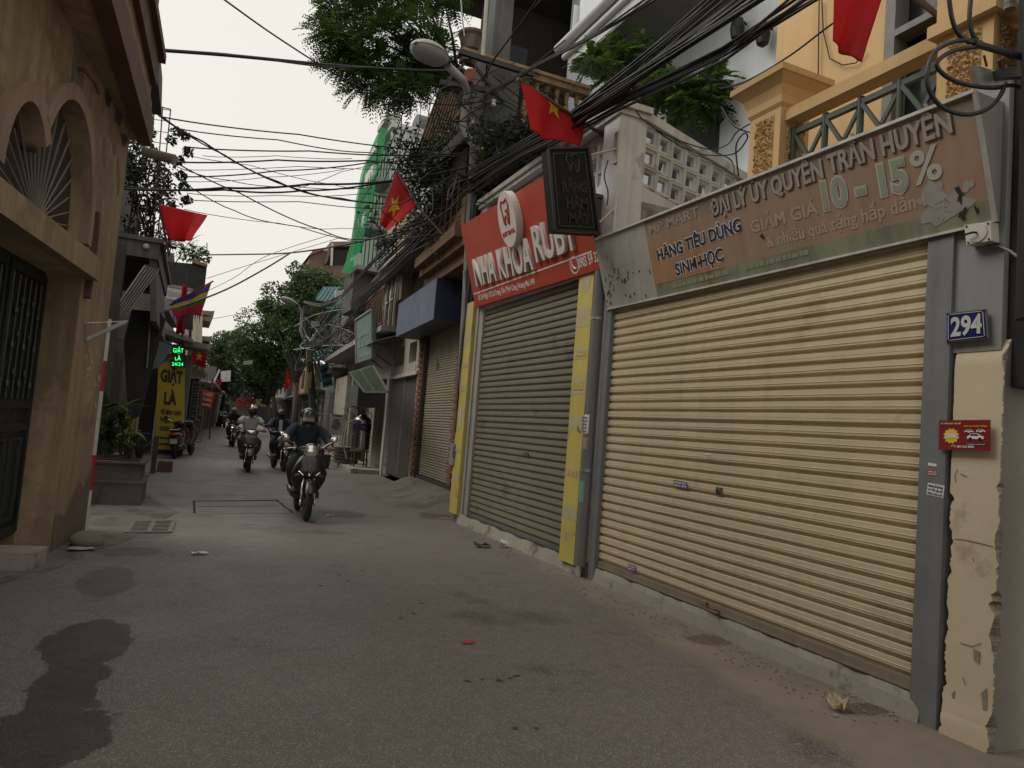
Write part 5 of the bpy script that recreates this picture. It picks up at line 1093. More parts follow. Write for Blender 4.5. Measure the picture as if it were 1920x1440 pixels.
# ---------------------------------------------------------------- net-wrapped white building
YN = 24.0
nb = thing('netted_building', P(730, 500, y=YN+3), 'narrow white building with stepped balconies and green safety net', 'building')
nw = mat('plain_white_building', (.56, .57, .56), .85, .07, 1, streak=.15); nsof = mat('grey_soffit', (.26, .27, .26), .85, .08)
xL = P(738, 300, y=YN).x; xF = P(700, 300, y=YN).x; zT = P(738, 240, y=YN).z
mb = MB(); mb.box((xL, YN, 5), (xL+7, YN+4, zT)); mb.build('wall', nw, nb)
fl = []
for k, (vs_, us_) in enumerate(((345, 697), (435, 683), (515, 668))):
    zz = P(738, vs_, y=YN).z; xx = P(us_, vs_, y=YN).x
    mb = MB(); mb.box((xx, YN+.02, zz), (xL-.002, YN+1.3, zz+.15)); mb.build('balcony_slab', nsof, nb)
    mb = MB(); mb.box((xx, YN+.05, zz+.152), (xx+.12, YN+1.3, zz+.55)); mb.build('balcony_band', nw, nb)
    for i in range(6): mb = MB(); mb.beam((lerp(xx+.1, xL, i/6), YN+.08, zz+.15), (lerp(xx+.1, xL, i/6), YN+.08, zz+1.15), .03); mb.build('balcony_bar', blackp, nb)
    mb = MB(); mb.beam((xx, YN+.08, zz+1.17), (xL, YN+.08, zz+1.17), .05); mb.build('balcony_rail', blackp, nb); fl.append((xx, zz))
mb = MB(); mb.box((xF+.3, YN-.02, fl[0][1]+2.2), (xL-.002, YN+1.3, fl[0][1]+2.4)); mb.slab([V((xF+.6, YN+.03, fl[0][1]+.15)), V((xL-.01, YN+.03, fl[0][1]+.15)), V((xL-.01, YN+.03, zT-.3)), V((xF+.55, YN+.03, zT-.1))], (0, .15, 0)); mb.build('top_wall', nw, nb)
mb = MB(); mb.box((xF+.5, YN-.1, zT), (xL+7, YN+4, zT+.18)); mb.box((xF+.45, YN-.05, zT+.18), (xF+.85, YN+.3, zT+.5)); mb.build('parapet', nw, nb)
mb = MB(); mb.lathe([(.7, 0), (.7, 1.0), (.5, 1.2), (.1, 1.25)], (0, 0, 0), 18); mb.v = [(q[2]*1.2+xL+.9, q[1]+YN+1, q[0]+zT+.4) for q in mb.v]; mb.build('roof_tank', mat('dark_tank', (.08, .08, .08), .5), nb)
mb = MB(); mb.box((fl[2][0]+.02, YN+.5, 5.2), (xL+1, YN+2.2, fl[2][1]-.002)); mb.build('ground_bay', dark_p, nb)
# net: a wavy sheet hung from the parapet, with real thinness and small folds
net = bpy.data.materials.new('green_safety_net'); net.use_nodes = True; t_ = net.node_tree; b_ = t_.nodes['Principled BSDF']; b_.inputs['Base Color'].default_value = (.02, .25, .07, 1); b_.inputs['Roughness'].default_value = .6
tl_ = t_.nodes.new('ShaderNodeBsdfTranslucent'); tl_.inputs[0].default_value = (.02, .30, .09, 1); m1 = t_.nodes.new('ShaderNodeMixShader'); m1.inputs[0].default_value = .5
tp = t_.nodes.new('ShaderNodeBsdfTransparent'); m2 = t_.nodes.new('ShaderNodeMixShader'); m2.inputs[0].default_value = .28
t_.links.new(b_.outputs[0], m1.inputs[1]); t_.links.new(tl_.outputs[0], m1.inputs[2]); t_.links.new(m1.outputs[0], m2.inputs[1]); t_.links.new(tp.outputs[0], m2.inputs[2]); t_.links.new(m2.outputs[0], t_.nodes['Material Output'].inputs[0])
prof = [((722, 240), (700, 300)), ((700, 300), (690, 320)), ((683, 345), (694, 345)), ((670, 400), (685, 410)), ((663, 440), (678, 450)), ((657, 480), (670, 480)), ((650, 508), (658, 500))]
lft = [P(u, v, y=YN+5) for (u, v), _ in prof]; lft = [P(u, v, y=YN+4.5) for u, v in ((718, 240), (697, 290), (682, 330), (670, 380), (664, 420), (660, 460), (654, 490), (645, 512))]; rgt = [P(u, v, y=YN-.3) for u, v in ((722, 240), (712, 290), (700, 330), (691, 380), (684, 420), (679, 455), (670, 480), (652, 508))]
mb = MB()
def netf(a, b):
    f_ = a*7; i = min(6, int(f_)); t = f_-i; l = lft[i].lerp(lft[i+1], t); r = rgt[i].lerp(rgt[i+1], t); p = l.lerp(r, b)
    return p+V((-.09*math.sin(b*23+a*5)-.05*math.sin(b*51), .06*math.sin(a*33), 0))
mb.grid(netf, 50, 40); tag(mb.build('safety_net', net, smooth='all'), 'translucent green safety net draped over the stepped white balconies', 'net')
# teal awnings and timber screens further down
teal = mat('teal_sheet', (.010, .085, .092), .7, .15, 3, streak=.2); tealg = mat('green_sheet', (.012, .075, .06), .7, .15, 3, streak=.2)
def awning(label, pix, ys, m, th=.04):
    q = [P(u, v, y=y) for (u, v), y in zip(pix, ys)]; t = thing('awning', q[0], label, 'awning'); mb = MB(); mb.slab(q, (0, 0, th)); mb.build('sheet', m, t)
    mb = MB()
    for i in range(5): a, b = q[0].lerp(q[1], i/4), q[3].lerp(q[2], i/4); mb.beam(a+V((0, 0, th+.02)), b+V((0, 0, th+.02)), .05)
    mb.build('ribs', m, t); return t
awning('teal sheet awning high on the dark house right of the far lamp', [(592, 563), (620, 567), (636, 540), (608, 540)], (32, 30, 32, 34), teal)
awning('green sheet awning below the teal one, beside a white panel', [(612, 578), (634, 578), (652, 560), (628, 558)], (31, 29, 30, 32), tealg)
awning('green corrugated awning low over the far pavement', [(573, 680), (628, 672), (640, 655), (600, 660)], (31, 27, 28, 33), tealg)
dk = thing('dark_upper_house', FB(18, 0, 0), 'dark weathered house with hanging clutter above the green corrugated awning', 'house')
mb = MB(); mb.fbox(FB, 16.6, 24, -4, -.05, 0, 6.3); mb.build('wall', dark_p, dk)
mb = MB(); mb.fbox(FB, 8.4, 16.5, -4, -.06, 3.9, 5.6); mb.build('upper_wall', up_w, dk)
for i in range(18): s = 8.8+i*.42; mb = MB(); mb.fbox(FB, s, s+.10, .05, .08, 3.9, 5.5); mb.build('timber_slat', wood_d, dk)
mb = MB(); mb.fbox(FB, 13, 16.4, .2, .4, 5.0, 5.5); mb.fbox(FB, 17, 21, .0, .5, 3.3, 3.5); mb.build('ledge', conc, dk)
mb = MB(); mb.fbox(FB, 17.2, 18.2, 0, .02, 0, 2.6); mb.fbox(FB, 19.5, 21.5, 0, .02, 0, 2.6); mb.build('dark_door', dark_in, dk)
mb = MB(); q = [P(u, v, y=30) for u, v in ((584, 612), (599, 612), (599, 602), (584, 602))]; mb.slab(q, (0, .06, 0)); tag(mb.build('junction_box', mat('pale_box', (.42, .42, .40), .6)), 'small pale square box on the second utility pole', 'box')
q = [P(u, v, y=28.5) for u, v in ((628, 558), (655, 560), (656, 543), (629, 545))]; mb = MB(); mb.slab(q, (0, .1, 0)); tag(mb.build('blank_sign_board', white_p), 'white rectangular board beside the green sheet awning', 'board')
# ---------------------------------------------------------------- brown house with balustraded balcony, above and behind the pole
YR = 11.0
br_h = thing('balustrade_house', (5.5, 12.5, 4), 'dark brown house with an ochre balustraded balcony behind the utility pole', 'house')
och2 = mat('dirty_ochre_stone', (.34, .21, .10), .85, .2, 2.5, bump=.15, streak=.35, dirt=(.13, .09, .06), damt=.15); dgr = mat('dark_grey_stone', (.12, .12, .115), .85, .2, 2, bump=.2, streak=.3)
zr = P(1000, 135, y=YR).z; zb_ = P(980, 235, y=YR).z; x0, x1 = P(868, 95, y=YR).x, 6.6
mb = MB(); mb.box((x0, YR-.08, zr-.16), (x1, YR+.16, zr-.06)); mb.box((x0-.04, YR-.12, zr-.058), (x1, YR+.20, zr)); mb.build('balustrade_rail', och2, br_h)
mb = MB(); mb.box((x0, YR-.06, zb_-.14), (x1, YR+.14, zb_)); mb.build('balcony_curb', och2, br_h); mb = MB(); mb.box((x0+.25, YR-.1, zb_-.36), (x1, YR+3, zb_-.142)); mb.build('balcony_slab', dgr, br_h)
bal = MB(); hb = zr-.16-zb_; bal.lathe([(.06, 0), (.06, .05), (.035, .08), (.075, hb*.35), (.05, hb*.6), (.03, hb*.78), (.05, hb-.06), (.06, hb)], (0, 0, 0), 10); bme_ = bal.mesh('baluster', och2, 'all')
i = 0; x = P(985, 200, y=YR).x
while x < x1: link('baluster', bme_, br_h, Matrix.Translation((x, YR+.04, zb_)), True).matrix_parent_inverse = world_of(br_h).inverted(); x += .20
px0, px1 = P(908, 170, y=YR).x, P(968, 170, y=YR).x
mb = MB(); mb.box((px0, YR-.12, zb_-.5), (px1, YR+.3, zr-.062)); mb.build('pedestal', dgr, br_h)
mb = MB(); mb.box((P(918, 60, y=YR+1).x, YR+.8, zr-.06), (P(952, 60, y=YR+1).x, YR+1.15, zr+2.6)); mb.build('column', dgr, br_h)
dkw = mat('dark_brown_wall', (.055, .045, .038), .9, .25, 1.2, streak=.3)
mb = MB(); mb.box((4.6, YR+2.2, 6), (9.5, YR+2.4, 12)); mb.box((4.4, YR+.3, 4.2), (9.5, YR+.5, zb_-.38)); mb.box((3.9, YR+.5, zb_-.9), (9.5, YR+2.4, zb_-.38)); mb.build('wall', dkw, br_h)
mb = MB(); mb.box((3.9, YR+.2, zr+2.5), (9.5, YR+3, zr+2.7)); mb.build('roof_soffit', dkw, br_h)
mb = MB(); mb.box((P(948, 90, y=YR+1.3).x, YR+1.3, zr+.6), (P(990, 90, y=YR+1.3).x, YR+1.9, zr+1.15)); mb.build('speaker_box', mat('navy_dark_box', (.02, .022, .03), .6), br_h)
c = P(884, 92, y=YR+.05); potc = V((c.x, YR+.05, zr+.002)); mb = MB(); mb.lathe([(.10, 0), (.17, .05), (.21, .25), (.24, .30), (.24, .34), (.2, .34)], potc, 18); tag(mb.build('plant_pot', mat('glazed_brown_pot', (.085, .06, .045), .4, .35, 6)), 'brown glazed pot on the end of the ochre balustrade', 'pot')
mb = MB(); mb.tube([P(871, 68, y=YR-.1), P(866, 25, y=YR-.1), P(862, -30, y=YR-.1)], .012, 6); tag(mb.build('thin_rod', galv), 'thin bent rod rising from the brown pot', 'rod')
mb = MB(); mb.tube([P(905, 108, y=YR-.3), P(915, -30, y=YR-.3)], .035, 8); tag(mb.build('conduit', mat('pale_conduit', (.40, .36, .31), .6)), 'pale vertical conduit rising past the balustrade end', 'pipe')
# leaning timber slats (screen) left of the pole
sc = thing('timber_screen', P(820, 240, y=14), 'weathered leaning screen of timber slats hung with cables left of the pole', 'screen')
sl_m = mat('weathered_slat', (.19, .13, .085), .85, .35, 9, bump=.3, streak=.3)
for i in range(15):
    t = i/14; a = P(lerp(772, 850, t), lerp(318, 345, t), y=lerp(15.5, 13, t)); b = P(lerp(848, 898, t), lerp(112, 150, t), y=lerp(13.8, 12.0, t))
    mb = MB(); mb.beam(a, b, .09, .03, (0, 1, 0)); mb.build('slat', sl_m, sc)
for t in (.1, .5, .9): mb = MB(); mb.beam(P(lerp(772, 848, t), lerp(318, 112, t), y=lerp(15.6, 13.9, t)), P(lerp(850, 898, t), lerp(345, 150, t), y=lerp(13.1, 12.1, t)), .06, .05); mb.build('cross_rail', sl_m, sc)
# ================================================================ LEFT, further on
pln = thing('tiered_planter', (-.9, 11.6, 0), 'two tier grey concrete planter beside the striped pole', 'planter')
cg = mat('grey_planter_concrete', (.12, .105, .095), .9, .15, 2.5, bump=.35, dirt=(.085, .078, .07), damt=.35, fine=.1)
mb = MB(); mb.box((-2.2, 11.46, 0), (-.53, 12.6, .335)); mb.box((-2.2, 11.44, .305), (-.51, 12.6, .34)); mb.build('lower_tier', cg, pln)
mb = MB(); mb.box((-2.2, 11.56, .342), (-.58, 12.7, .575)); mb.box((-2.2, 11.49, .577), (-.52, 12.75, .61)); mb.build('upper_tier', cg, pln)
mb = MB(); mb.box((-2.1, 11.6, .612), (-.62, 12.65, .63)); mb.build('soil', soil, pln)
def broad(parent, c, n, h, L, wd, m, key, seed):
    rnd = random.Random(seed); me = strap_leaf(L, wd, .9, m, key)
    for i in range(n):
        mm = Matrix.Translation(V(c)+V((rnd.uniform(-.05, .05), rnd.uniform(-.05, .05), h*rnd.uniform(.35, 1)))) @ Matrix.Rotation(rnd.uniform(0, 6.28), 4, 'Z') @ Matrix.Rotation(-R(rnd.uniform(-5, 65)), 4, 'Y'); o = link('leaf', me, parent, mm, True); o.matrix_parent_inverse = world_of(parent).inverted()
for k, (x, y, h, n, L) in enumerate(((-1.05, 11.9, .5, 16, .34), (-.78, 11.85, .42, 14, .30), (-1.35, 12.0, .6, 16, .36), (-.9, 12.4, .75, 16, .36), (-.66, 12.2, .35, 14, .34), (-1.2, 12.4, .8, 16, .36))):
    lab = ('broad leaved dark plant in the middle of the tiered planter', 'low broad leaved plant near the road end of the tiered planter', 'broad leaved plant beside the striped pole in the planter', 'tall plant at the back of the planter near the road', 'grassy plant on the outer corner of the tiered planter', 'tallest leafy plant at the back of the planter')[k]
    t = thing('planter_plant', (x, y, .63), lab, 'plant', 'plants in the tiered planter'); mb = MB()
    for j in range(5): a = j*1.3+k; mb.tube([(x+.03*math.cos(a), y+.03*math.sin(a), .62), (x+.10*math.cos(a), y+.10*math.sin(a), .62+h*.9)], .008, 5)
    mb.build('stems', lf_dark, t)
    if k == 4: rosette(t, (x, y, .66), 26, .45, .022, lf_olive, 'grass', 4, (35, 80), .7)
    else: broad(t, (x, y, .63), n, h, L, L*.42, (lf_dark, lf_mid)[k % 2], 'broad%d' % k, k)
p2 = thing('brick_planter', (-.8, 14.3, 0), 'smaller low planter behind the tiered one with a brown post', 'planter')
mb = MB(); mb.box((-1.6, 13.7, 0), (-.70, 14.9, .40)); mb.build('trough', mat('brown_planter', (.11, .07, .055), .9, .25, 3, bump=.3), p2); mb = MB(); mb.box((-1.6, 13.66, .402), (-.66, 14.95, .46)); mb.build('rim', cg, p2)
t = thing('planter_plant', (-.95, 14.2, .46), 'spiky grey green plant in the low brown planter', 'plant'); rosette(t, (-.95, 14.2, .5), 30, .55, .03, lf_olive, 'spk2', 3, (30, 80), .6); rosette(t, (-1.25, 14.4, .5), 26, .6, .03, lf_olive, 'spk2', 5, (30, 80), .6)
A, B = P(286, 887, z=0), P(286, 887, z=0); mb = MB(); mb.box((A.x-.05, A.y-.05, 0), (A.x+.05, A.y+.05, .78)); tag(mb.build('wooden_post', wood_d), 'short square brown post at the road edge beside the low planter', 'post')
mb = MB(); mb.box((A.x+.06, A.y+.4, 0), (A.x+.36, A.y+.9, .22)); tag(mb.build('stone_block', mat('red_brown_block', (.13, .075, .055), .9, .2, 5)), 'low reddish block on the road edge just past the brown post', 'block')
# dark balcony house with plants on top
l2 = thing('dark_balcony_house', (-2.2, 16, 0), 'dark house with a plant laden balcony slab beyond the yellow house', 'house')
dwn = mat('dark_house_wall', (.06, .056, .05), .9, .25, 1.2, bump=.2, streak=.3)
mb = MB(); mb.box((-6, 12.9, 0), (-1.75, 21.4, 6.6)); mb.box((-1.74, 12.6, 0), (-1.2, 12.9, 3.9)); mb.build('wall', dwn, l2)
mb = MB(); mb.box((-1.745, 14.5, .1), (-1.72, 17, 2.6)); mb.box((-1.745, 18, .1), (-1.72, 20.6, 2.6)); mb.build('door_opening', dark_in, l2)
gc = mat('mottled_grey_concrete', (.15, .14, .13), .9, .2, 2, bump=.25, streak=.3, dirt=(.08, .075, .07), damt=.25)
mb = MB(); mb.box((-3, 13.9, 3.98), (-.80, 18.5, 4.26)); mb.box((-3, 13.85, 4.262), (-.74, 18.55, 4.34)); mb.build('balcony_slab', gc, l2)
mb = MB(); mb.box((-3, 13.95, 3.4), (-1.6, 14.2, 3.978)); mb.slab([V((-.84, 14.0, 3.978)), V((-.84, 18.4, 3.978)), V((-.72, 18.4, 2.9)), V((-.72, 14.0, 2.9))], (-.10, 0, 0)); mb.build('side_panel', gc, l2)
mb = MB(); mb.ell(P(274, 462, y=13.84), (.05, .03, .05), 12, 8); mb.build('round_lamp', whp, l2)
q = [P(u, v, y=y) for (u, v), y in zip(((207, 592), (232, 596), (298, 505), (272, 498)), (12.8, 13.4, 13.4, 12.8))]
aw3 = thing('canvas_awning', q[0], 'grey striped awning slanting out under the dark balcony', 'awning'); mb = MB(); mb.slab(q, (.02, 0, .03)); mb.build('canvas', mat('grey_awning', (.15, .145, .14), .8, .15, 3, streak=.3), aw3)
for i in range(6): mb = MB(); mb.beam(q[0].lerp(q[1], i/5)+V((0, -.02, 0)), q[3].lerp(q[2], i/5)+V((0, -.02, 0)), .02); mb.build('awning_rib', galv, aw3)
q = [P(u, v, y=13.0) for u, v in ((210, 635), (229, 636), (234, 596), (213, 592))]; mb = MB(); mb.slab(q, (0, .12, 0)); tag(mb.build('grey_box', mat('grey_metal_box', (.13, .13, .125), .6, .15)), 'small grey box hanging under the slanting striped awning', 'box')
q = [P(u, v, y=15.5) for u, v in ((232, 640), (240, 790), (262, 780), (310, 600), (300, 585), (247, 580))]; mb = MB(); mb.slab(q, (0, .05, 0)); tag(mb.build('tarpaulin', mat('black_tarp', (.018, .018, .018), .6, .3, 5, bump=.3)), 'dark hanging tarpaulin beside the yellow laundry shop', 'tarpaulin')
mb = MB(); mb.tube([P(275, 690, y=15.4), P(282, 590, y=15.4)], .02, 6); tag(mb.build('conduit', galv), 'thin grey upright pipe on the black tarpaulin', 'pipe')
# balcony greenery and cages
def shrub(name, label, clumps, per, ln, m, seed, base, stems=8):
    t = thing(name, base, label, 'shrub'); mb = MB(); rnd = random.Random(seed)
    for i in range(stems): c, r = clumps[i % len(clumps)]; mb.tube([V(base)+V((rnd.uniform(-.3, .3), rnd.uniform(-.3, .3), 0)), V(base).lerp(V(c), .5)+V((rnd.uniform(-.1, .1), 0, .1)), V(c)], [.018, .014, .006], 5)
    mb.build('stem', bark, t, smooth='all'); leafcloud('foliage', m, clumps, per, ln, ln*.55, t, seed); return t
cl = []; rs = np.random.RandomState(3)
for i in range(40): u, v = rs.uniform(236, 330), rs.uniform(235, 445); cl.append((tuple(P(u-(.22*max(0, 330-v)), v, y=rs.uniform(13.9, 15.5))), (.2, .3, .2)))
for (u, v) in ((345, 255), (352, 285), (335, 300), (345, 350), (350, 375), (330, 245), (340, 330), (322, 262)): cl.append((tuple(P(u, v, y=14.2)), (.10, .12, .09)))
shrub('balcony_shrub', 'dense dark shrub spilling over the balcony cage beyond the yellow house', cl, 70, .085, lf_dark, 4, (-1.2, 14.6, 4.35), 14)
t = thing('balcony_palm', (-.9, 14.4, 4.4), 'dark spiky palm hanging off the balcony below the red flag', 'palm')
for u, v, n in ((318, 455, 30), (345, 470, 26), (300, 440, 26)): c = P(u, v, y=14.3); rosette(t, c, n, .5, .03, lf_dark, 'palm', u, (-35, 70), 1.2)
mb = MB(); mb.tube([(-.9, 14.4, 4.35), P(330, 465, y=14.3)], .03, 6); mb.build('stem', bark, t)
cage = thing('balcony_cage', (-1.1, 14.2, 4.34), 'thin iron cage standing on the balcony among the shrubs', 'cage')
Y_ = 14.0
for (a, b) in (((320, 205), (296, 440)), ((305, 200), (288, 440)), ((290, 198), (270, 440)), ((275, 196), (255, 440)), ((290, 198), (320, 205))):
    mb = MB(); mb.tube([P(*a, y=Y_), P(*b, y=Y_)], .011, 5); mb.build('cage_bar', rust, cage)
for k in range(11): mb = MB(); v = 205+k*21; mb.tube([P(262-.1*k, v-6, y=Y_), P(320-2.4*k, v+2, y=Y_)], .007, 5); mb.build('cage_bar', rust, cage)
# third house: dark awning, white balustrade, iron railing
l3 = thing('awning_house', (-2, 26, 0), 'house with black awning, white balustrade and roof railing behind the flags', 'house')
mb = MB(); mb.box((-7, 24.6, 0), (-1.0, 32, 6.2)); mb.build('wall', mat('grey_brown_house', (.17, .15, .13), .9, .2, 1.5, streak=.3), l3)
mb = MB(); mb.slab([P(296, 488, y=24.5), P(386, 497, y=24.5), P(382, 552, y=24.5), P(303, 530, y=24.5)], (0, 6, 0)); mb.build('black_awning', mat('black_awning_sheet', (.022, .023, .024), .7, .2, 3), l3)
mb = MB(); mb.slab([P(360, 486, y=24.4), P(388, 494, y=24.4), P(388, 500, y=24.4), P(360, 492, y=24.4)], (0, 6, 0)); mb.build('awning_edge', mat('rust_edge', (.25, .16, .11), .8, .2), l3)
for i in range(14): mb = MB(); a = P(300+i*4.3, 533+i*.9, y=24.3); b = P(301+i*4.2, 557+i*.9, y=24.3); mb.lathe([(.05, 0), (.03, .1), (.055, .25), (.03, (a-b).length)], b, 6); mb.build('baluster', whp, l3)
mb = MB(); mb.slab([P(296, 555, y=24.2), P(362, 572, y=24.2), P(362, 590, y=24.2), P(294, 580, y=24.2)], (0, 5, 0)); mb.slab([P(296, 528, y=24.25), P(362, 541, y=24.25), P(362, 546, y=24.25), P(296, 533, y=24.25)], (0, .2, 0)); mb.build('balcony_slab', mat('pale_grey_band', (.3, .285, .26), .85, .15, streak=.3), l3)
mb = MB(); mb.slab([P(300, 590, y=23.9), P(345, 640, y=23.9), P(320, 640, y=23.9), P(296, 600, y=23.9)], (0, .3, 0)); mb.beam(P(298, 540, y=23.8), P(350, 640, y=23.8), .10); mb.build('stair_stringer', mat('pale_grey_band', ()), l3)
for i in range(7): mb = MB(); mb.tube([P(362, 461+i*5.2, y=25.5), P(388, 464+i*5.2, y=25.5)], .014, 5); mb.build('roof_rail', galv, l3)
for u in (362, 388): mb = MB(); mb.tube([P(u, 455, y=25.5), P(u, 500, y=25.5)], .02, 5); mb.build('roof_rail', galv, l3)
shrub('roof_plant', 'leafy pot plants behind the iron railing on the black awning roof', [(tuple(P(u, v, y=25)), (.3, .3, .25)) for u, v in ((362, 482), (380, 484), (350, 478), (372, 470))], 60, .14, lf_mid, 9, tuple(P(370, 492, y=25)), 4)
# cream pagoda-like balconies far behind
cp_ = thing('cream_tower_house', P(385, 640, y=48), 'tall cream house with upturned balcony roofs far behind the flags', 'house')
Yc = 48; ctw = mat('pale_cream_tower', (.48, .43, .34), .85, .12, 1, streak=.15)
a0, a1 = P(352, 560, y=Yc), P(378, 700, y=Yc); mb = MB(); mb.box((a0.x, Yc, 3), (P(378, 600, y=Yc).x, Yc+5, a0.z+.5)); mb.build('wall', ctw, cp_)
for (v, u1) in ((592, 398), (603, 394), (640, 393), (655, 392)):
    z = P(385, v, y=Yc).z; xx = P(u1, v, y=Yc).x; xi = P(374, v, y=Yc).x
    mb = MB(); mb.slab([V((xi-1, Yc-.3, z)), V((xx, Yc-.3, z)), V((xx+.1, Yc-.3, z+.35)), V((xx-.1, Yc-.3, z+.30)), V((xi-1, Yc-.3, z+.22))], (0, 4, 0)); mb.build('balcony_roof', mat('dark_tile_edge', (.2, .16, .13), .85, .2), cp_)
for u in (366, 374): mb = MB(); mb.beam(P(u, 585, y=Yc-.4), P(u-2, 700, y=Yc-.4), .35); mb.build('column', ctw, cp_)
for v in (615, 665): mb = MB(); q = [P(u, vv, y=Yc-.31) for u, vv in ((354, v), (364, v), (364, v+18), (354, v+18))]; mb.slab(q, (0, .05, 0)); mb.build('window', dark_in, cp_)
# laundry shop: yellow board, LED sign, roof edge, teal board
ls = thing('laundry_shop', (-1.2, 24, 0), 'small laundry shop with yellow wall panels and tin roof', 'shop')
yb = mat('laundry_yellow', (.44, .33, .025), .6, .08, 2, streak=.12)
mb = MB(); mb.box((-4, 23.62, 0), (-.15, 27.5, 3.0)); mb.build('wall', mat('grey_blue_wall', (.12, .125, .13), .8, .2, 2), ls)
mb = MB(); mb.box((-1.6, 21.5, .0), (-1.45, 23.6, 2.7)); mb.build('side_panel', yb, ls)
mb = MB(); mb.box((-1.45, 23.55, .1), (-.95, 23.615, 2.5)); mb.build('doorway', dark_in, ls)
for x in (-1.44, -.98): mb = MB(); mb.box((x, 23.5, .0), (x+.06, 23.6, 2.7)); mb.build('door_post', galv, ls)
mb = MB(); mb.slab([P(303, 612, y=22.8), P(362, 636, y=22.8), P(362, 643, y=22.8), P(300, 622, y=22.8)], (0, 4, .1)); mb.slab([P(345, 636, y=23), P(388, 645, y=23), P(388, 655, y=23), P(345, 648, y=23)], (0, 3, .1)); mb.build('tin_roof', mat('grey_tin', (.2, .185, .17), .6, .2, 4, streak=.3), ls)
Ys = 23.4
yq = [P(290, 842, y=Ys), P(345, 845, y=Ys), P(347, 683, y=Ys), P(297, 676, y=Ys)]
ysg = thing('laundry_sign', yq[0], 'tall yellow laundry sign board with black letters behind the parked motorbike', 'sign')
mb = MB(); mb.slab(yq, (0, .08, 0)); mb.build('board', yb, ysg)
def yl(s, a, b, z, h, m=blk, bold=.05): lettering(s, yq[0].lerp(yq[1], a).lerp(yq[3].lerp(yq[2], a), z), yq[0].lerp(yq[1], b).lerp(yq[3].lerp(yq[2], b), z), (yq[3]-yq[0])*h, m, ysg, bold, .006, .003, nrm=(0, -1, 0))
yl('GIẶT', .10, .92, .775, .13); yl('LÀ', .26, .70, .52, .13); yl('VỆ SINH GIÀY', .14, .9, .405, .045); yl('THẢM', .14, .5, .315, .045); yl('CHĂN', .14, .5, .215, .045)
for k_, z_ in enumerate((.12, .05)): print_row(yq[0].lerp(yq[1], .15).lerp(yq[3].lerp(yq[2], .15), z_), yq[0].lerp(yq[1], .75).lerp(yq[3].lerp(yq[2], .75), z_), (yq[3]-yq[0])*.03, blk, ysg, (0, -1, 0), 6, k_)
lq = [P(320, 688, y=Ys-.25), P(347, 689, y=Ys-.25), P(348, 646, y=Ys-.25), P(321, 645, y=Ys-.25)]
led = thing('led_sign', lq[0], 'lit green LED sign with black background above the yellow laundry board', 'sign')
mb = MB(); mb.slab(lq, (0, .1, 0)); mb.build('panel', mat('led_black', (.006, .006, .006), .4), led)
glow = mat('green_led', (.02, .4, .1), .5, 0, emit=(.03, 1.0, .22), estr=2.0)
def ll(s, a, b, z, h): lettering(s, lq[0].lerp(lq[1], a)+(lq[3]-lq[0])*z, lq[0].lerp(lq[1], b)+(lq[3]-lq[0])*z, (lq[3]-lq[0])*h, glow, led, -.005, .006, .003, nrm=(0, -1, 0))
ll('GIẶT', .14, .86, .64, .19); ll('LÀ', .3, .68, .30, .19); ll('24/24', .08, .86, .06, .15)
q = [P(u, v, y=y) for (u, v), y in zip(((270, 682), (296, 691), (324, 648), (298, 632)), (21.6, 21.6, 21.9, 21.9))]; tbd = thing('teal_board', q[0], 'dark teal diamond shaped board hanging left of the LED sign', 'board')
mb = MB(); mb.slab(q, (0, .05, 0)); mb.build('board', mat('dark_teal', (.03, .055, .065), .5, .12, 3), tbd); mb = MB()
for i in range(4): mb.beam(q[i], q[(i+1) % 4], .03)
mb.build('frame', mat('teal_edge', (.06, .08, .09), .5), tbd)
mb = MB(); mb.beam(P(330, 668, y=21.5), P(281, 694, y=21.5), .03); tag(mb.build('flag_stick', mat('bamboo', (.2, .13, .07), .7)), 'thin stick crossing before the LED sign', 'stick')
# shacks, crates and banner further on
sh = thing('tin_shack', (.2, 32, 0), 'low dark tin shack with corrugated side beyond the laundry shop', 'shack')
mb = MB(); mb.box((-4, 28.5, 0), (.15, 38, 2.5)); mb.build('wall', mat('dark_green_tin', (.028, .032, .027), .7, .3, 3, streak=.3), sh)
mb = MB(); mb.slab([P(352, 683, y=28.4), P(388, 700, y=28.4), P(388, 705, y=28.4), P(352, 690, y=28.4)], (0, 8, .2)); mb.build('tin_roof', mat('grey_tin', ()), sh)
for i in range(7): mb = MB(); a = P(349+i*5, 690, y=28.3); mb.box((a.x, 28.25, 2.55), (a.x+.08, 28.35, 3.6)); mb.build('plank', mat('yellow_grey_plank', (.16, .15, .09), .8, .25, 4), sh)
cr = thing('wire_crate_stack', P(352, 800, y=27.2), 'stack of grey wire crates between the laundry sign and the shack', 'crates')
for i in range(6):
    z = .25+i*.42; mb = MB()
    for x in (0, .22, .44): mb.beam((-.05+x, 27.2, z), (-.05+x, 27.2, z+.36), .02)
    for zz in (0, .12, .24, .36): mb.beam((-.05, 27.2, z+zz), (.39, 27.2, z+zz), .02)
    mb.box((-.05, 27.25, z), (.39, 27.6, z+.02)); mb.build('crate', mat('grey_wire_crate', (.13, .13, .13), .6), cr)
bnq = [P(376, 764, y=36), P(397, 768, y=36), P(404, 737, y=36), P(380, 730, y=36)]
bn = thing('red_banner', bnq[0], 'tattered red notice banner with white letters beyond the tin shack', 'banner'); mb = MB(); mb.grid(lambda a, b: bnq[0].lerp(bnq[1], a).lerp(bnq[3].lerp(bnq[2], a), b)+V((0, .05*math.sin(a*9), 0)), 10, 8); mb.build('cloth', cloth_mat('banner_red', (.36, .05, .03), .2), bn)
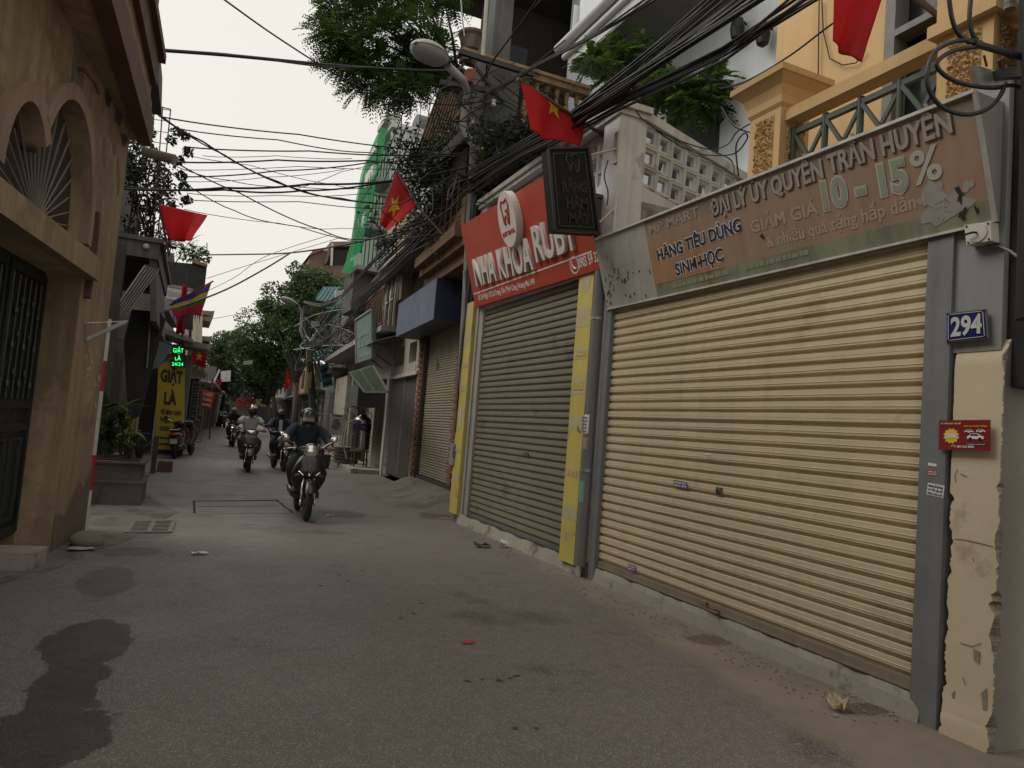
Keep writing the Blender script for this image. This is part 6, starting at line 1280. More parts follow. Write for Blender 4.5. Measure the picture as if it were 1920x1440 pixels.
for i in range(3): z = .70-i*.28; print_row(bnq[0].lerp(bnq[3], z)+(bnq[1]-bnq[0])*.1+V((0, -.07, 0)), bnq[0].lerp(bnq[3], z)+(bnq[1]-bnq[0])*.9+V((0, -.07, 0)), (bnq[3]-bnq[0])*.15, mat('banner_text', (.5, .42, .36), .7), bn, (0, -1, 0), 5, i)
mb = MB(); mb.beam((.9, 37, 0), (.75, 37, 2.9), .07); tag(mb.build('timber_post', wood_d), 'leaning timber post holding the red banner', 'post')
for k, (u0, v0, u1, v1, y, lab, m) in enumerate(((414, 694, 432, 716, 40, 'plain white square board hanging over the street near the far trees', white_p), (457, 675, 473, 684, 44, 'small grey tilted board hanging under the far trees', grey_p))):
    q = [P(u, v, y=y) for u, v in ((u0, v1), (u1, v1-1), (u1+1, v0), (u0, v0+2))]; mb = MB(); mb.slab(q, (0, .06, 0)); tag(mb.build('hanging_board', m), lab, 'board')
mb = MB(); mb.tube([P(399, 722, y=39.5), P(412, 693, y=39.5)], .05, 6); tag(mb.build('white_pole', whp), 'slanting white pole beside the white square board', 'pole')
# far street walls and houses
fm = [mat('far_wall_brown', (.13, .10, .08), .9, .2, 1, streak=.3), mat('far_wall_grey', (.17, .16, .15), .9, .2, 1, streak=.3), mat('far_wall_ochre', (.25, .17, .09), .9, .2, 1, streak=.3), mat('far_wall_green', (.06, .075, .06), .9, .2, 1, streak=.3)]
def far_house(side, y0, y1, h, m, label, setb=0, doors=2):
    xr = lambda y: (5.85+.052*(y-36)+.25) if side > 0 else (-.05+.050*(y-26)-.35)
    f = Frame((xr(y0)+side*setb, y0), (.052, 1), -side); L = y1-y0
    t = thing('street_house', f(L/2, 0, 0), label, 'house', 'far houses lining the street')
    mb = MB(); mb.fbox(f, 0, L-.05, -4, 0, 0, h); mb.build('wall', m, t)
    for i in range(doors):
        s = L*(i+.25)/doors; mb = MB(); mb.fbox(f, s, s+L*.5/doors, 0, .05, .1, 2.3); mb.build('door', (dark_in, wood_d)[i % 2], t)
        if h > 4: mb = MB(); mb.fbox(f, s, s+L*.4/doors, 0, .05, 3.4, 4.6); mb.build('window', dark_in, t)
    mb = MB(); mb.fbox(f, -.1, L, -.2, .7, 2.7, 2.82); mb.build('awning', (fm[3], wood_d, galv)[int(y0) % 3], t); return t
far_house(1, 36.2, 42, 3.4, fm[1], 'low grey house on the right below the big trees', 0)
far_house(1, 42.1, 50, 3.0, fm[0], 'low brown house on the right under the trees, middle distance', .1, 3)
far_house(1, 50.1, 62, 5.0, fm[2], 'ochre house on the right far down the street', .0, 3)
far_house(1, 62.1, 80, 6.0, fm[1], 'grey house on the right at the far bend', -.4, 3)
far_house(-1, 38.2, 46, 3.0, fm[0], 'low brown house on the left beyond the red banner', 0)
far_house(-1, 46.1, 56, 2.8, fm[2], 'low ochre house on the left far down the street', 0, 3)
far_house(-1, 56.1, 74, 4.5, fm[1], 'grey house on the left near the end of the street', -.2, 3)
for k, (x, y, wd, h, m, lab) in enumerate(((-2, 96, 5, 4.5, fm[0], 'brown house closing the view on the left at the street end'), (3.1, 100, 4, 6, fm[1], 'narrow grey house closing the middle of the street end'), (7.2, 94, 6, 5, fm[2], 'ochre house closing the view on the right at the street end'))):
    t = thing('end_house', (x, y, 0), lab, 'house', 'houses closing the street end'); mb = MB(); mb.box((x, y, 0), (x+wd, y+5, h)); mb.build('wall', m, t)
    for i in range(3): mb = MB(); mb.box((x+wd*(.1+.3*i), y-.04, 2.6), (x+wd*(.3+.3*i), y, 3.8)); mb.build('window', dark_in, t)
    mb = MB(); mb.box((x+.2, y-.06, .1), (x+wd*.45, y, 2.2)); mb.build('door', dark_in, t); mb = MB(); mb.box((x+wd*.5, y-.5, 2.2), (x+wd*.95, y-.4, 3.1)); mb.build('red_board', mat('far_red', (.3, .03, .025), .7, .2), t)
for k, (u, v, y, s) in enumerate(((470, 752, 70, .9), (456, 758, 74, .8), (500, 745, 66, .7))):
    c = P(u, v, y=y); mb = MB(); mb.box((c.x-s/2, y, c.z-s*.35), (c.x+s/2, y+.06, c.z+s*.35)); tag(mb.build('far_shop_sign', mat('far_red', ())), ('red shop sign far down the street under the trees', 'small red sign left of the far red shop sign', 'red sign to the right, nearest of the far red signs')[k], 'sign')
# brown roofed building over the trees
rb2 = thing('roofed_terrace_house', (7.5, 52, 0), 'brown house with sloped terrace roofs rising behind the big tree', 'house')
Yq = 52; mb = MB()
mb.slab([P(u, v, y=Yq) for u, v in ((578, 500), (582, 478), (592, 470), (700, 470), (700, 520), (578, 520))], (0, 5, 0)); mb.build('wall', mat('dusky_brown_wall', (.17, .105, .085), .85, .15), rb2)
mb = MB(); mb.slab([P(u, v, y=Yq-.3) for u, v in ((608, 494), (620, 453), (690, 452), (690, 460), (624, 462), (612, 494))], (0, 5, 0)); mb.slab([P(u, v, y=Yq-.3) for u, v in ((578, 480), (588, 468), (608, 464), (608, 468), (590, 474))], (0, 5, 0)); mb.build('roof', mat('dusky_roof', (.2, .13, .10), .8, .2), rb2)
mb = MB(); mb.slab([P(u, v, y=Yq-.1) for u, v in ((612, 496), (690, 496), (690, 470), (624, 468))], (0, .2, 0)); mb.build('dark_terrace', dark_in, rb2)
mb = MB(); mb.beam(P(621, 498, y=Yq-.5), P(623, 456, y=Yq-.5), .15); mb.build('post', galv, rb2)
# ---------------------------------------------------------------- trees
tree('street_tree', (5.2, 41, 0), (5.0, 41, 7.2), (2.1, 2.0, 2.6), 'big dense tree over the right side of the street, nearest one', 'trees over the street', 60, 330, .75, .20, lf_mid, 3, .22)
tree('street_tree', (5.0, 47, 0), (3.9, 46, 5.6), (1.9, 2.2, 2.5), 'tree overhanging the middle of the street behind the far lamp', 'trees over the street', 54, 330, .75, .20, lf_mid, 5, .22)
tree('street_tree', (7.2, 46, 0), (6.9, 45, 7.6), (1.7, 2.0, 2.4), 'tree behind the brown terrace roofs at right', 'trees over the street', 40, 260, .8, .20, lf_far, 7, .2)
tree('street_tree', (2.2, 66, 0), (2.6, 64, 6.0), (2.2, 2.6, 2.2), 'rounded tree at the far left end of the street', 'trees over the street', 52, 300, .8, .24, lf_far, 11, .25)
tree('street_tree', (5.6, 56, 0), (4.6, 58, 4.5), (2.0, 3.0, 2.0), 'low dark tree filling the far end under the others', 'trees over the street', 46, 280, .8, .22, lf_dark, 12, .2)
tree('street_tree', (4.2, 90, 0), (3.9, 88, 6.5), (4.0, 3.0, 3.5), 'farthest tree closing the end of the street', 'trees over the street', 50, 260, 1.2, .32, lf_dark, 14, .2)
# pinnate fronds
def fronds(name, m, items, parent, seed, pairs=8, ll_=.07, lw=.022):
    rs = np.random.RandomState(seed); C, A, B = [], [], []
    for (p, d, L) in items:
        p, d = np.array(p), np.array(d)/np.linalg.norm(d); side = np.cross(d, [0, 0, 1.0]); side /= np.linalg.norm(side)+1e-6
        side = side*math.cos(rs.uniform(-.5, .5))+np.cross(d, side)*rs.uniform(-.4, .4)
        for k in range(pairs):
            t = (k+.6)/pairs; q = p+d*L*t+np.array([0, 0, -L*.35*t*t])
            for sg in (-1, 1):
                a = (side*sg+d*.55+np.array([0, 0, -.25])); a /= np.linalg.norm(a); s = (.7+.6*math.sin(math.pi*t))*rs.uniform(.8, 1.2); b = np.cross(a, np.cross(d, side)+rs.normal(size=3)*.25); b /= np.linalg.norm(b)
                C.append(q+a*ll_*.5*s); A.append(a*ll_*.5*s); B.append(b*lw*.5*s)
    return quads_np(name, m, np.array(C), np.array(A), np.array(B), parent)
rs = np.random.RandomState(8)
pt = thing('pinnate_tree', (4.0, 12.4, 6.5), 'feathery leaved tree overhanging the street above the grey lamp', 'tree')
mb = MB(); tips = []
lobes = [(640, 15), (690, 35), (640, 60), (660, 100), (720, 80), (780, 60), (700, 140), (760, 130), (820, 110), (690, 170), (740, 175), (720, 10), (780, 10), (650, 130), (625, 85), (800, 155), (830, 0), (770, -40), (700, -40), (665, -10), (760, 180)]
base_ = V((4.1, 12.4, 6.3)); fork = V((3.9, 12.2, 7.6)); mb.tube([base_, V((4.05, 12.3, 7.0)), fork], [.12, .10, .09], 8)
for i, (u, v) in enumerate(lobes):
    c = P(u, v-14, y=rs.uniform(11.2, 12.8)); tips.append(c); mb.tube([fork, fork.lerp(c, .5)+V((0, 0, .12)), c], [.045, .025, .006], 5)
mb.build('trunk', bark, pt, smooth='all')
it = []
for c in tips:
    for k in range(110):
        d = rdir(1, rs, .3)[0]; p = np.array(c)+d*rs.uniform(.02, .36)*np.array([1, 1, .7]); dd = d+np.array([-.35, -.1, -.25])*rs.uniform(0, 1); it.append((p, dd, rs.uniform(.22, .38)))
fronds('crown', leaf_mat('pinnate_leaf', (.05, .095, .02), .45, .4), it, pt, 5, 8, .07, .026)
# terrace tree and plants behind the breeze blocks
tt_ = thing('terrace_tree', (5.0, 8.0, 4.1), 'slender terrace tree with bright feathery leaves under the white balcony', 'tree')
mb = MB(); tips = [P(u, v, y=y) for u, v, y in ((1110, 110, 8.6), (1150, 130, 8.3), (1180, 100, 8.4), (1215, 90, 8.0), (1140, 95, 8.8), (1240, 145, 7.6), (1270, 160, 7.4), (1310, 145, 7.3), (1335, 150, 7.2), (1290, 185, 7.3), (1230, 175, 7.8), (1330, 190, 7.2), (1165, 165, 8.2))]
b0 = V((5.0, 7.7, 4.1)); f0 = P(1270, 205, y=7.6)
mb.tube([b0, f0], [.05, .035], 7)
for c in tips: mb.tube([f0, f0.lerp(c, .5)+V((0, 0, -.05)), c], [.022, .012, .004], 5)
mb.build('trunk', bark, tt_, smooth='all'); it = []
for i, c in enumerate(tips):
    for k in range(15): d = rdir(1, rs, .5)[0]; it.append((np.array(c)+d*rs.uniform(0, .14), d+np.array([0, -.1, -.1]), rs.uniform(.22, .36)))
fronds('crown', leaf_mat('bright_pinnate_leaf', (.06, .11, .018), .4, .4), it, tt_, 6, 7, .11, .045)
def bush(label, pix, y, r, per, ln, m, seed, name='creeper'):
    rs = np.random.RandomState(seed); cl = [(tuple(P(u+rs.uniform(-8, 8), v+rs.uniform(-8, 8), y=y+rs.uniform(-.4, .4))), (r, r, r)) for u, v in pix]
    base = cl[-1][0]; return shrub(name, label, cl, per, ln, m, seed, base, 10)
bush('leafy plants on the terrace behind the white breeze blocks', [(1120, 205), (1150, 195), (1180, 185), (1210, 180), (1240, 190), (1100, 225), (1165, 175)], 8.4, .22, 70, .10, lf_dark, 31, 'terrace_plant')
bush('pale leafy creeper under the ochre balustrade behind the pole', [(960, 245), (985, 255), (1005, 262), (935, 265), (975, 285), (900, 250), (1000, 290), (950, 300)], 10.6, .26, 160, .09, lf_dark, 32)
bush('dark hanging vine mass left of the utility pole', [(770, 270), (800, 285), (830, 290), (850, 310), (900, 410), (920, 360), (950, 330), (870, 430), (820, 420), (780, 400), (900, 450), (850, 460), (790, 320), (820, 340), (850, 350), (870, 370), (800, 360), (830, 380), (850, 400), (775, 345), (880, 330), (760, 300), (880, 290), (840, 265)], 12.6, .36, 230, .085, lf_dark, 33)
bush('plants hanging from the balcony behind the middle red flag', [(700, 400), (760, 430), (745, 450), (770, 445), (790, 420), (700, 425), (725, 470)], 16, .25, 80, .09, lf_dark, 34)
bush('climbing plants on the dark wall beside the second pole', [(640, 610), (620, 640), (650, 640), (600, 660), (630, 670)], 29, .4, 80, .14, lf_dark, 35)
c = P(905, 298, y=10.55); t = thing('fern', c, 'bright yellow green fern growing on the cables by the pole', 'fern'); rosette(t, c, 16, .30, .045, lf_lite, 'fern', 3, (-10, 80), 1.1)
# ================================================================ poles, lamps, cables, flags
conc_pole = mat('weathered_pole', (.20, .19, .175), .85, .15, 3, bump=.2)
up_ = thing('utility_pole', (4.02, 10.95, 0), 'concrete utility pole wrapped in cables between the dental shop and brick house', 'utility pole')
mb = MB(); mb.tube([(4.10, 10.98, 0), (3.80, 10.98, 8.0)], [.13, .10], 14); mb.build('pole', conc_pole, up_)
for (a, b, y) in (((862, 97), (1000, 140), 10.7), ((825, 155), (930, 172), 10.65), ((872, 250), (985, 235), 10.7)):
    mb = MB(); mb.beam(P(*a, y=y), P(*b, y=y), .08); mb.build('crossarm', mat('dark_iron', (.03, .03, .03), .6, .2), up_)
for (a, b) in (((880, 110), (945, 195)), ((915, 225), (985, 260)), ((870, 120), (830, 160))): mb = MB(); mb.beam(P(*a, y=10.75), P(*b, y=10.75), .045); mb.build('brace', mat('dark_iron', ()), up_)
for (u, v) in ((885, 235), (925, 200), (905, 290), (935, 300), (980, 232)): mb = MB(); mb.lathe([(.02, 0), (.045, .02), (.03, .06), (.045, .09), (.02, .12)], P(u, v, y=10.6), 10); mb.build('insulator', whp, up_)
q = [P(u, v, y=10.5) for u, v in ((874, 150), (886, 154), (893, 128), (876, 128))]; mb = MB(); mb.slab(q, (0, .1, 0)); tag(mb.build('red_box', mat('faded_red_box', (.22, .06, .04), .7, .2, 8)), 'small faded red box on the pole beside the lamp arm', 'box')
q = [P(u, v, y=10.7) for u, v in ((848, 872), (866, 872), (869, 832), (852, 832))]; mbx = thing('meter_box', q[0], 'grey electric meter box low on the brick pillar beside the cable bundle', 'meter box')
mb = MB(); mb.slab(q, (0, .18, 0)); mb.build('box', mat('meter_grey', (.24, .23, .215), .6, .12, 5, streak=.2), mbx)
for v in (842, 864): c = P(864, v, y=10.69); mb = MB(); mb.box((c.x-.03, 10.68, c.z-.03), (c.x+.03, 10.69, c.z+.03)); mb.build('meter_window', dark_in, mbx)
c = P(855, 848, y=10.69)
for i in range(3):
    mb = MB(); mb.beam(c+V((-.05+i*.04, -.005, -.08)), c+V((-.05+i*.04, -.005, .08)), .008); mb.beam(c+V((-.05, -.005, -.08+i*.08)), c+V((.03, -.005, -.08+i*.08)), .008); mb.build('meter_marking', blk, mbx)
q = [P(u, v, y=10.55) for u, v in ((862, 800), (868, 800), (870, 768), (864, 768))]; mb = MB(); mb.slab(q, (0, .02, 0)); tag(mb.build('paper_notice', wh), 'white paper notice hanging by the cable bundle', 'notice')
def lamp(base, arm, head_a, head_b, w_, label):
    t = thing('street_lamp', base, label, 'street lamp'); gm_ = mat('lamp_grey', (.36, .35, .335), .5, .08, 4)
    mb = MB(); mb.tube(arm, .045*w_/.17, 10); mb.build('arm', gm_, t, smooth='all')
    d = (head_b-head_a); L = d.length; d.normalize(); s = d.cross(V((0, 0, 1))).normalized(); up = s.cross(d)
    def hd(a, b, lo):
        x = a*L; wd = w_*(.35+.65*min(1, (a/.55)**.8))*(math.sqrt(max(0, 1-((a-.62)/.385)**2)) if a > .62 else 1); ang = math.pi*b
        return head_a+d*x+s*wd*math.cos(ang)+up*(math.sin(ang)*wd*(.55 if not lo else -.62*(1 if a > .3 else a/.3)))
    mb = MB(); mb.grid(lambda a, b: hd(a, b, False), 18, 11); mb.build('housing', gm_, t, smooth='all')
    mb = MB(); mb.grid(lambda a, b: hd(.28+.72*a, b, True), 16, 11); mb.build('diffuser', mat('lamp_diffuser', (.30, .30, .29), .3, .05, spec=.5), t, smooth='all')
    mb = MB(); pts = [hd(i/20, 0, False) for i in range(21)]+[hd(1-i/20, 1, False) for i in range(21)]; mb.tube(pts, .006, 5); mb.build('seam', blackp, t); return t
Y1 = 10.4
lamp(P(905, 290, y=10.8), [P(905, 292, y=10.7), P(880, 262, y=10.7), P(868, 235, y=10.7), P(873, 200, y=10.7), P(877, 172, y=10.6), P(868, 150, y=Y1), P(838, 122, y=Y1-.4)], P(840, 124, y=Y1-.4), P(780, 80, y=Y1-1.0), .23, 'large grey street lamp on a bent arm at the cable covered pole')
p2_ = thing('utility_pole', P(592, 830, y=30), 'second dark utility pole down the street by the light blue sign', 'utility pole')
mb = MB(); mb.tube([P(592, 832, y=30), P(573, 575, y=30)], [.17, .12], 12); mb.build('pole', mat('dark_pole', (.05, .047, .043), .85, .2, 3), p2_)
mb = MB(); mb.beam(P(558, 585, y=29.9), P(605, 590, y=29.9), .09); mb.build('crossarm', rust, p2_)
for k, (u, v0, v1) in enumerate(((578, 650, 680), (579, 697, 730))):
    q = [P(u-4, v1, y=29.7), P(u+4, v1-2, y=29.7), P(u+6, v0, y=29.7), P(u-2, v0+2, y=29.7)]; mb = MB(); mb.slab(q, (0, .08, 0)); tag(mb.build('carved_board', mat('carved_tan_board', (.3, .2, .12), .8, .35, 12, bump=.5)), ('upper' if k == 0 else 'lower')+' small tan board fixed on the second utility pole', 'board')
lamp(P(571, 640, y=29.8), [P(572, 645, y=29.8), P(564, 620, y=29.8), P(566, 585, y=29.8), P(558, 572, y=29.6)], P(560, 574, y=29.6), P(528, 558, y=29.0), .22, 'smaller grey street lamp on the second pole before the trees')
# cables
def cpts(pix, k=7, sag=0.0):
    p = [P(u, v, y=y) for u, v, y in pix]; out = []
    n = len(p)
    for i in range(n-1):
        a, b, c, d = p[max(0, i-1)], p[i], p[i+1], p[min(n-1, i+2)]
        for j in range(k):
            t = j/k; q = .5*((2*b)+(c-a)*t+(2*a-5*b+4*c-d)*t*t+(3*b-a-3*c+d)*t**3); q.z -= sag*4*t*(1-t); out.append(q)
    return out+[p[-1]]
def cable(pix, r, label, group=None, sag=0.0, name='cable', m=None, n=6):
    mb = MB(); mb.tube(cpts(pix, sag=sag), r, n); return tag(mb.build(name, m or cable_m, smooth='all'), label, 'cable', group)
cable([(268, 92, 9.2), (420, 103, 9.6), (620, 122, 10.2), (760, 131, 10.6), (850, 133, 10.8)], .022, 'thick twisted black cable crossing high from the brown eaves to the pole')
cable([(268, 93.5, 9.22), (420, 101, 9.62), (600, 124, 10.1), (720, 127, 10.5)], .012, 'thin line twisted round the thick high cable from the brown eaves')
cable([(405, -12, 8), (520, 70, 9), (640, 145, 10), (720, 180, 10.3), (800, 193, 10.5), (870, 196, 10.6), (920, 180, 10.6), (990, 130, 9.8), (1060, 75, 8.6)], .010, 'single thin cable looping down from the top left sky to the pole')
cross = [[(298, 218, 12), (560, 252, 12.5), (800, 281, 13), (920, 284, 11)], [(330, 240, 12.5), (520, 262, 13), (690, 286, 13), (900, 290, 11)], [(345, 275, 13), (580, 283, 13), (800, 289, 12), (1000, 270, 10)],
         [(327, 303, 13), (520, 300, 13), (690, 301, 13), (850, 312, 12)], [(345, 331, 13.5), (520, 320, 13.5), (690, 305, 13), (860, 288, 11.5)], [(234, 354, 12.5), (420, 352, 13), (580, 345, 13), (760, 334, 12.5), (960, 290, 10.5)],
         [(236, 350, 12.8), (420, 356, 13), (570, 357, 13), (720, 342, 12.8), (880, 330, 11.5)], [(345, 374, 14), (560, 378, 13.5), (720, 390, 13), (900, 386, 11.5)], [(286, 206, 12), (380, 265, 12.5), (520, 340, 13), (640, 372, 13.2), (780, 383, 13)],
         [(300, 215, 12), (420, 290, 12.5), (560, 355, 13), (700, 380, 13)], [(328, 303, 12.8), (450, 362, 13.5), (600, 430, 14), (690, 448, 14), (860, 432, 12)], [(312, 318, 13), (440, 395, 14), (560, 425, 14.5), (680, 455, 15)],
         [(345, 318, 13.5), (560, 312, 13.5), (740, 316, 13)], [(350, 362, 14), (520, 366, 14), (690, 362, 13.5), (860, 350, 12)], [(340, 340, 14), (500, 332, 14), (650, 316, 13.5)], [(350, 290, 14), (470, 310, 14), (620, 345, 14), (700, 352, 13.5)],
         [(322, 308, 13), (430, 338, 13.5), (560, 350, 13.5), (680, 352, 13)], [(345, 392, 14), (520, 418, 14.5), (640, 428, 14.5), (760, 415, 13)], [(380, 292, 14), (520, 292, 14), (660, 297, 13.5)], [(560, 352, 13.4), (640, 322, 13.4), (720, 300, 13)]]
clab = ['topmost of the level cables, from the yellow house corner to the pole', 'second level cable from the top, starting behind the balcony cage', 'thin level cable just under the drain spout, running right to the dental parapet', 'level cable starting at the end of the drain spout', 'cable rising gently from the balcony cage to the pole fern', 'thickest of the level cables, entering above the left red flag', 'cable lying just below the thickest level cable', 'lowest thin level cable, passing over the middle red flag', 'steep cable descending right from the yellow house corner', 'second steep cable, just under the first one from the yellow house corner', 'cable descending from the drain spout to below the middle red flag', 'thinner cable descending from the balcony cage towards the green net', 'very thin level wire through the middle of the cables', 'very thin level wire just above the left red flag', 'very thin wire rising right between the level cables', 'very thin wire dropping right across the level cables', 'thin wire dropping from the spout into the thickest cable', 'lowest sloping wire over the middle of the sky gap', 'short thin level wire ending at the green net', 'short wire rising right to the top of the green net']
for i, c in enumerate(cross): cable(c, (.011, .010, .012, .014, .012, .020, .016, .008, .014, .011, .011, .009, .006, .007, .006, .006, .007, .006, .006, .006)[i], clab[i], 'cables crossing the street', .03)
cable([(345, 478, 24), (450, 477, 22), (545, 474, 20), (650, 458, 17), (760, 432, 14), (880, 402, 12)], .02, 'wavy black cable running low from the roof railing to the pole')
cable([(250, 613, 14), (300, 586, 16), (360, 568, 18), (430, 540, 19), (500, 502, 19.5), (545, 474, 20)], .02, 'thick cable rising from the tarpaulin to join the wavy cable')
cable([(388, 522, 24), (450, 502, 23), (540, 475, 22), (640, 445, 20)], .008, 'thin wire above the thick rising cable')
cable([(390, 545, 24), (440, 520, 23), (500, 480, 22), (620, 440, 20)], .008, 'thin wire crossing under the wavy cable')
cable([(398, 598, 40), (460, 586, 38), (520, 570, 34)], .012, 'faint wire running to the far trees')
# bundle along the right facade, tied together
def bundle(label, starts, mid, end, seed, r=(.009, .014), spread=.10, pts2=()):
    rnd = random.Random(seed); t = thing('cable_bundle', P(*mid[0][:2], y=mid[0][2]), label, 'cable bundle')
    for (u, v, y) in starts:
        ox, oz = rnd.uniform(-1, 1), rnd.uniform(-1, 1); pts = [P(u, v, y=y)]
        for (a, b, yy, sp) in mid: pts.append(P(a, b, y=yy)+V((ox*sp*.6, 0, oz*sp*1.1))+V((rnd.uniform(-.15, .15)*sp, 0, rnd.uniform(-.15, .15)*sp)))
        pp = []; n = len(pts)
        for i in range(n-1):
            A_, B_, C_, D_ = pts[max(0, i-1)], pts[i], pts[i+1], pts[min(n-1, i+2)]
            for j in range(6): s = j/6; pp.append(B_.lerp(C_, s)+((C_-A_)*(s*(1-s)**2)-(D_-B_)*(s*s*(1-s)))*.18)
        pp.append(pts[-1]); mb = MB(); mb.tube(pp, rnd.uniform(*r), 6); mb.build('strand', cable_m, t, smooth='all')
    return t
rnd = random.Random(9)
bundle('dense bundle of black cables sweeping from the top right down to the pole', [(1345+i*5.6+rnd.uniform(-5, 5), -18+rnd.uniform(-8, 8), 4.9-(i*.05)) for i in range(22)], [(1075, 228, 7.0, .10), (975, 285, 8.8, .10), (890, 340, 10.6, .16), (800, 420, 13.5, .2), (710, 505, 17.5, .22)], None, 3)
bundle('second bundle of cables running above the pale lantern to the terrace corner', [(1500+i*9, -20+rnd.uniform(-8, 8), 3.7) for i in range(9)], [(1360, 100, 4.6, .05), (1180, 185, 6.0, .05), (1085, 235, 7.1, .06), (985, 290, 8.9, .07), (892, 345, 10.6, .12)], None, 5)
bundle('upper pair of cables from the white balcony gutter to the pole top', [(1235, -20, 5.2), (1250, -20, 5.2), (1265, -22, 5.2)], [(1120, 62, 6.5, .02), (1010, 120, 8.4, .02), (905, 180, 10.5, .03)], None, 6)
bundle('thick cable pair rising steeply from the pole to the top edge', [(1025, -20, 8.2), (1032, -20, 8.2), (1020, -22, 8.2)], [(975, 45, 9.2, .02), (925, 110, 10.4, .03), (905, 150, 10.7, .03)], None, 7)
bundle('sagging bundle running down the street from the first to the second pole', [(890, 330+i*5, 10.8) for i in range(8)], [(800, 440, 13, .09), (720, 520, 17, .12), (650, 600, 22, .14), (605, 640, 27, .14), (572, 645, 30, .1)], None, 8, (.012, .018))
bundle('upper sagging bundle from the middle flag to the second pole lamp', [(820, 380+i*6, 13) for i in range(6)], [(745, 440, 15.5, .06), (690, 500, 18.5, .08), (640, 555, 23, .1), (600, 572, 27, .08), (570, 565, 30, .06)], None, 12, (.012, .018))
bundle('thin straggling wires fanning over the tiled eave to the pole', [(880, 390+i*9, 11.0) for i in range(9)], [(830, 440, 12.0, .12), (770, 470, 14, .14), (720, 520, 16, .14), (660, 560, 20, .14)], None, 13, (.005, .008))
# vertical bundle at the pole foot
t = thing('cable_bundle', (4.0, 10.75, 1), 'thick bundle of black cables hanging down the pole beside the yellow panel', 'cable bundle'); rnd = random.Random(4)
for i in range(20):
    x0 = rnd.uniform(-.14, .12); pts = [V((3.93+x0*.6+rnd.uniform(-.05, .05), 10.78+rnd.uniform(-.06, .05), 5.3)), V((3.97+x0, 10.74+rnd.uniform(-.06, .06), 3.9)), V((4.0+x0*1.3, 10.76+rnd.uniform(-.05, .05), 2.6)), V((4.02+x0+rnd.uniform(-.05, .05), 10.76, 1.4)), V((4.06+x0*.6, 10.78, rnd.uniform(.2, 1.0)))]
    mb = MB(); pp = []
    for k in range(4):
        for j in range(5): s = j/5; pp.append(pts[k].lerp(pts[k+1], s)+V((.02*math.sin(k*2+s*3+i), .0, 0)))
    mb.tube(pp+[pts[-1]], rnd.uniform(.010, .018), 6); mb.build('strand', cable_m if i % 4 else mat('grey_cable', (.07, .07, .07), .6), t, smooth='all')
# tangle round the pole head and down the facade
t = thing('cable_tangle', (3.8, 10.7, 6), 'tangle of looping wires round the head of the first utility pole', 'cables'); rnd = random.Random(11)
for i in range(46):
    u, v = rnd.uniform(850, 990), rnd.uniform(130, 330); pts = [P(u, v, y=10.6)]
    for k in range(4): u += rnd.uniform(-70, 60); v += rnd.uniform(-30, 60); pts.append(P(u, v, y=10.5+rnd.uniform(-.2, .3)))
    mb = MB(); pp = []
    for k in range(4):
        A_, B_, C_, D_ = pts[max(0, k-1)], pts[k], pts[k+1], pts[min(4, k+2)]
        for j in range(5): s = j/5; pp.append(.5*((2*B_)+(C_-A_)*s+(2*A_-5*B_+4*C_-D_)*s*s+(3*B_-A_-3*C_+D_)*s**3))
    mb.tube(pp, rnd.uniform(.005, .011), 5); mb.build('wire', cable_m if i % 6 else mat('grey_cable', ()), t, smooth='all')
t = thing('cable_tangle', P(800, 330, y=13), 'curtain of wires draped over the vines left of the first pole', 'cables')
for i in range(40):
    u = rnd.uniform(740, 900); v = rnd.uniform(180, 330); mb = MB(); du = rnd.uniform(-110, 30)
    mb.tube(cpts([(u, v, 12.5), (u+du*.3, v+60, 12.8), (u+du*.7, v+130, 13.5), (u+du, v+rnd.uniform(150, 230), 14.5)], 5), rnd.uniform(.006, .012), 5); mb.build('wire', cable_m, t, smooth='all')
t = thing('cable_tangle', P(600, 640, y=29), 'pale tangle of looping wires on the second utility pole', 'cables')
for i in range(30):
    u, v = rnd.uniform(560, 610), rnd.uniform(590, 660); mb = MB(); mb.tube(cpts([(u, v, 29.5), (u+rnd.uniform(-20, 40), v+rnd.uniform(0, 40), 29.2), (u+rnd.uniform(0, 70), v+rnd.uniform(-20, 30), 28), (u+rnd.uniform(30, 110), v+rnd.uniform(-60, 10), 26)], 5), .012, 5); mb.build('wire', mat('grey_cable', ()) if i % 3 else galv, t, smooth='all')
# wires on the terrace wall
for pts, lab in (([(1190, 205, 6.5), (1212, 230, 6.5), (1260, 258, 6.5), (1330, 280, 6.5), (1365, 270, 6.5), (1385, 245, 5.0), (1450, 210, 4.4)], 'thin black wire drooping along the breeze block coping to the ochre pillar'),
                 ([(1640, -6, 3.4), (1560, 45, 3.7), (1480, 105, 4.1), (1400, 152, 4.6), (1352, 166, 5.6)], 'thin wire slanting across the ochre wall to the terrace'),
                 ([(1352, 200, 5.8), (1375, 235, 5.2), (1410, 250, 4.6)], 'short wire between the white wall and the ochre pillar'),
                 ([(1230, 245, 6.5), (1300, 285, 6.4), (1370, 290, 5.5), (1400, 262, 4.8), (1395, 250, 4.8), (1380, 275, 5), (1385, 330, 5)], 'looped wire tangle in front of the right end of the breeze blocks'),
                 ([(1335, 283, 6.0), (1370, 300, 5.4), (1378, 330, 5.2), (1390, 345, 5)], 'wire falling behind the faded sign at the breeze blocks'),
                 ([(1140, 300, 6.6), (1133, 330, 6.6), (1140, 360, 6.6), (1138, 385, 6.6)], 'curly wire on the white corner below the sign bracket')):
    cable(pts, .007, lab)
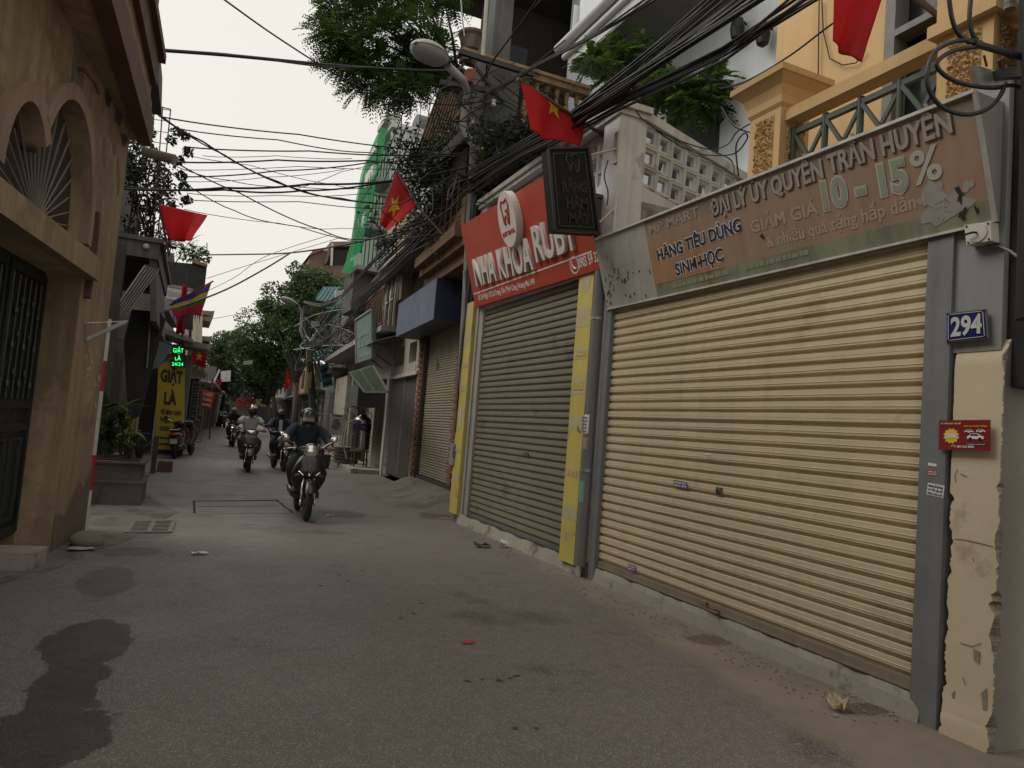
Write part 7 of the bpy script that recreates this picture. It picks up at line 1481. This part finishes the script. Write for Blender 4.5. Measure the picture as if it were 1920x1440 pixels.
# thick black coil and arm at the right edge
cc = [[(1778, -20), (1784, 30), (1795, 60), (1815, 78), (1840, 80)], [(1822, -20), (1818, 30), (1822, 60), (1832, 78)], [(1832, 76), (1790, 78), (1752, 98), (1738, 140), (1745, 175), (1770, 203), (1810, 215), (1850, 205), (1875, 180), (1885, 155)], [(1830, 88), (1785, 96), (1757, 118), (1770, 140), (1805, 157), (1860, 165), (1900, 160), (1940, 175)]]
coil = thing('cable_coil', P(1800, 140, y=2.3), 'thick black cable coil looped over the corner of the faded sign', 'cable')
for c in cc: mb = MB(); mb.tube(cpts([(u, v, 2.3-.0006*(u-1800)) for u, v in c], 7), .011, 8); mb.build('loop', cable_m, coil, smooth='all')
arm = thing('pole_bracket', P(1880, 105, y=2.25), 'dark steel cable arm with wedge clamp at the upper right edge', 'bracket')
mb = MB(); mb.tube([P(1828, 82, y=2.28), P(1935, 112, y=2.2)], .018, 10); mb.beam(P(1870, 140, y=2.3), P(1935, 135, y=2.3), .05); mb.build('arm', mat('dark_iron', ()), arm)
mb = MB(); mb.slab([P(u, v, y=2.32) for u, v in ((1828, 122), (1890, 138), (1900, 158), (1835, 160))], (0, .03, 0)); mb.build('wedge', galv, arm)
mb = MB(); mb.tube([P(1845, 104, y=2.28), P(1850, 124, y=2.3)], .006, 5); mb.tube([P(1872, 112, y=2.28), P(1882, 140, y=2.3)], .01, 6); mb.build('hook', rust, arm)
mb = MB(); mb.lathe([(.015, .0), (.03, .01), (.028, .03), (.03, .05), (.02, .09)], P(1893, 22, y=2.3), 12); mb.tube([P(1898, 20, y=2.3), P(1897, -30, y=2.3)], .02, 10); tag(mb.build('ribbed_conduit', mat('ribbed_conduit', (.16, .14, .11), .7)), 'ribbed tan conduit end at the top right corner', 'conduit')
mb = MB(); mb.tube([(3.70, 2.12, 2.2), (3.66, 2.12, 6)], .09, 14); tag(mb.build('dark_pole', mat('black_pole', (.012, .012, .012), .7)), 'black upright pole at the right edge above the mottled trunk', 'pole')
# flags
def starpts(cx, cy, r, k=.38): return [(cx+r*(1 if i % 2 == 0 else k)*math.sin(math.pi*i/5), cy+r*(1 if i % 2 == 0 else k)*math.cos(math.pi*i/5)) for i in range(10)]
def flag(label, pix, ys, m, folds, amp, star=None, staff=None, nu=22, nv=16, bulge=None, name='flag', group='red flags along the street', sr=.02):
    q = [P(u, v, y=y) for (u, v), y in zip(pix, ys)]     # hoist-top, fly-top, fly-bottom, hoist-bottom
    nrm = (q[1]-q[0]).cross(q[3]-q[0]).normalized(); nrm = -nrm if nrm.dot(EYE-q[0]) < 0 else nrm
    def fn(a, b): return q[0].lerp(q[1], a).lerp(q[3].lerp(q[2], a), b)+nrm*amp*(math.sin(folds*a*6.28+b*2)*(.25+.75*b)+.4*math.sin(folds*2.3*a*6.28+1+b*4)*b)+V((0, 0, -.12*amp*math.sin(a*9)*b))
    t = thing(name, q[0], label, 'flag', group); mb = MB(); mb.grid(fn, nu, nv); c = mb.build('cloth', m, t, smooth='all'); sd = c.modifiers.new('thick', 'SOLIDIFY'); sd.thickness = .004; sd.offset = 0
    if star:
        cx, cy, rx, ry = star; pts = []
        for i in range(10):
            r_ = 1 if i % 2 == 0 else .40; a0, b0_ = cx+rx*r_*math.sin(math.pi*i/5), cy-ry*r_*math.cos(math.pi*i/5); pts.append((a0, max(.0, b0_)))
        dense = []
        for i in range(10):
            p, n = pts[i], pts[(i+1) % 10]; dense += [(lerp(p[0], n[0], s), lerp(p[1], n[1], s)) for s in (0, .33, .66)]
        k = len(dense); vs = []; fs = []
        for rr in (1.0, .66, .33): vs += [fn(lerp(cx, a, rr), lerp(cy, b, rr))+nrm*.010 for a, b in dense]
        vs.append(fn(cx, cy)+nrm*.010); fs = [(r*k+i, r*k+(i+1) % k, (r+1)*k+(i+1) % k, (r+1)*k+i) for r in (0, 1) for i in range(k)]+[(2*k+i, 2*k+(i+1) % k, 3*k) for i in range(k)]
        mb = MB(); mb.add(vs, fs); mb.build('star', star_m, t)
    if staff: mb = MB(); mb.tube([P(*s) if False else P(s[0], s[1], y=s[2]) for s in staff], sr, 8); mb.build('staff', wood_d if sr > .015 else galv, t)
    return t
flag('large plain red flag hanging from the ochre balcony at the top right', [(1562, -60), (1668, -45), (1612, 118), (1558, 78)], (3.3, 3.2, 3.25, 3.35), red_cloth, .9, .035, None, [(1775, 42, 3.0), (1690, -25, 3.2), (1640, -70, 3.3)], 26, 24)
flag('red flag with a yellow star on a staff above the black blade sign', [(975, 152), (1094, 226), (1086, 278), (993, 246)], (6.85, 7.0, 7.0, 6.85), red_cloth, 1.2, .05, (.52, .10, .15, .34), [(970, 148, 6.85), (1140, 260, 7.05)], 26, 20)
flag('red star flag hanging as a diamond in front of the green net', [(742, 322), (781, 386), (729, 437), (713, 418)], (11.9, 11.6, 11.6, 11.9), red_cloth, 1.0, .07, (.42, .5, .22, .26), [(742, 318, 11.9), (790, 395, 11.5), (830, 440, 11.2)])
flag('plain red flag blown sideways over the left balcony shrubs', [(300, 383), (390, 404), (366, 452), (320, 450)], (13.3, 13.0, 12.7, 13.3), red_cloth, 1.1, .14, None, [(298, 380, 13.3), (312, 455, 13.4), (318, 480, 13.4)])
flag('long red flag hanging limp from a pole before the black awning', [(343, 532), (352, 536), (346, 626), (329, 626)], (21, 21, 21, 21), red_cloth, 1.5, .06, None, [(350, 505, 21), (350, 560, 21), (341, 632, 21)])
flag('red star flag hanging at the tin roof above the shack', [(362, 652), (388, 653), (386, 690), (358, 682)], (27, 27, 27, 27), red_cloth, .8, .06, (.5, .48, .26, .28), None)
flag('small red star flag on a slanting staff at the dark house right of the riders', [(538, 695), (549, 712), (540, 728), (533, 732)], (34, 34, 34, 34), red_cloth, 1, .06, (.5, .4, .2, .2), [(536, 690, 34), (560, 732, 34)], sr=.03)
flag('tiny red flag by the white square board far down the street', [(407, 712), (416, 711), (415, 719), (408, 719)], (39, 39, 39, 39), red_cloth, 1, .05)
# square festival flag with nested coloured bands
fq = [P(u, v, y=y) for (u, v), y in zip(((322, 566), (399, 529), (375, 588), (325, 592)), (20.2, 19.8, 19.8, 20.2))]
nf = (fq[1]-fq[0]).cross(fq[3]-fq[0]).normalized(); nf = -nf if nf.dot(EYE-fq[0]) < 0 else nf
def ffn(a, b): return fq[0].lerp(fq[1], a).lerp(fq[3].lerp(fq[2], a), b)+nf*.06*math.sin(a*8+b*3)
ft = thing('festival_flag', fq[0], 'fringed festival flag with nested blue, yellow, green and red bands', 'flag')
cols = [cloth_mat('band_red', (.45, .02, .03)), cloth_mat('band_blue', (.05, .05, .28)), cloth_mat('band_yellow', (.60, .42, .03)), cloth_mat('band_green', (.07, .17, .03)), cloth_mat('band_crimson', (.48, .03, .05))]
bd = [0, .08, .30, .50, .66, 1.0]
for i in range(5):
    mb = MB(); mb.grid(lambda a, b: ffn(a, lerp(bd[i], bd[i+1], b)), 16, 4); o = mb.build('band', cols[i], ft, smooth='all')
for i in range(14):
    a = i/14; mb = MB(); mb.add([ffn(a, 1), ffn(a+.06, 1), ffn(a+.03, 1)+V((.02, 0, -.22-.1*math.sin(i*2)))], [(0, 1, 2)]); mb.build('fringe', cols[0] if i % 2 else cols[1], ft)
mb = MB(); mb.tube([P(400, 527, y=19.8), P(318, 572, y=20.2)], .02, 6); mb.build('staff', rust, ft)
# ================================================================ scooters and their riders
paint_b = mat('gloss_black_paint', (.010, .010, .011), .3, .05, coat=.25); paint_r = mat('dark_red_paint', (.07, .012, .012), .3, .1, coat=.5); paint_g = mat('graphite_paint', (.035, .035, .038), .35, .08, coat=.25)
tyre_m = mat('tyre_rubber', (.022, .021, .02), .85, .15, 20); seat_m = mat('black_vinyl', (.018, .017, .017), .6, .1); lens_m = mat('headlight_lens', (.75, .75, .74), .14, .05, spec=.8, metal=.85); amber = mat('smoked_indicator', (.10, .045, .03), .25, .1); mirror_m = mat('mirror_glass', (.5, .5, .5), .05, .02, metal=1)
lamp_on = mat('lit_headlight', (.8, .8, .78), .3, 0, emit=(1, .97, .9), estr=1.1)
def ring_surf(rings, name, m, par, smooth=True):
    mb = MB(); n = len(rings[0]); vs = [p for r in rings for p in r]
    mb.add(vs, [(i*n+j, i*n+(j+1) % n, (i+1)*n+(j+1) % n, (i+1)*n+j) for i in range(len(rings)-1) for j in range(n)]+[tuple(range(n)), tuple(range((len(rings)-1)*n, len(rings)*n))]); return mb.build(name, m, par, smooth=smooth)
def sup(cx, cy, cz, rx, ry, n=18, e=.8, plane='xy', tilt=0):
    out = []
    for k in range(n):
        a = 2*math.pi*k/n; c, s = math.cos(a), math.sin(a); c = math.copysign(abs(c)**e, c); s = math.copysign(abs(s)**e, s)
        out.append(V((cx+rx*c, cy+ry*s, cz+tilt*s)) if plane == 'xy' else V((cx+rx*c, cy+tilt*s, cz+ry*s)))
    return out
def make_scooter(label, paint, style=0, group='scooters ridden towards the camera'):
    t = thing('scooter', (0, 0, 0), label, 'scooter', group)
    RX = Matrix.Rotation(R(90), 4, 'Y')
    for nm, y, r, w_ in (('front_wheel', -.62, .27, .052), ('rear_wheel', .62, .265, .058)):
        mb = MB(); mb.torus((0, y, r), r-w_, w_, RX, 28, 10); wh_ = mb.build('wheel', tyre_m, t, smooth='all')
        mb = MB(); mb.lathe([(r-w_*1.6, -.035), (r-w_*1.3, -.03), (r-w_*1.3, .03), (r-w_*1.6, .035)], (0, y, r), 24, RX, cap=False)
        for k in range(5): a = R(72*k); mb.beam((0, y, r), (0, y+math.cos(a)*(r-w_*1.5), r+math.sin(a)*(r-w_*1.5)), .035, .02, (1, 0, 0))
        mb.lathe([(.01, -.05), (.045, -.05), (.045, .05), (.01, .05)], (0, y, r), 12, RX); mb.build('rim', mat('alloy_dark', (.15, .15, .15), .35, .1, metal=.7), wh_)
    # front mudguard
    mb = MB(); mb.grid(lambda a, b: V((.078*math.sin((b-.5)*math.pi)*1.0, -.62-math.cos(R(lerp(28, 160, a)))*(.30+.045*math.cos((b-.5)*math.pi)), .27+math.sin(R(lerp(28, 160, a)))*(.30+.045*math.cos((b-.5)*math.pi)))), 16, 9); mb.build('mudguard', paint, t, smooth='all')
    for s in (-1, 1):
        mb = MB(); mb.tube([(s*.095, -.62, .25), (s*.09, -.575, .44), (s*.075, -.53, .62)], .018, 8); mb.ell((s*.10, -.62, .26), (.02, .04, .05), 8, 6); mb.build('fork', chrome, t, smooth='all')
    # apron (leg shield): rounded nose widening to the middle, narrowing to the floor
    prof = [(.36, .13, -.36, .08), (.44, .185, -.42, .09), (.56, .245, -.47, .10), (.68, .265, -.50, .11), (.80, .225, -.50, .10), (.90, .165, -.46, .085), (.96, .10, -.42, .07)]
    ring_surf([sup(0, y+.04, z, w_, d, 20, .75) for z, w_, y, d in prof], 'apron', paint, t)
    for s in (-1, 1):
        mb = MB(); mb.tube([(s*.045, -.545, .90), (s*.03, -.58, .78), (s*.018, -.585, .69)], .007, 6); mb.build('chrome_trim', chrome, t)
        mb = MB(); mb.tube([(s*.09, -.585, .655), (s*.14, -.565, .70), (s*.19, -.52, .715)], .008, 6); mb.build('chrome_trim', chrome, t)
        mb = MB(); mb.ell((s*.155, -.535, .655), (.065, .03, .035), 12, 8, Matrix.Rotation(s*R(25), 4, 'Y').to_4x4()); mb.build('indicator', amber, t, smooth='all')
    mb = MB(); mb.ell((0, -.565, .655), (.025, .02, .025), 10, 6); mb.build('badge', chrome, t, smooth='all')
    # handlebar cover with headlight
    ring_surf([sup(0, y, 1.0+dz, rx, rz, 20, .85, 'xz') for y, rx, rz, dz in ((-.22, .10, .05, .02), (-.26, .17, .075, .01), (-.33, .18, .085, 0), (-.40, .14, .09, 0), (-.43, .115, .088, 0))], 'headset', paint, t)
    mb = MB()
    if style == 0: mb.lathe([(.118, 0), (.122, .02), (.115, .035)], (0, -.435, 1.0), 24, Matrix.Rotation(R(90), 4, 'X'), cap=False); mb.build('headlight_ring', chrome, t, smooth='all'); mb = MB(); mb.ell((0, -.445, 1.0), (.112, .045, .085*1.25), 20, 10)
    elif style == 1: ring_surf([sup(0, y, 1.0, rx, rz, 16, .6, 'xz') for y, rx, rz in ((-.42, .13, .06), (-.45, .12, .05), (-.465, .06, .03))], 'headlight_ring', chrome, t); mb.ell((0, -.45, .995), (.10, .03, .045), 16, 8)
    else: mb.ell((-.085, -.53, .80), (.06, .03, .035), 12, 8); mb.ell((.085, -.53, .80), (.06, .03, .035), 12, 8)
    mb.build('headlight', lens_m if style < 2 else lamp_on, t, smooth='all')
    if style == 2:
        for s in (-1, 1): mb = MB(); mb.slab([(s*.03, -.565, .84), (s*.15, -.50, .90), (s*.17, -.48, .95), (s*.02, -.545, .90)], (0, .02, 0)); mb.build('white_flash', whp, t)
    mb = MB(); mb.tube([(-.35, -.17, 1.03), (-.22, -.24, 1.045), (-.1, -.29, 1.02), (.1, -.29, 1.02), (.22, -.24, 1.045), (.35, -.17, 1.03)], .014, 8); mb.build('handlebar', blackp, t)
    for s in (-1, 1):
        mb = MB(); mb.tube([(s*.25, -.225, 1.043), (s*.37, -.16, 1.028)], .021, 10); mb.build('grip', seat_m, t)
        mb = MB(); mb.tube([(s*.2, -.28, 1.04), (s*.28, -.27, 1.03), (s*.37, -.21, 1.01)], .006, 6); mb.build('brake_lever', chrome, t)
        mb = MB(); mb.tube([(s*.19, -.25, 1.05), (s*.24, -.27, 1.10), (s*.33, -.26, 1.15)], .007, 6); mb.build('mirror_stem', chrome, t)
        mb = MB(); mb.ell((s*.36, -.255, 1.185), (.065, .022, .05), 14, 8, Matrix.Rotation(-s*R(20), 4, 'Y').to_4x4()); mr = mb.build('mirror', blackp if style else chrome, t, smooth='all')
    # floor, body, seat, tail
    mb = MB(); mb.slab([(-.19, -.36, .30), (.19, -.36, .30), (.19, .12, .29), (-.19, .12, .29)], (0, 0, .055)); mb.build('floorboard', blackp, t)
    ring_surf([sup(0, y, z, rx, rz, 18, .8, 'xz') for y, z, rx, rz in ((.04, .46, .10, .16), (.12, .52, .16, .20), (.35, .56, .20, .21), (.6, .61, .19, .17), (.8, .66, .13, .11), (.9, .70, .06, .05))], 'body', paint, t)
    ring_surf([sup(0, y, z, rx, rz, 16, .75, 'xz') for y, z, rx, rz in ((.02, .76, .08, .03), (.08, .775, .13, .045), (.35, .785, .15, .05), (.6, .82, .14, .055), (.76, .835, .10, .04))], 'seat', seat_m, t)
    mb = MB(); mb.tube([(-.10, .25, .27), (-.13, .42, .29), (-.145, .6, .33), (-.15, .80, .37)], [.02, .038, .048, .042], 12); mb.build('exhaust', mat('dull_chrome', (.22, .22, .22), .35, .1, metal=.9), t, smooth='all')
    mb = MB(); mb.ell((-.02, .45, .32), (.15, .26, .10), 14, 8); mb.build('engine', mat('engine_grey', (.08, .08, .08), .6), t, smooth='all')
    mb = MB(); mb.ell((0, .905, .70), (.09, .03, .035), 12, 8); mb.build('tail_light', mat('tail_red', (.30, .01, .01), .2), t, smooth='all')
    mb = MB(); mb.slab([(-.095, .93, .44), (.095, .93, .44), (.095, .95, .58), (-.095, .95, .58)], (0, .006, 0)); pl_ = mb.build('licence_plate', whp, t)
    for k_, z_ in enumerate((.525, .46)): print_row((.075, .937+k_*-.005, z_), (-.075, .937+k_*-.005, z_), (0, .006, .035), blk, pl_, (0, 1, 0), 5, k_)
    mb = MB(); mb.slab([(-.08, .72, .28), (.08, .72, .28), (.09, .92, .62), (-.09, .92, .62)], (0, .02, 0)); mb.build('rear_mudguard', blackp, t)
    mb = MB(); mb.tube([(-.10, .86, .80), (-.12, .95, .84), (.12, .95, .84), (.10, .86, .80)], .012, 8); mb.build('grab_rail', galv, t)
    return t
def skin_mesh(nodes, edges, m, name, parent, root=0, sub=2):
    """grow one continuous limb surface round a skeleton: nodes are (xyz, radius)"""
    me = bpy.data.meshes.new(name); bm = bmesh.new(); ly = bm.verts.layers.skin.verify(); vs = []
    for i, (p, r) in enumerate(nodes):
        v = bm.verts.new(p); rr = r if isinstance(r, tuple) else (r, r); v[ly].radius = rr; v[ly].use_root = (i == root); vs.append(v)
    for a, b in edges: bm.edges.new((vs[a], vs[b]))
    bm.to_mesh(me); bm.free(); o = bpy.data.objects.new(name, me); COL.objects.link(o)
    sk = o.modifiers.new('skin', 'SKIN'); sk.use_smooth_shade = True; sk.branch_smoothing = .6
    sb = o.modifiers.new('sub', 'SUBSURF'); sb.levels = sub; sb.render_levels = sub
    dg = bpy.context.evaluated_depsgraph_get(); out = bpy.data.meshes.new_from_object(o.evaluated_get(dg)); bpy.data.objects.remove(o)
    out.materials.clear(); out.materials.append(m); out.shade_smooth(); return link(name, out, parent)
skin_c = mat('skin', (.24, .125, .085), .55, .08, 30); 
def make_rider(label, top, sleeve, trousers, helmet, mask, shoe, feet_bare=False, lean=0.0, hair=None, vest=None, group='people riding scooters', helmet_patch=None):
    t = thing('person', (0, 0, 0), label, 'person', group)
    pel, spi, che, nec = V((0, .40, .87)), V((0, .39, 1.04)), V((0, .33, 1.24)), V((0, .285, 1.40)); hd = V((lean, .255, 1.515))
    N = [(pel, .11), (spi, (.11, .085)), (che, (.12, .085)), (nec, .052), (V((lean*.6, .27, 1.455)), .06), (hd+V((0, 0, .02)), .088), (hd+V((0, .01, .085)), .075)]
    E = [(0, 1), (1, 2), (2, 3), (3, 4), (4, 5), (5, 6)]; arms = {}
    for s in (-1, 1):
        b = len(N); sh, el, wr, pm = V((s*.185, .32, 1.345)), V((s*.335, .12, 1.155)), V((s*.33, -.105, 1.075)), V((s*.325, -.165, 1.062))
        N += [(sh, .045), (el, .038), (wr, .030), (pm, (.042, .022))]; E += [(2, b), (b, b+1), (b+1, b+2), (b+2, b+3)]; arms[s] = (sh, el, wr, pm)
        b = len(N); hp, kn, an, to = V((s*.10, .36, .835)), V((s*.235, -.05, .74)), V((s*.165, -.03, .42)), V((s*.165, -.20, .375))
        N += [(hp, .065), (kn, .048), (an, .038), (to, .036)]; E += [(0, b), (b, b+1), (b+1, b+2), (b+2, b+3)]
    body = skin_mesh(N, E, skin_c, 'body', t)
    # hands: four unequal fingers curled round the grip and a thumb under it, fused onto the body mesh
    mb = MB()
    for s in (-1, 1):
        for k, (dx, ln) in enumerate(((-.032, .9), (-.011, 1.0), (.010, .95), (.030, .78))):
            c = V((s*(.318+dx), -.195+.5*dx*-1*.4, 1.036)); p = []
            for j in range(6):
                a = R(95-j*46*ln); p.append(c+V((0, -math.cos(a)*-.0+0, 0))+V((0, -.030*math.cos(a-R(90)) if False else .030*math.cos(a), .030*math.sin(a))))
            p = [c+V((0, .040*math.cos(R(70+j*36*ln)), .034*math.sin(R(70+j*36*ln)))) for j in range(6)]; mb.tube(p, [.0105, .0105, .010, .0095, .009, .007], 7)
        mb.tube([V((s*.285, -.15, 1.05)), V((s*.268, -.175, 1.035)), V((s*.272, -.20, 1.015))], [.013, .0115, .009], 7)
    fb = bmesh.new(); fb.from_mesh(body.data); tmp = mb.mesh('fingers', skin_c, 'all'); fb.from_mesh(tmp); fb.to_mesh(body.data); fb.free(); body.data.shade_smooth(); bpy.data.meshes.remove(tmp)
    # face
    mb = MB(); mb.ell(hd+V((0, -.088, .0)), (.014, .02, .024), 8, 6); mb.build('nose', skin_c, t, smooth='all')
    for s in (-1, 1):
        mb = MB(); mb.ell(hd+V((s*.033, -.080, .03)), (.014, .01, .007), 8, 6); mb.build('eye', dark_in, t, smooth='all')
        mb = MB(); mb.ell(hd+V((s*.088, .0, .01)), (.012, .025, .035), 8, 6); mb.build('ear', skin_c, t, smooth='all')
    mb = MB(); mb.ell(hd+V((0, -.082, -.045)), (.024, .008, .007), 8, 6); mb.build('mouth', mat('lip', (.2, .07, .06), .5), t, smooth='all')
    if mask:
        mb = MB(); mb.grid(lambda a, b: hd+V((.092*math.sin((a-.5)*2.9), -.098*math.cos((a-.5)*2.6)*(1+.10*math.sin(b*3.1)), lerp(-.078, .015, b))), 14, 7); o = mb.build('face_mask', mask, t, smooth='all'); sd = o.modifiers.new('thick', 'SOLIDIFY'); sd.thickness = .004
    # helmet: open shell with brim and strap
    if helmet:
        mb = MB(); mb.grid(lambda a, b: hd+V((0, .015, .035))+V((.125*math.cos(a*6.2832)*math.cos(b*1.5708)*1.0, .145*math.sin(a*6.2832)*math.cos(b*1.5708), -.02+.125*math.sin(b*1.5708)-(.075*max(0, math.sin(a*6.2832))*(1-b)))), 25, 9); o = mb.build('helmet', helmet, t, smooth='all'); sd = o.modifiers.new('thick', 'SOLIDIFY'); sd.thickness = .012
        mb = MB(); mb.grid(lambda a, b: hd+V((.115*math.sin((a-.5)*2.2)*(1+.1*b), -.125*math.cos((a-.5)*2.2)-.05*b, .03+.0*b-.012*b)), 12, 3); o = mb.build('helmet_brim', helmet if not helmet_patch else helmet, t, smooth='all'); sd = o.modifiers.new('thick', 'SOLIDIFY'); sd.thickness = .008
        if helmet_patch: mb = MB(); mb.ell(hd+V((.03, -.06, .115)), (.06, .06, .035), 12, 8); mb.build('helmet_panel', helmet_patch, t, smooth='all')
        for s in (-1, 1): mb = MB(); mb.tube([hd+V((s*.10, .0, .0)), hd+V((s*.075, -.03, -.07)), hd+V((0, -.05, -.105))], .006, 5); mb.build('chin_strap', blackp, t)
    if hair: mb = MB(); mb.ell(hd+V((0, .035, .035)), (.098, .10, .10), 14, 9); mb.build('hair', hair, t, smooth='all')
    # clothes
    NN = [(pel+V((0, 0, -.01)), .165), (spi, (.18, .14)), (che, (.19, .15)), (nec+V((0, .005, -.03)), (.075, .065))]; EE = [(0, 1), (1, 2), (2, 3)]
    for s in (-1, 1):
        sh, el, wr, pm = arms[s]; b = len(NN); NN += [(sh, .10)]; EE += [(2, b)]
        if sleeve >= 1: NN += [(sh.lerp(el, .5), .085), (el, .078), (el.lerp(wr, .5), .062), (wr, .046)]; EE += [(b, b+1), (b+1, b+2), (b+2, b+3), (b+3, b+4)]
        else: NN += [(sh.lerp(el, .35), .09), (sh.lerp(el, .72), .085)]; EE += [(b, b+1), (b+1, b+2)]
    skin_mesh(NN, EE, top, 'jacket' if sleeve >= 1 else 'shirt', t)
    if sleeve >= 1: mb = MB(); mb.torus(nec+V((0, .0, -.0)), .068, .022, Matrix.Rotation(R(-15), 4, 'X'), 20, 8); mb.build('collar', top, t, smooth='all')
    if vest: mb = MB(); mb.grid(lambda a, b: V((lerp(-.055, .055, a)*(1-.25*b), .19+.03*(1-b)-.02*math.cos((a-.5)*3)+.02*b, lerp(.98, 1.36, b))), 6, 8); o = mb.build('shirt_front', vest, t, smooth='all'); sd = o.modifiers.new('thick', 'SOLIDIFY'); sd.thickness = .01
    NT = [(pel+V((0, 0, -.02)), .15)]; ET = []
    for s in (-1, 1):
        b = len(NT); hp, kn, an = V((s*.10, .36, .835)), V((s*.235, -.05, .74)), V((s*.165, -.03, .44)); NT += [(hp, .108), (hp.lerp(kn, .55), .098), (kn, .086), (kn.lerp(an, .5), .076), (an, .066)]; ET += [(0, b), (b, b+1), (b+1, b+2), (b+2, b+3), (b+3, b+4)]
    skin_mesh(NT, ET, trousers, 'trousers', t)
    for s in (-1, 1):
        mb = MB(); mb.ell(V((s*.162, -.13, .378)), (.048, .125, .042), 14, 8); mb.slab([(s*.162-.045, -.24, .345), (s*.162+.045, -.24, .345), (s*.162+.04, .0, .345), (s*.162-.04, .0, .345)], (0, 0, .018)); mb.build('shoe', shoe, t, smooth=True)
    return t
def place(o, p, rz, lean=0): o.scale = (.955,)*3; o.location = p; o.rotation_euler = (0, R(lean), R(rz))
navy_j = mat('navy_jacket', (.012, .018, .032), .8, .15, 20, bump=.2); white_t = mat('white_tee', (.52, .50, .50), .85, .06, 15, bump=.15); dk_tr = mat('black_trousers', (.012, .013, .016), .85, .15, 20); blue_j = mat('blue_jacket', (.02, .028, .06), .8, .1, 20); blk_j = mat('black_jacket', (.012, .012, .013), .85, .1, 20)
hel_g = mat('dark_green_helmet', (.02, .028, .02), .2, .05, coat=.5); hel_b = mat('black_helmet', (.012, .012, .013), .35, .05); maskw = mat('pale_print_mask', (.48, .43, .40), .8, .15, 60); maskd = mat('dark_red_mask', (.05, .015, .018), .8, .1); brown_s = mat('brown_sandal', (.09, .04, .03), .7); shoe_b = mat('dark_shoe', (.02, .018, .017), .6)
sc1 = make_scooter('glossy black scooter with round chrome headlight leading the group', paint_b, 0); p1 = make_rider('rider in navy jacket, dark green helmet and pale mask on the leading scooter', navy_j, 1, dk_tr, hel_g, maskw, shoe_b)
def spot(u, v, back=.62):
    c = P(u, v, z=0); return V((c.x+.03, c.y+back, 0))
L1 = spot(572, 977); place(sc1, L1, -2); place(p1, L1, -2)
sc2 = make_scooter('dark graphite scooter with wide headlight ridden by the white shirted rider', paint_g, 1); p2r = make_rider('rider in white T-shirt and white fronted dark helmet looking aside', white_t, 0, mat('dark_teal_trousers', (.012, .022, .024), .85, .1, 20), hel_b, maskd, brown_s, lean=.03, helmet_patch=whp)
L2 = spot(463, 886); place(sc2, L2, -1); place(p2r, L2, -1)
sc4 = make_scooter('black scooter half hidden behind the leading one', paint_b, 1); p4 = make_rider('rider in open blue jacket, dark cap helmet and dark mask behind the leader', blue_j, 1, dk_tr, hel_b, maskd, shoe_b, vest=white_t)
L4 = spot(524, 884); place(sc4, L4, 6); place(p4, L4, 6)
sc3 = make_scooter('black scooter with bright twin headlights and white flashes behind the white shirt', paint_b, 2); p3 = make_rider('rider all in black with grey helmet behind the white shirted one', blk_j, 1, dk_tr, mat('grey_helmet', (.13, .125, .115), .4), None, shoe_b)
L3 = spot(434, 838); place(sc3, L3, 2); place(p3, L3, 2)
sc5 = make_scooter('small far scooter at the left of the distant street', paint_g, 1); p5 = make_rider('far rider in white shirt at the left of the distant street', white_t, 0, dk_tr, hel_b, None, shoe_b)
L5 = spot(417, 794); L5.y = 62; L5.x = P(417, 794, y=62).x; place(sc5, L5, 12); place(p5, L5, 12)
# parked motorbike seen from behind
sc6 = make_scooter('dark red motorbike parked tail outwards before the yellow laundry sign', paint_r, 1, 'parked motorbikes'); c = P(334, 850, y=22.4); place(sc6, V((c.x, 22.4, 0)), 174, 5)
sc7 = make_scooter('second motorbike parked just right of the dark red one', paint_g, 1, 'parked motorbikes'); c = P(348, 846, y=23.6); place(sc7, V((c.x, 23.4, 0)), 165, 5)
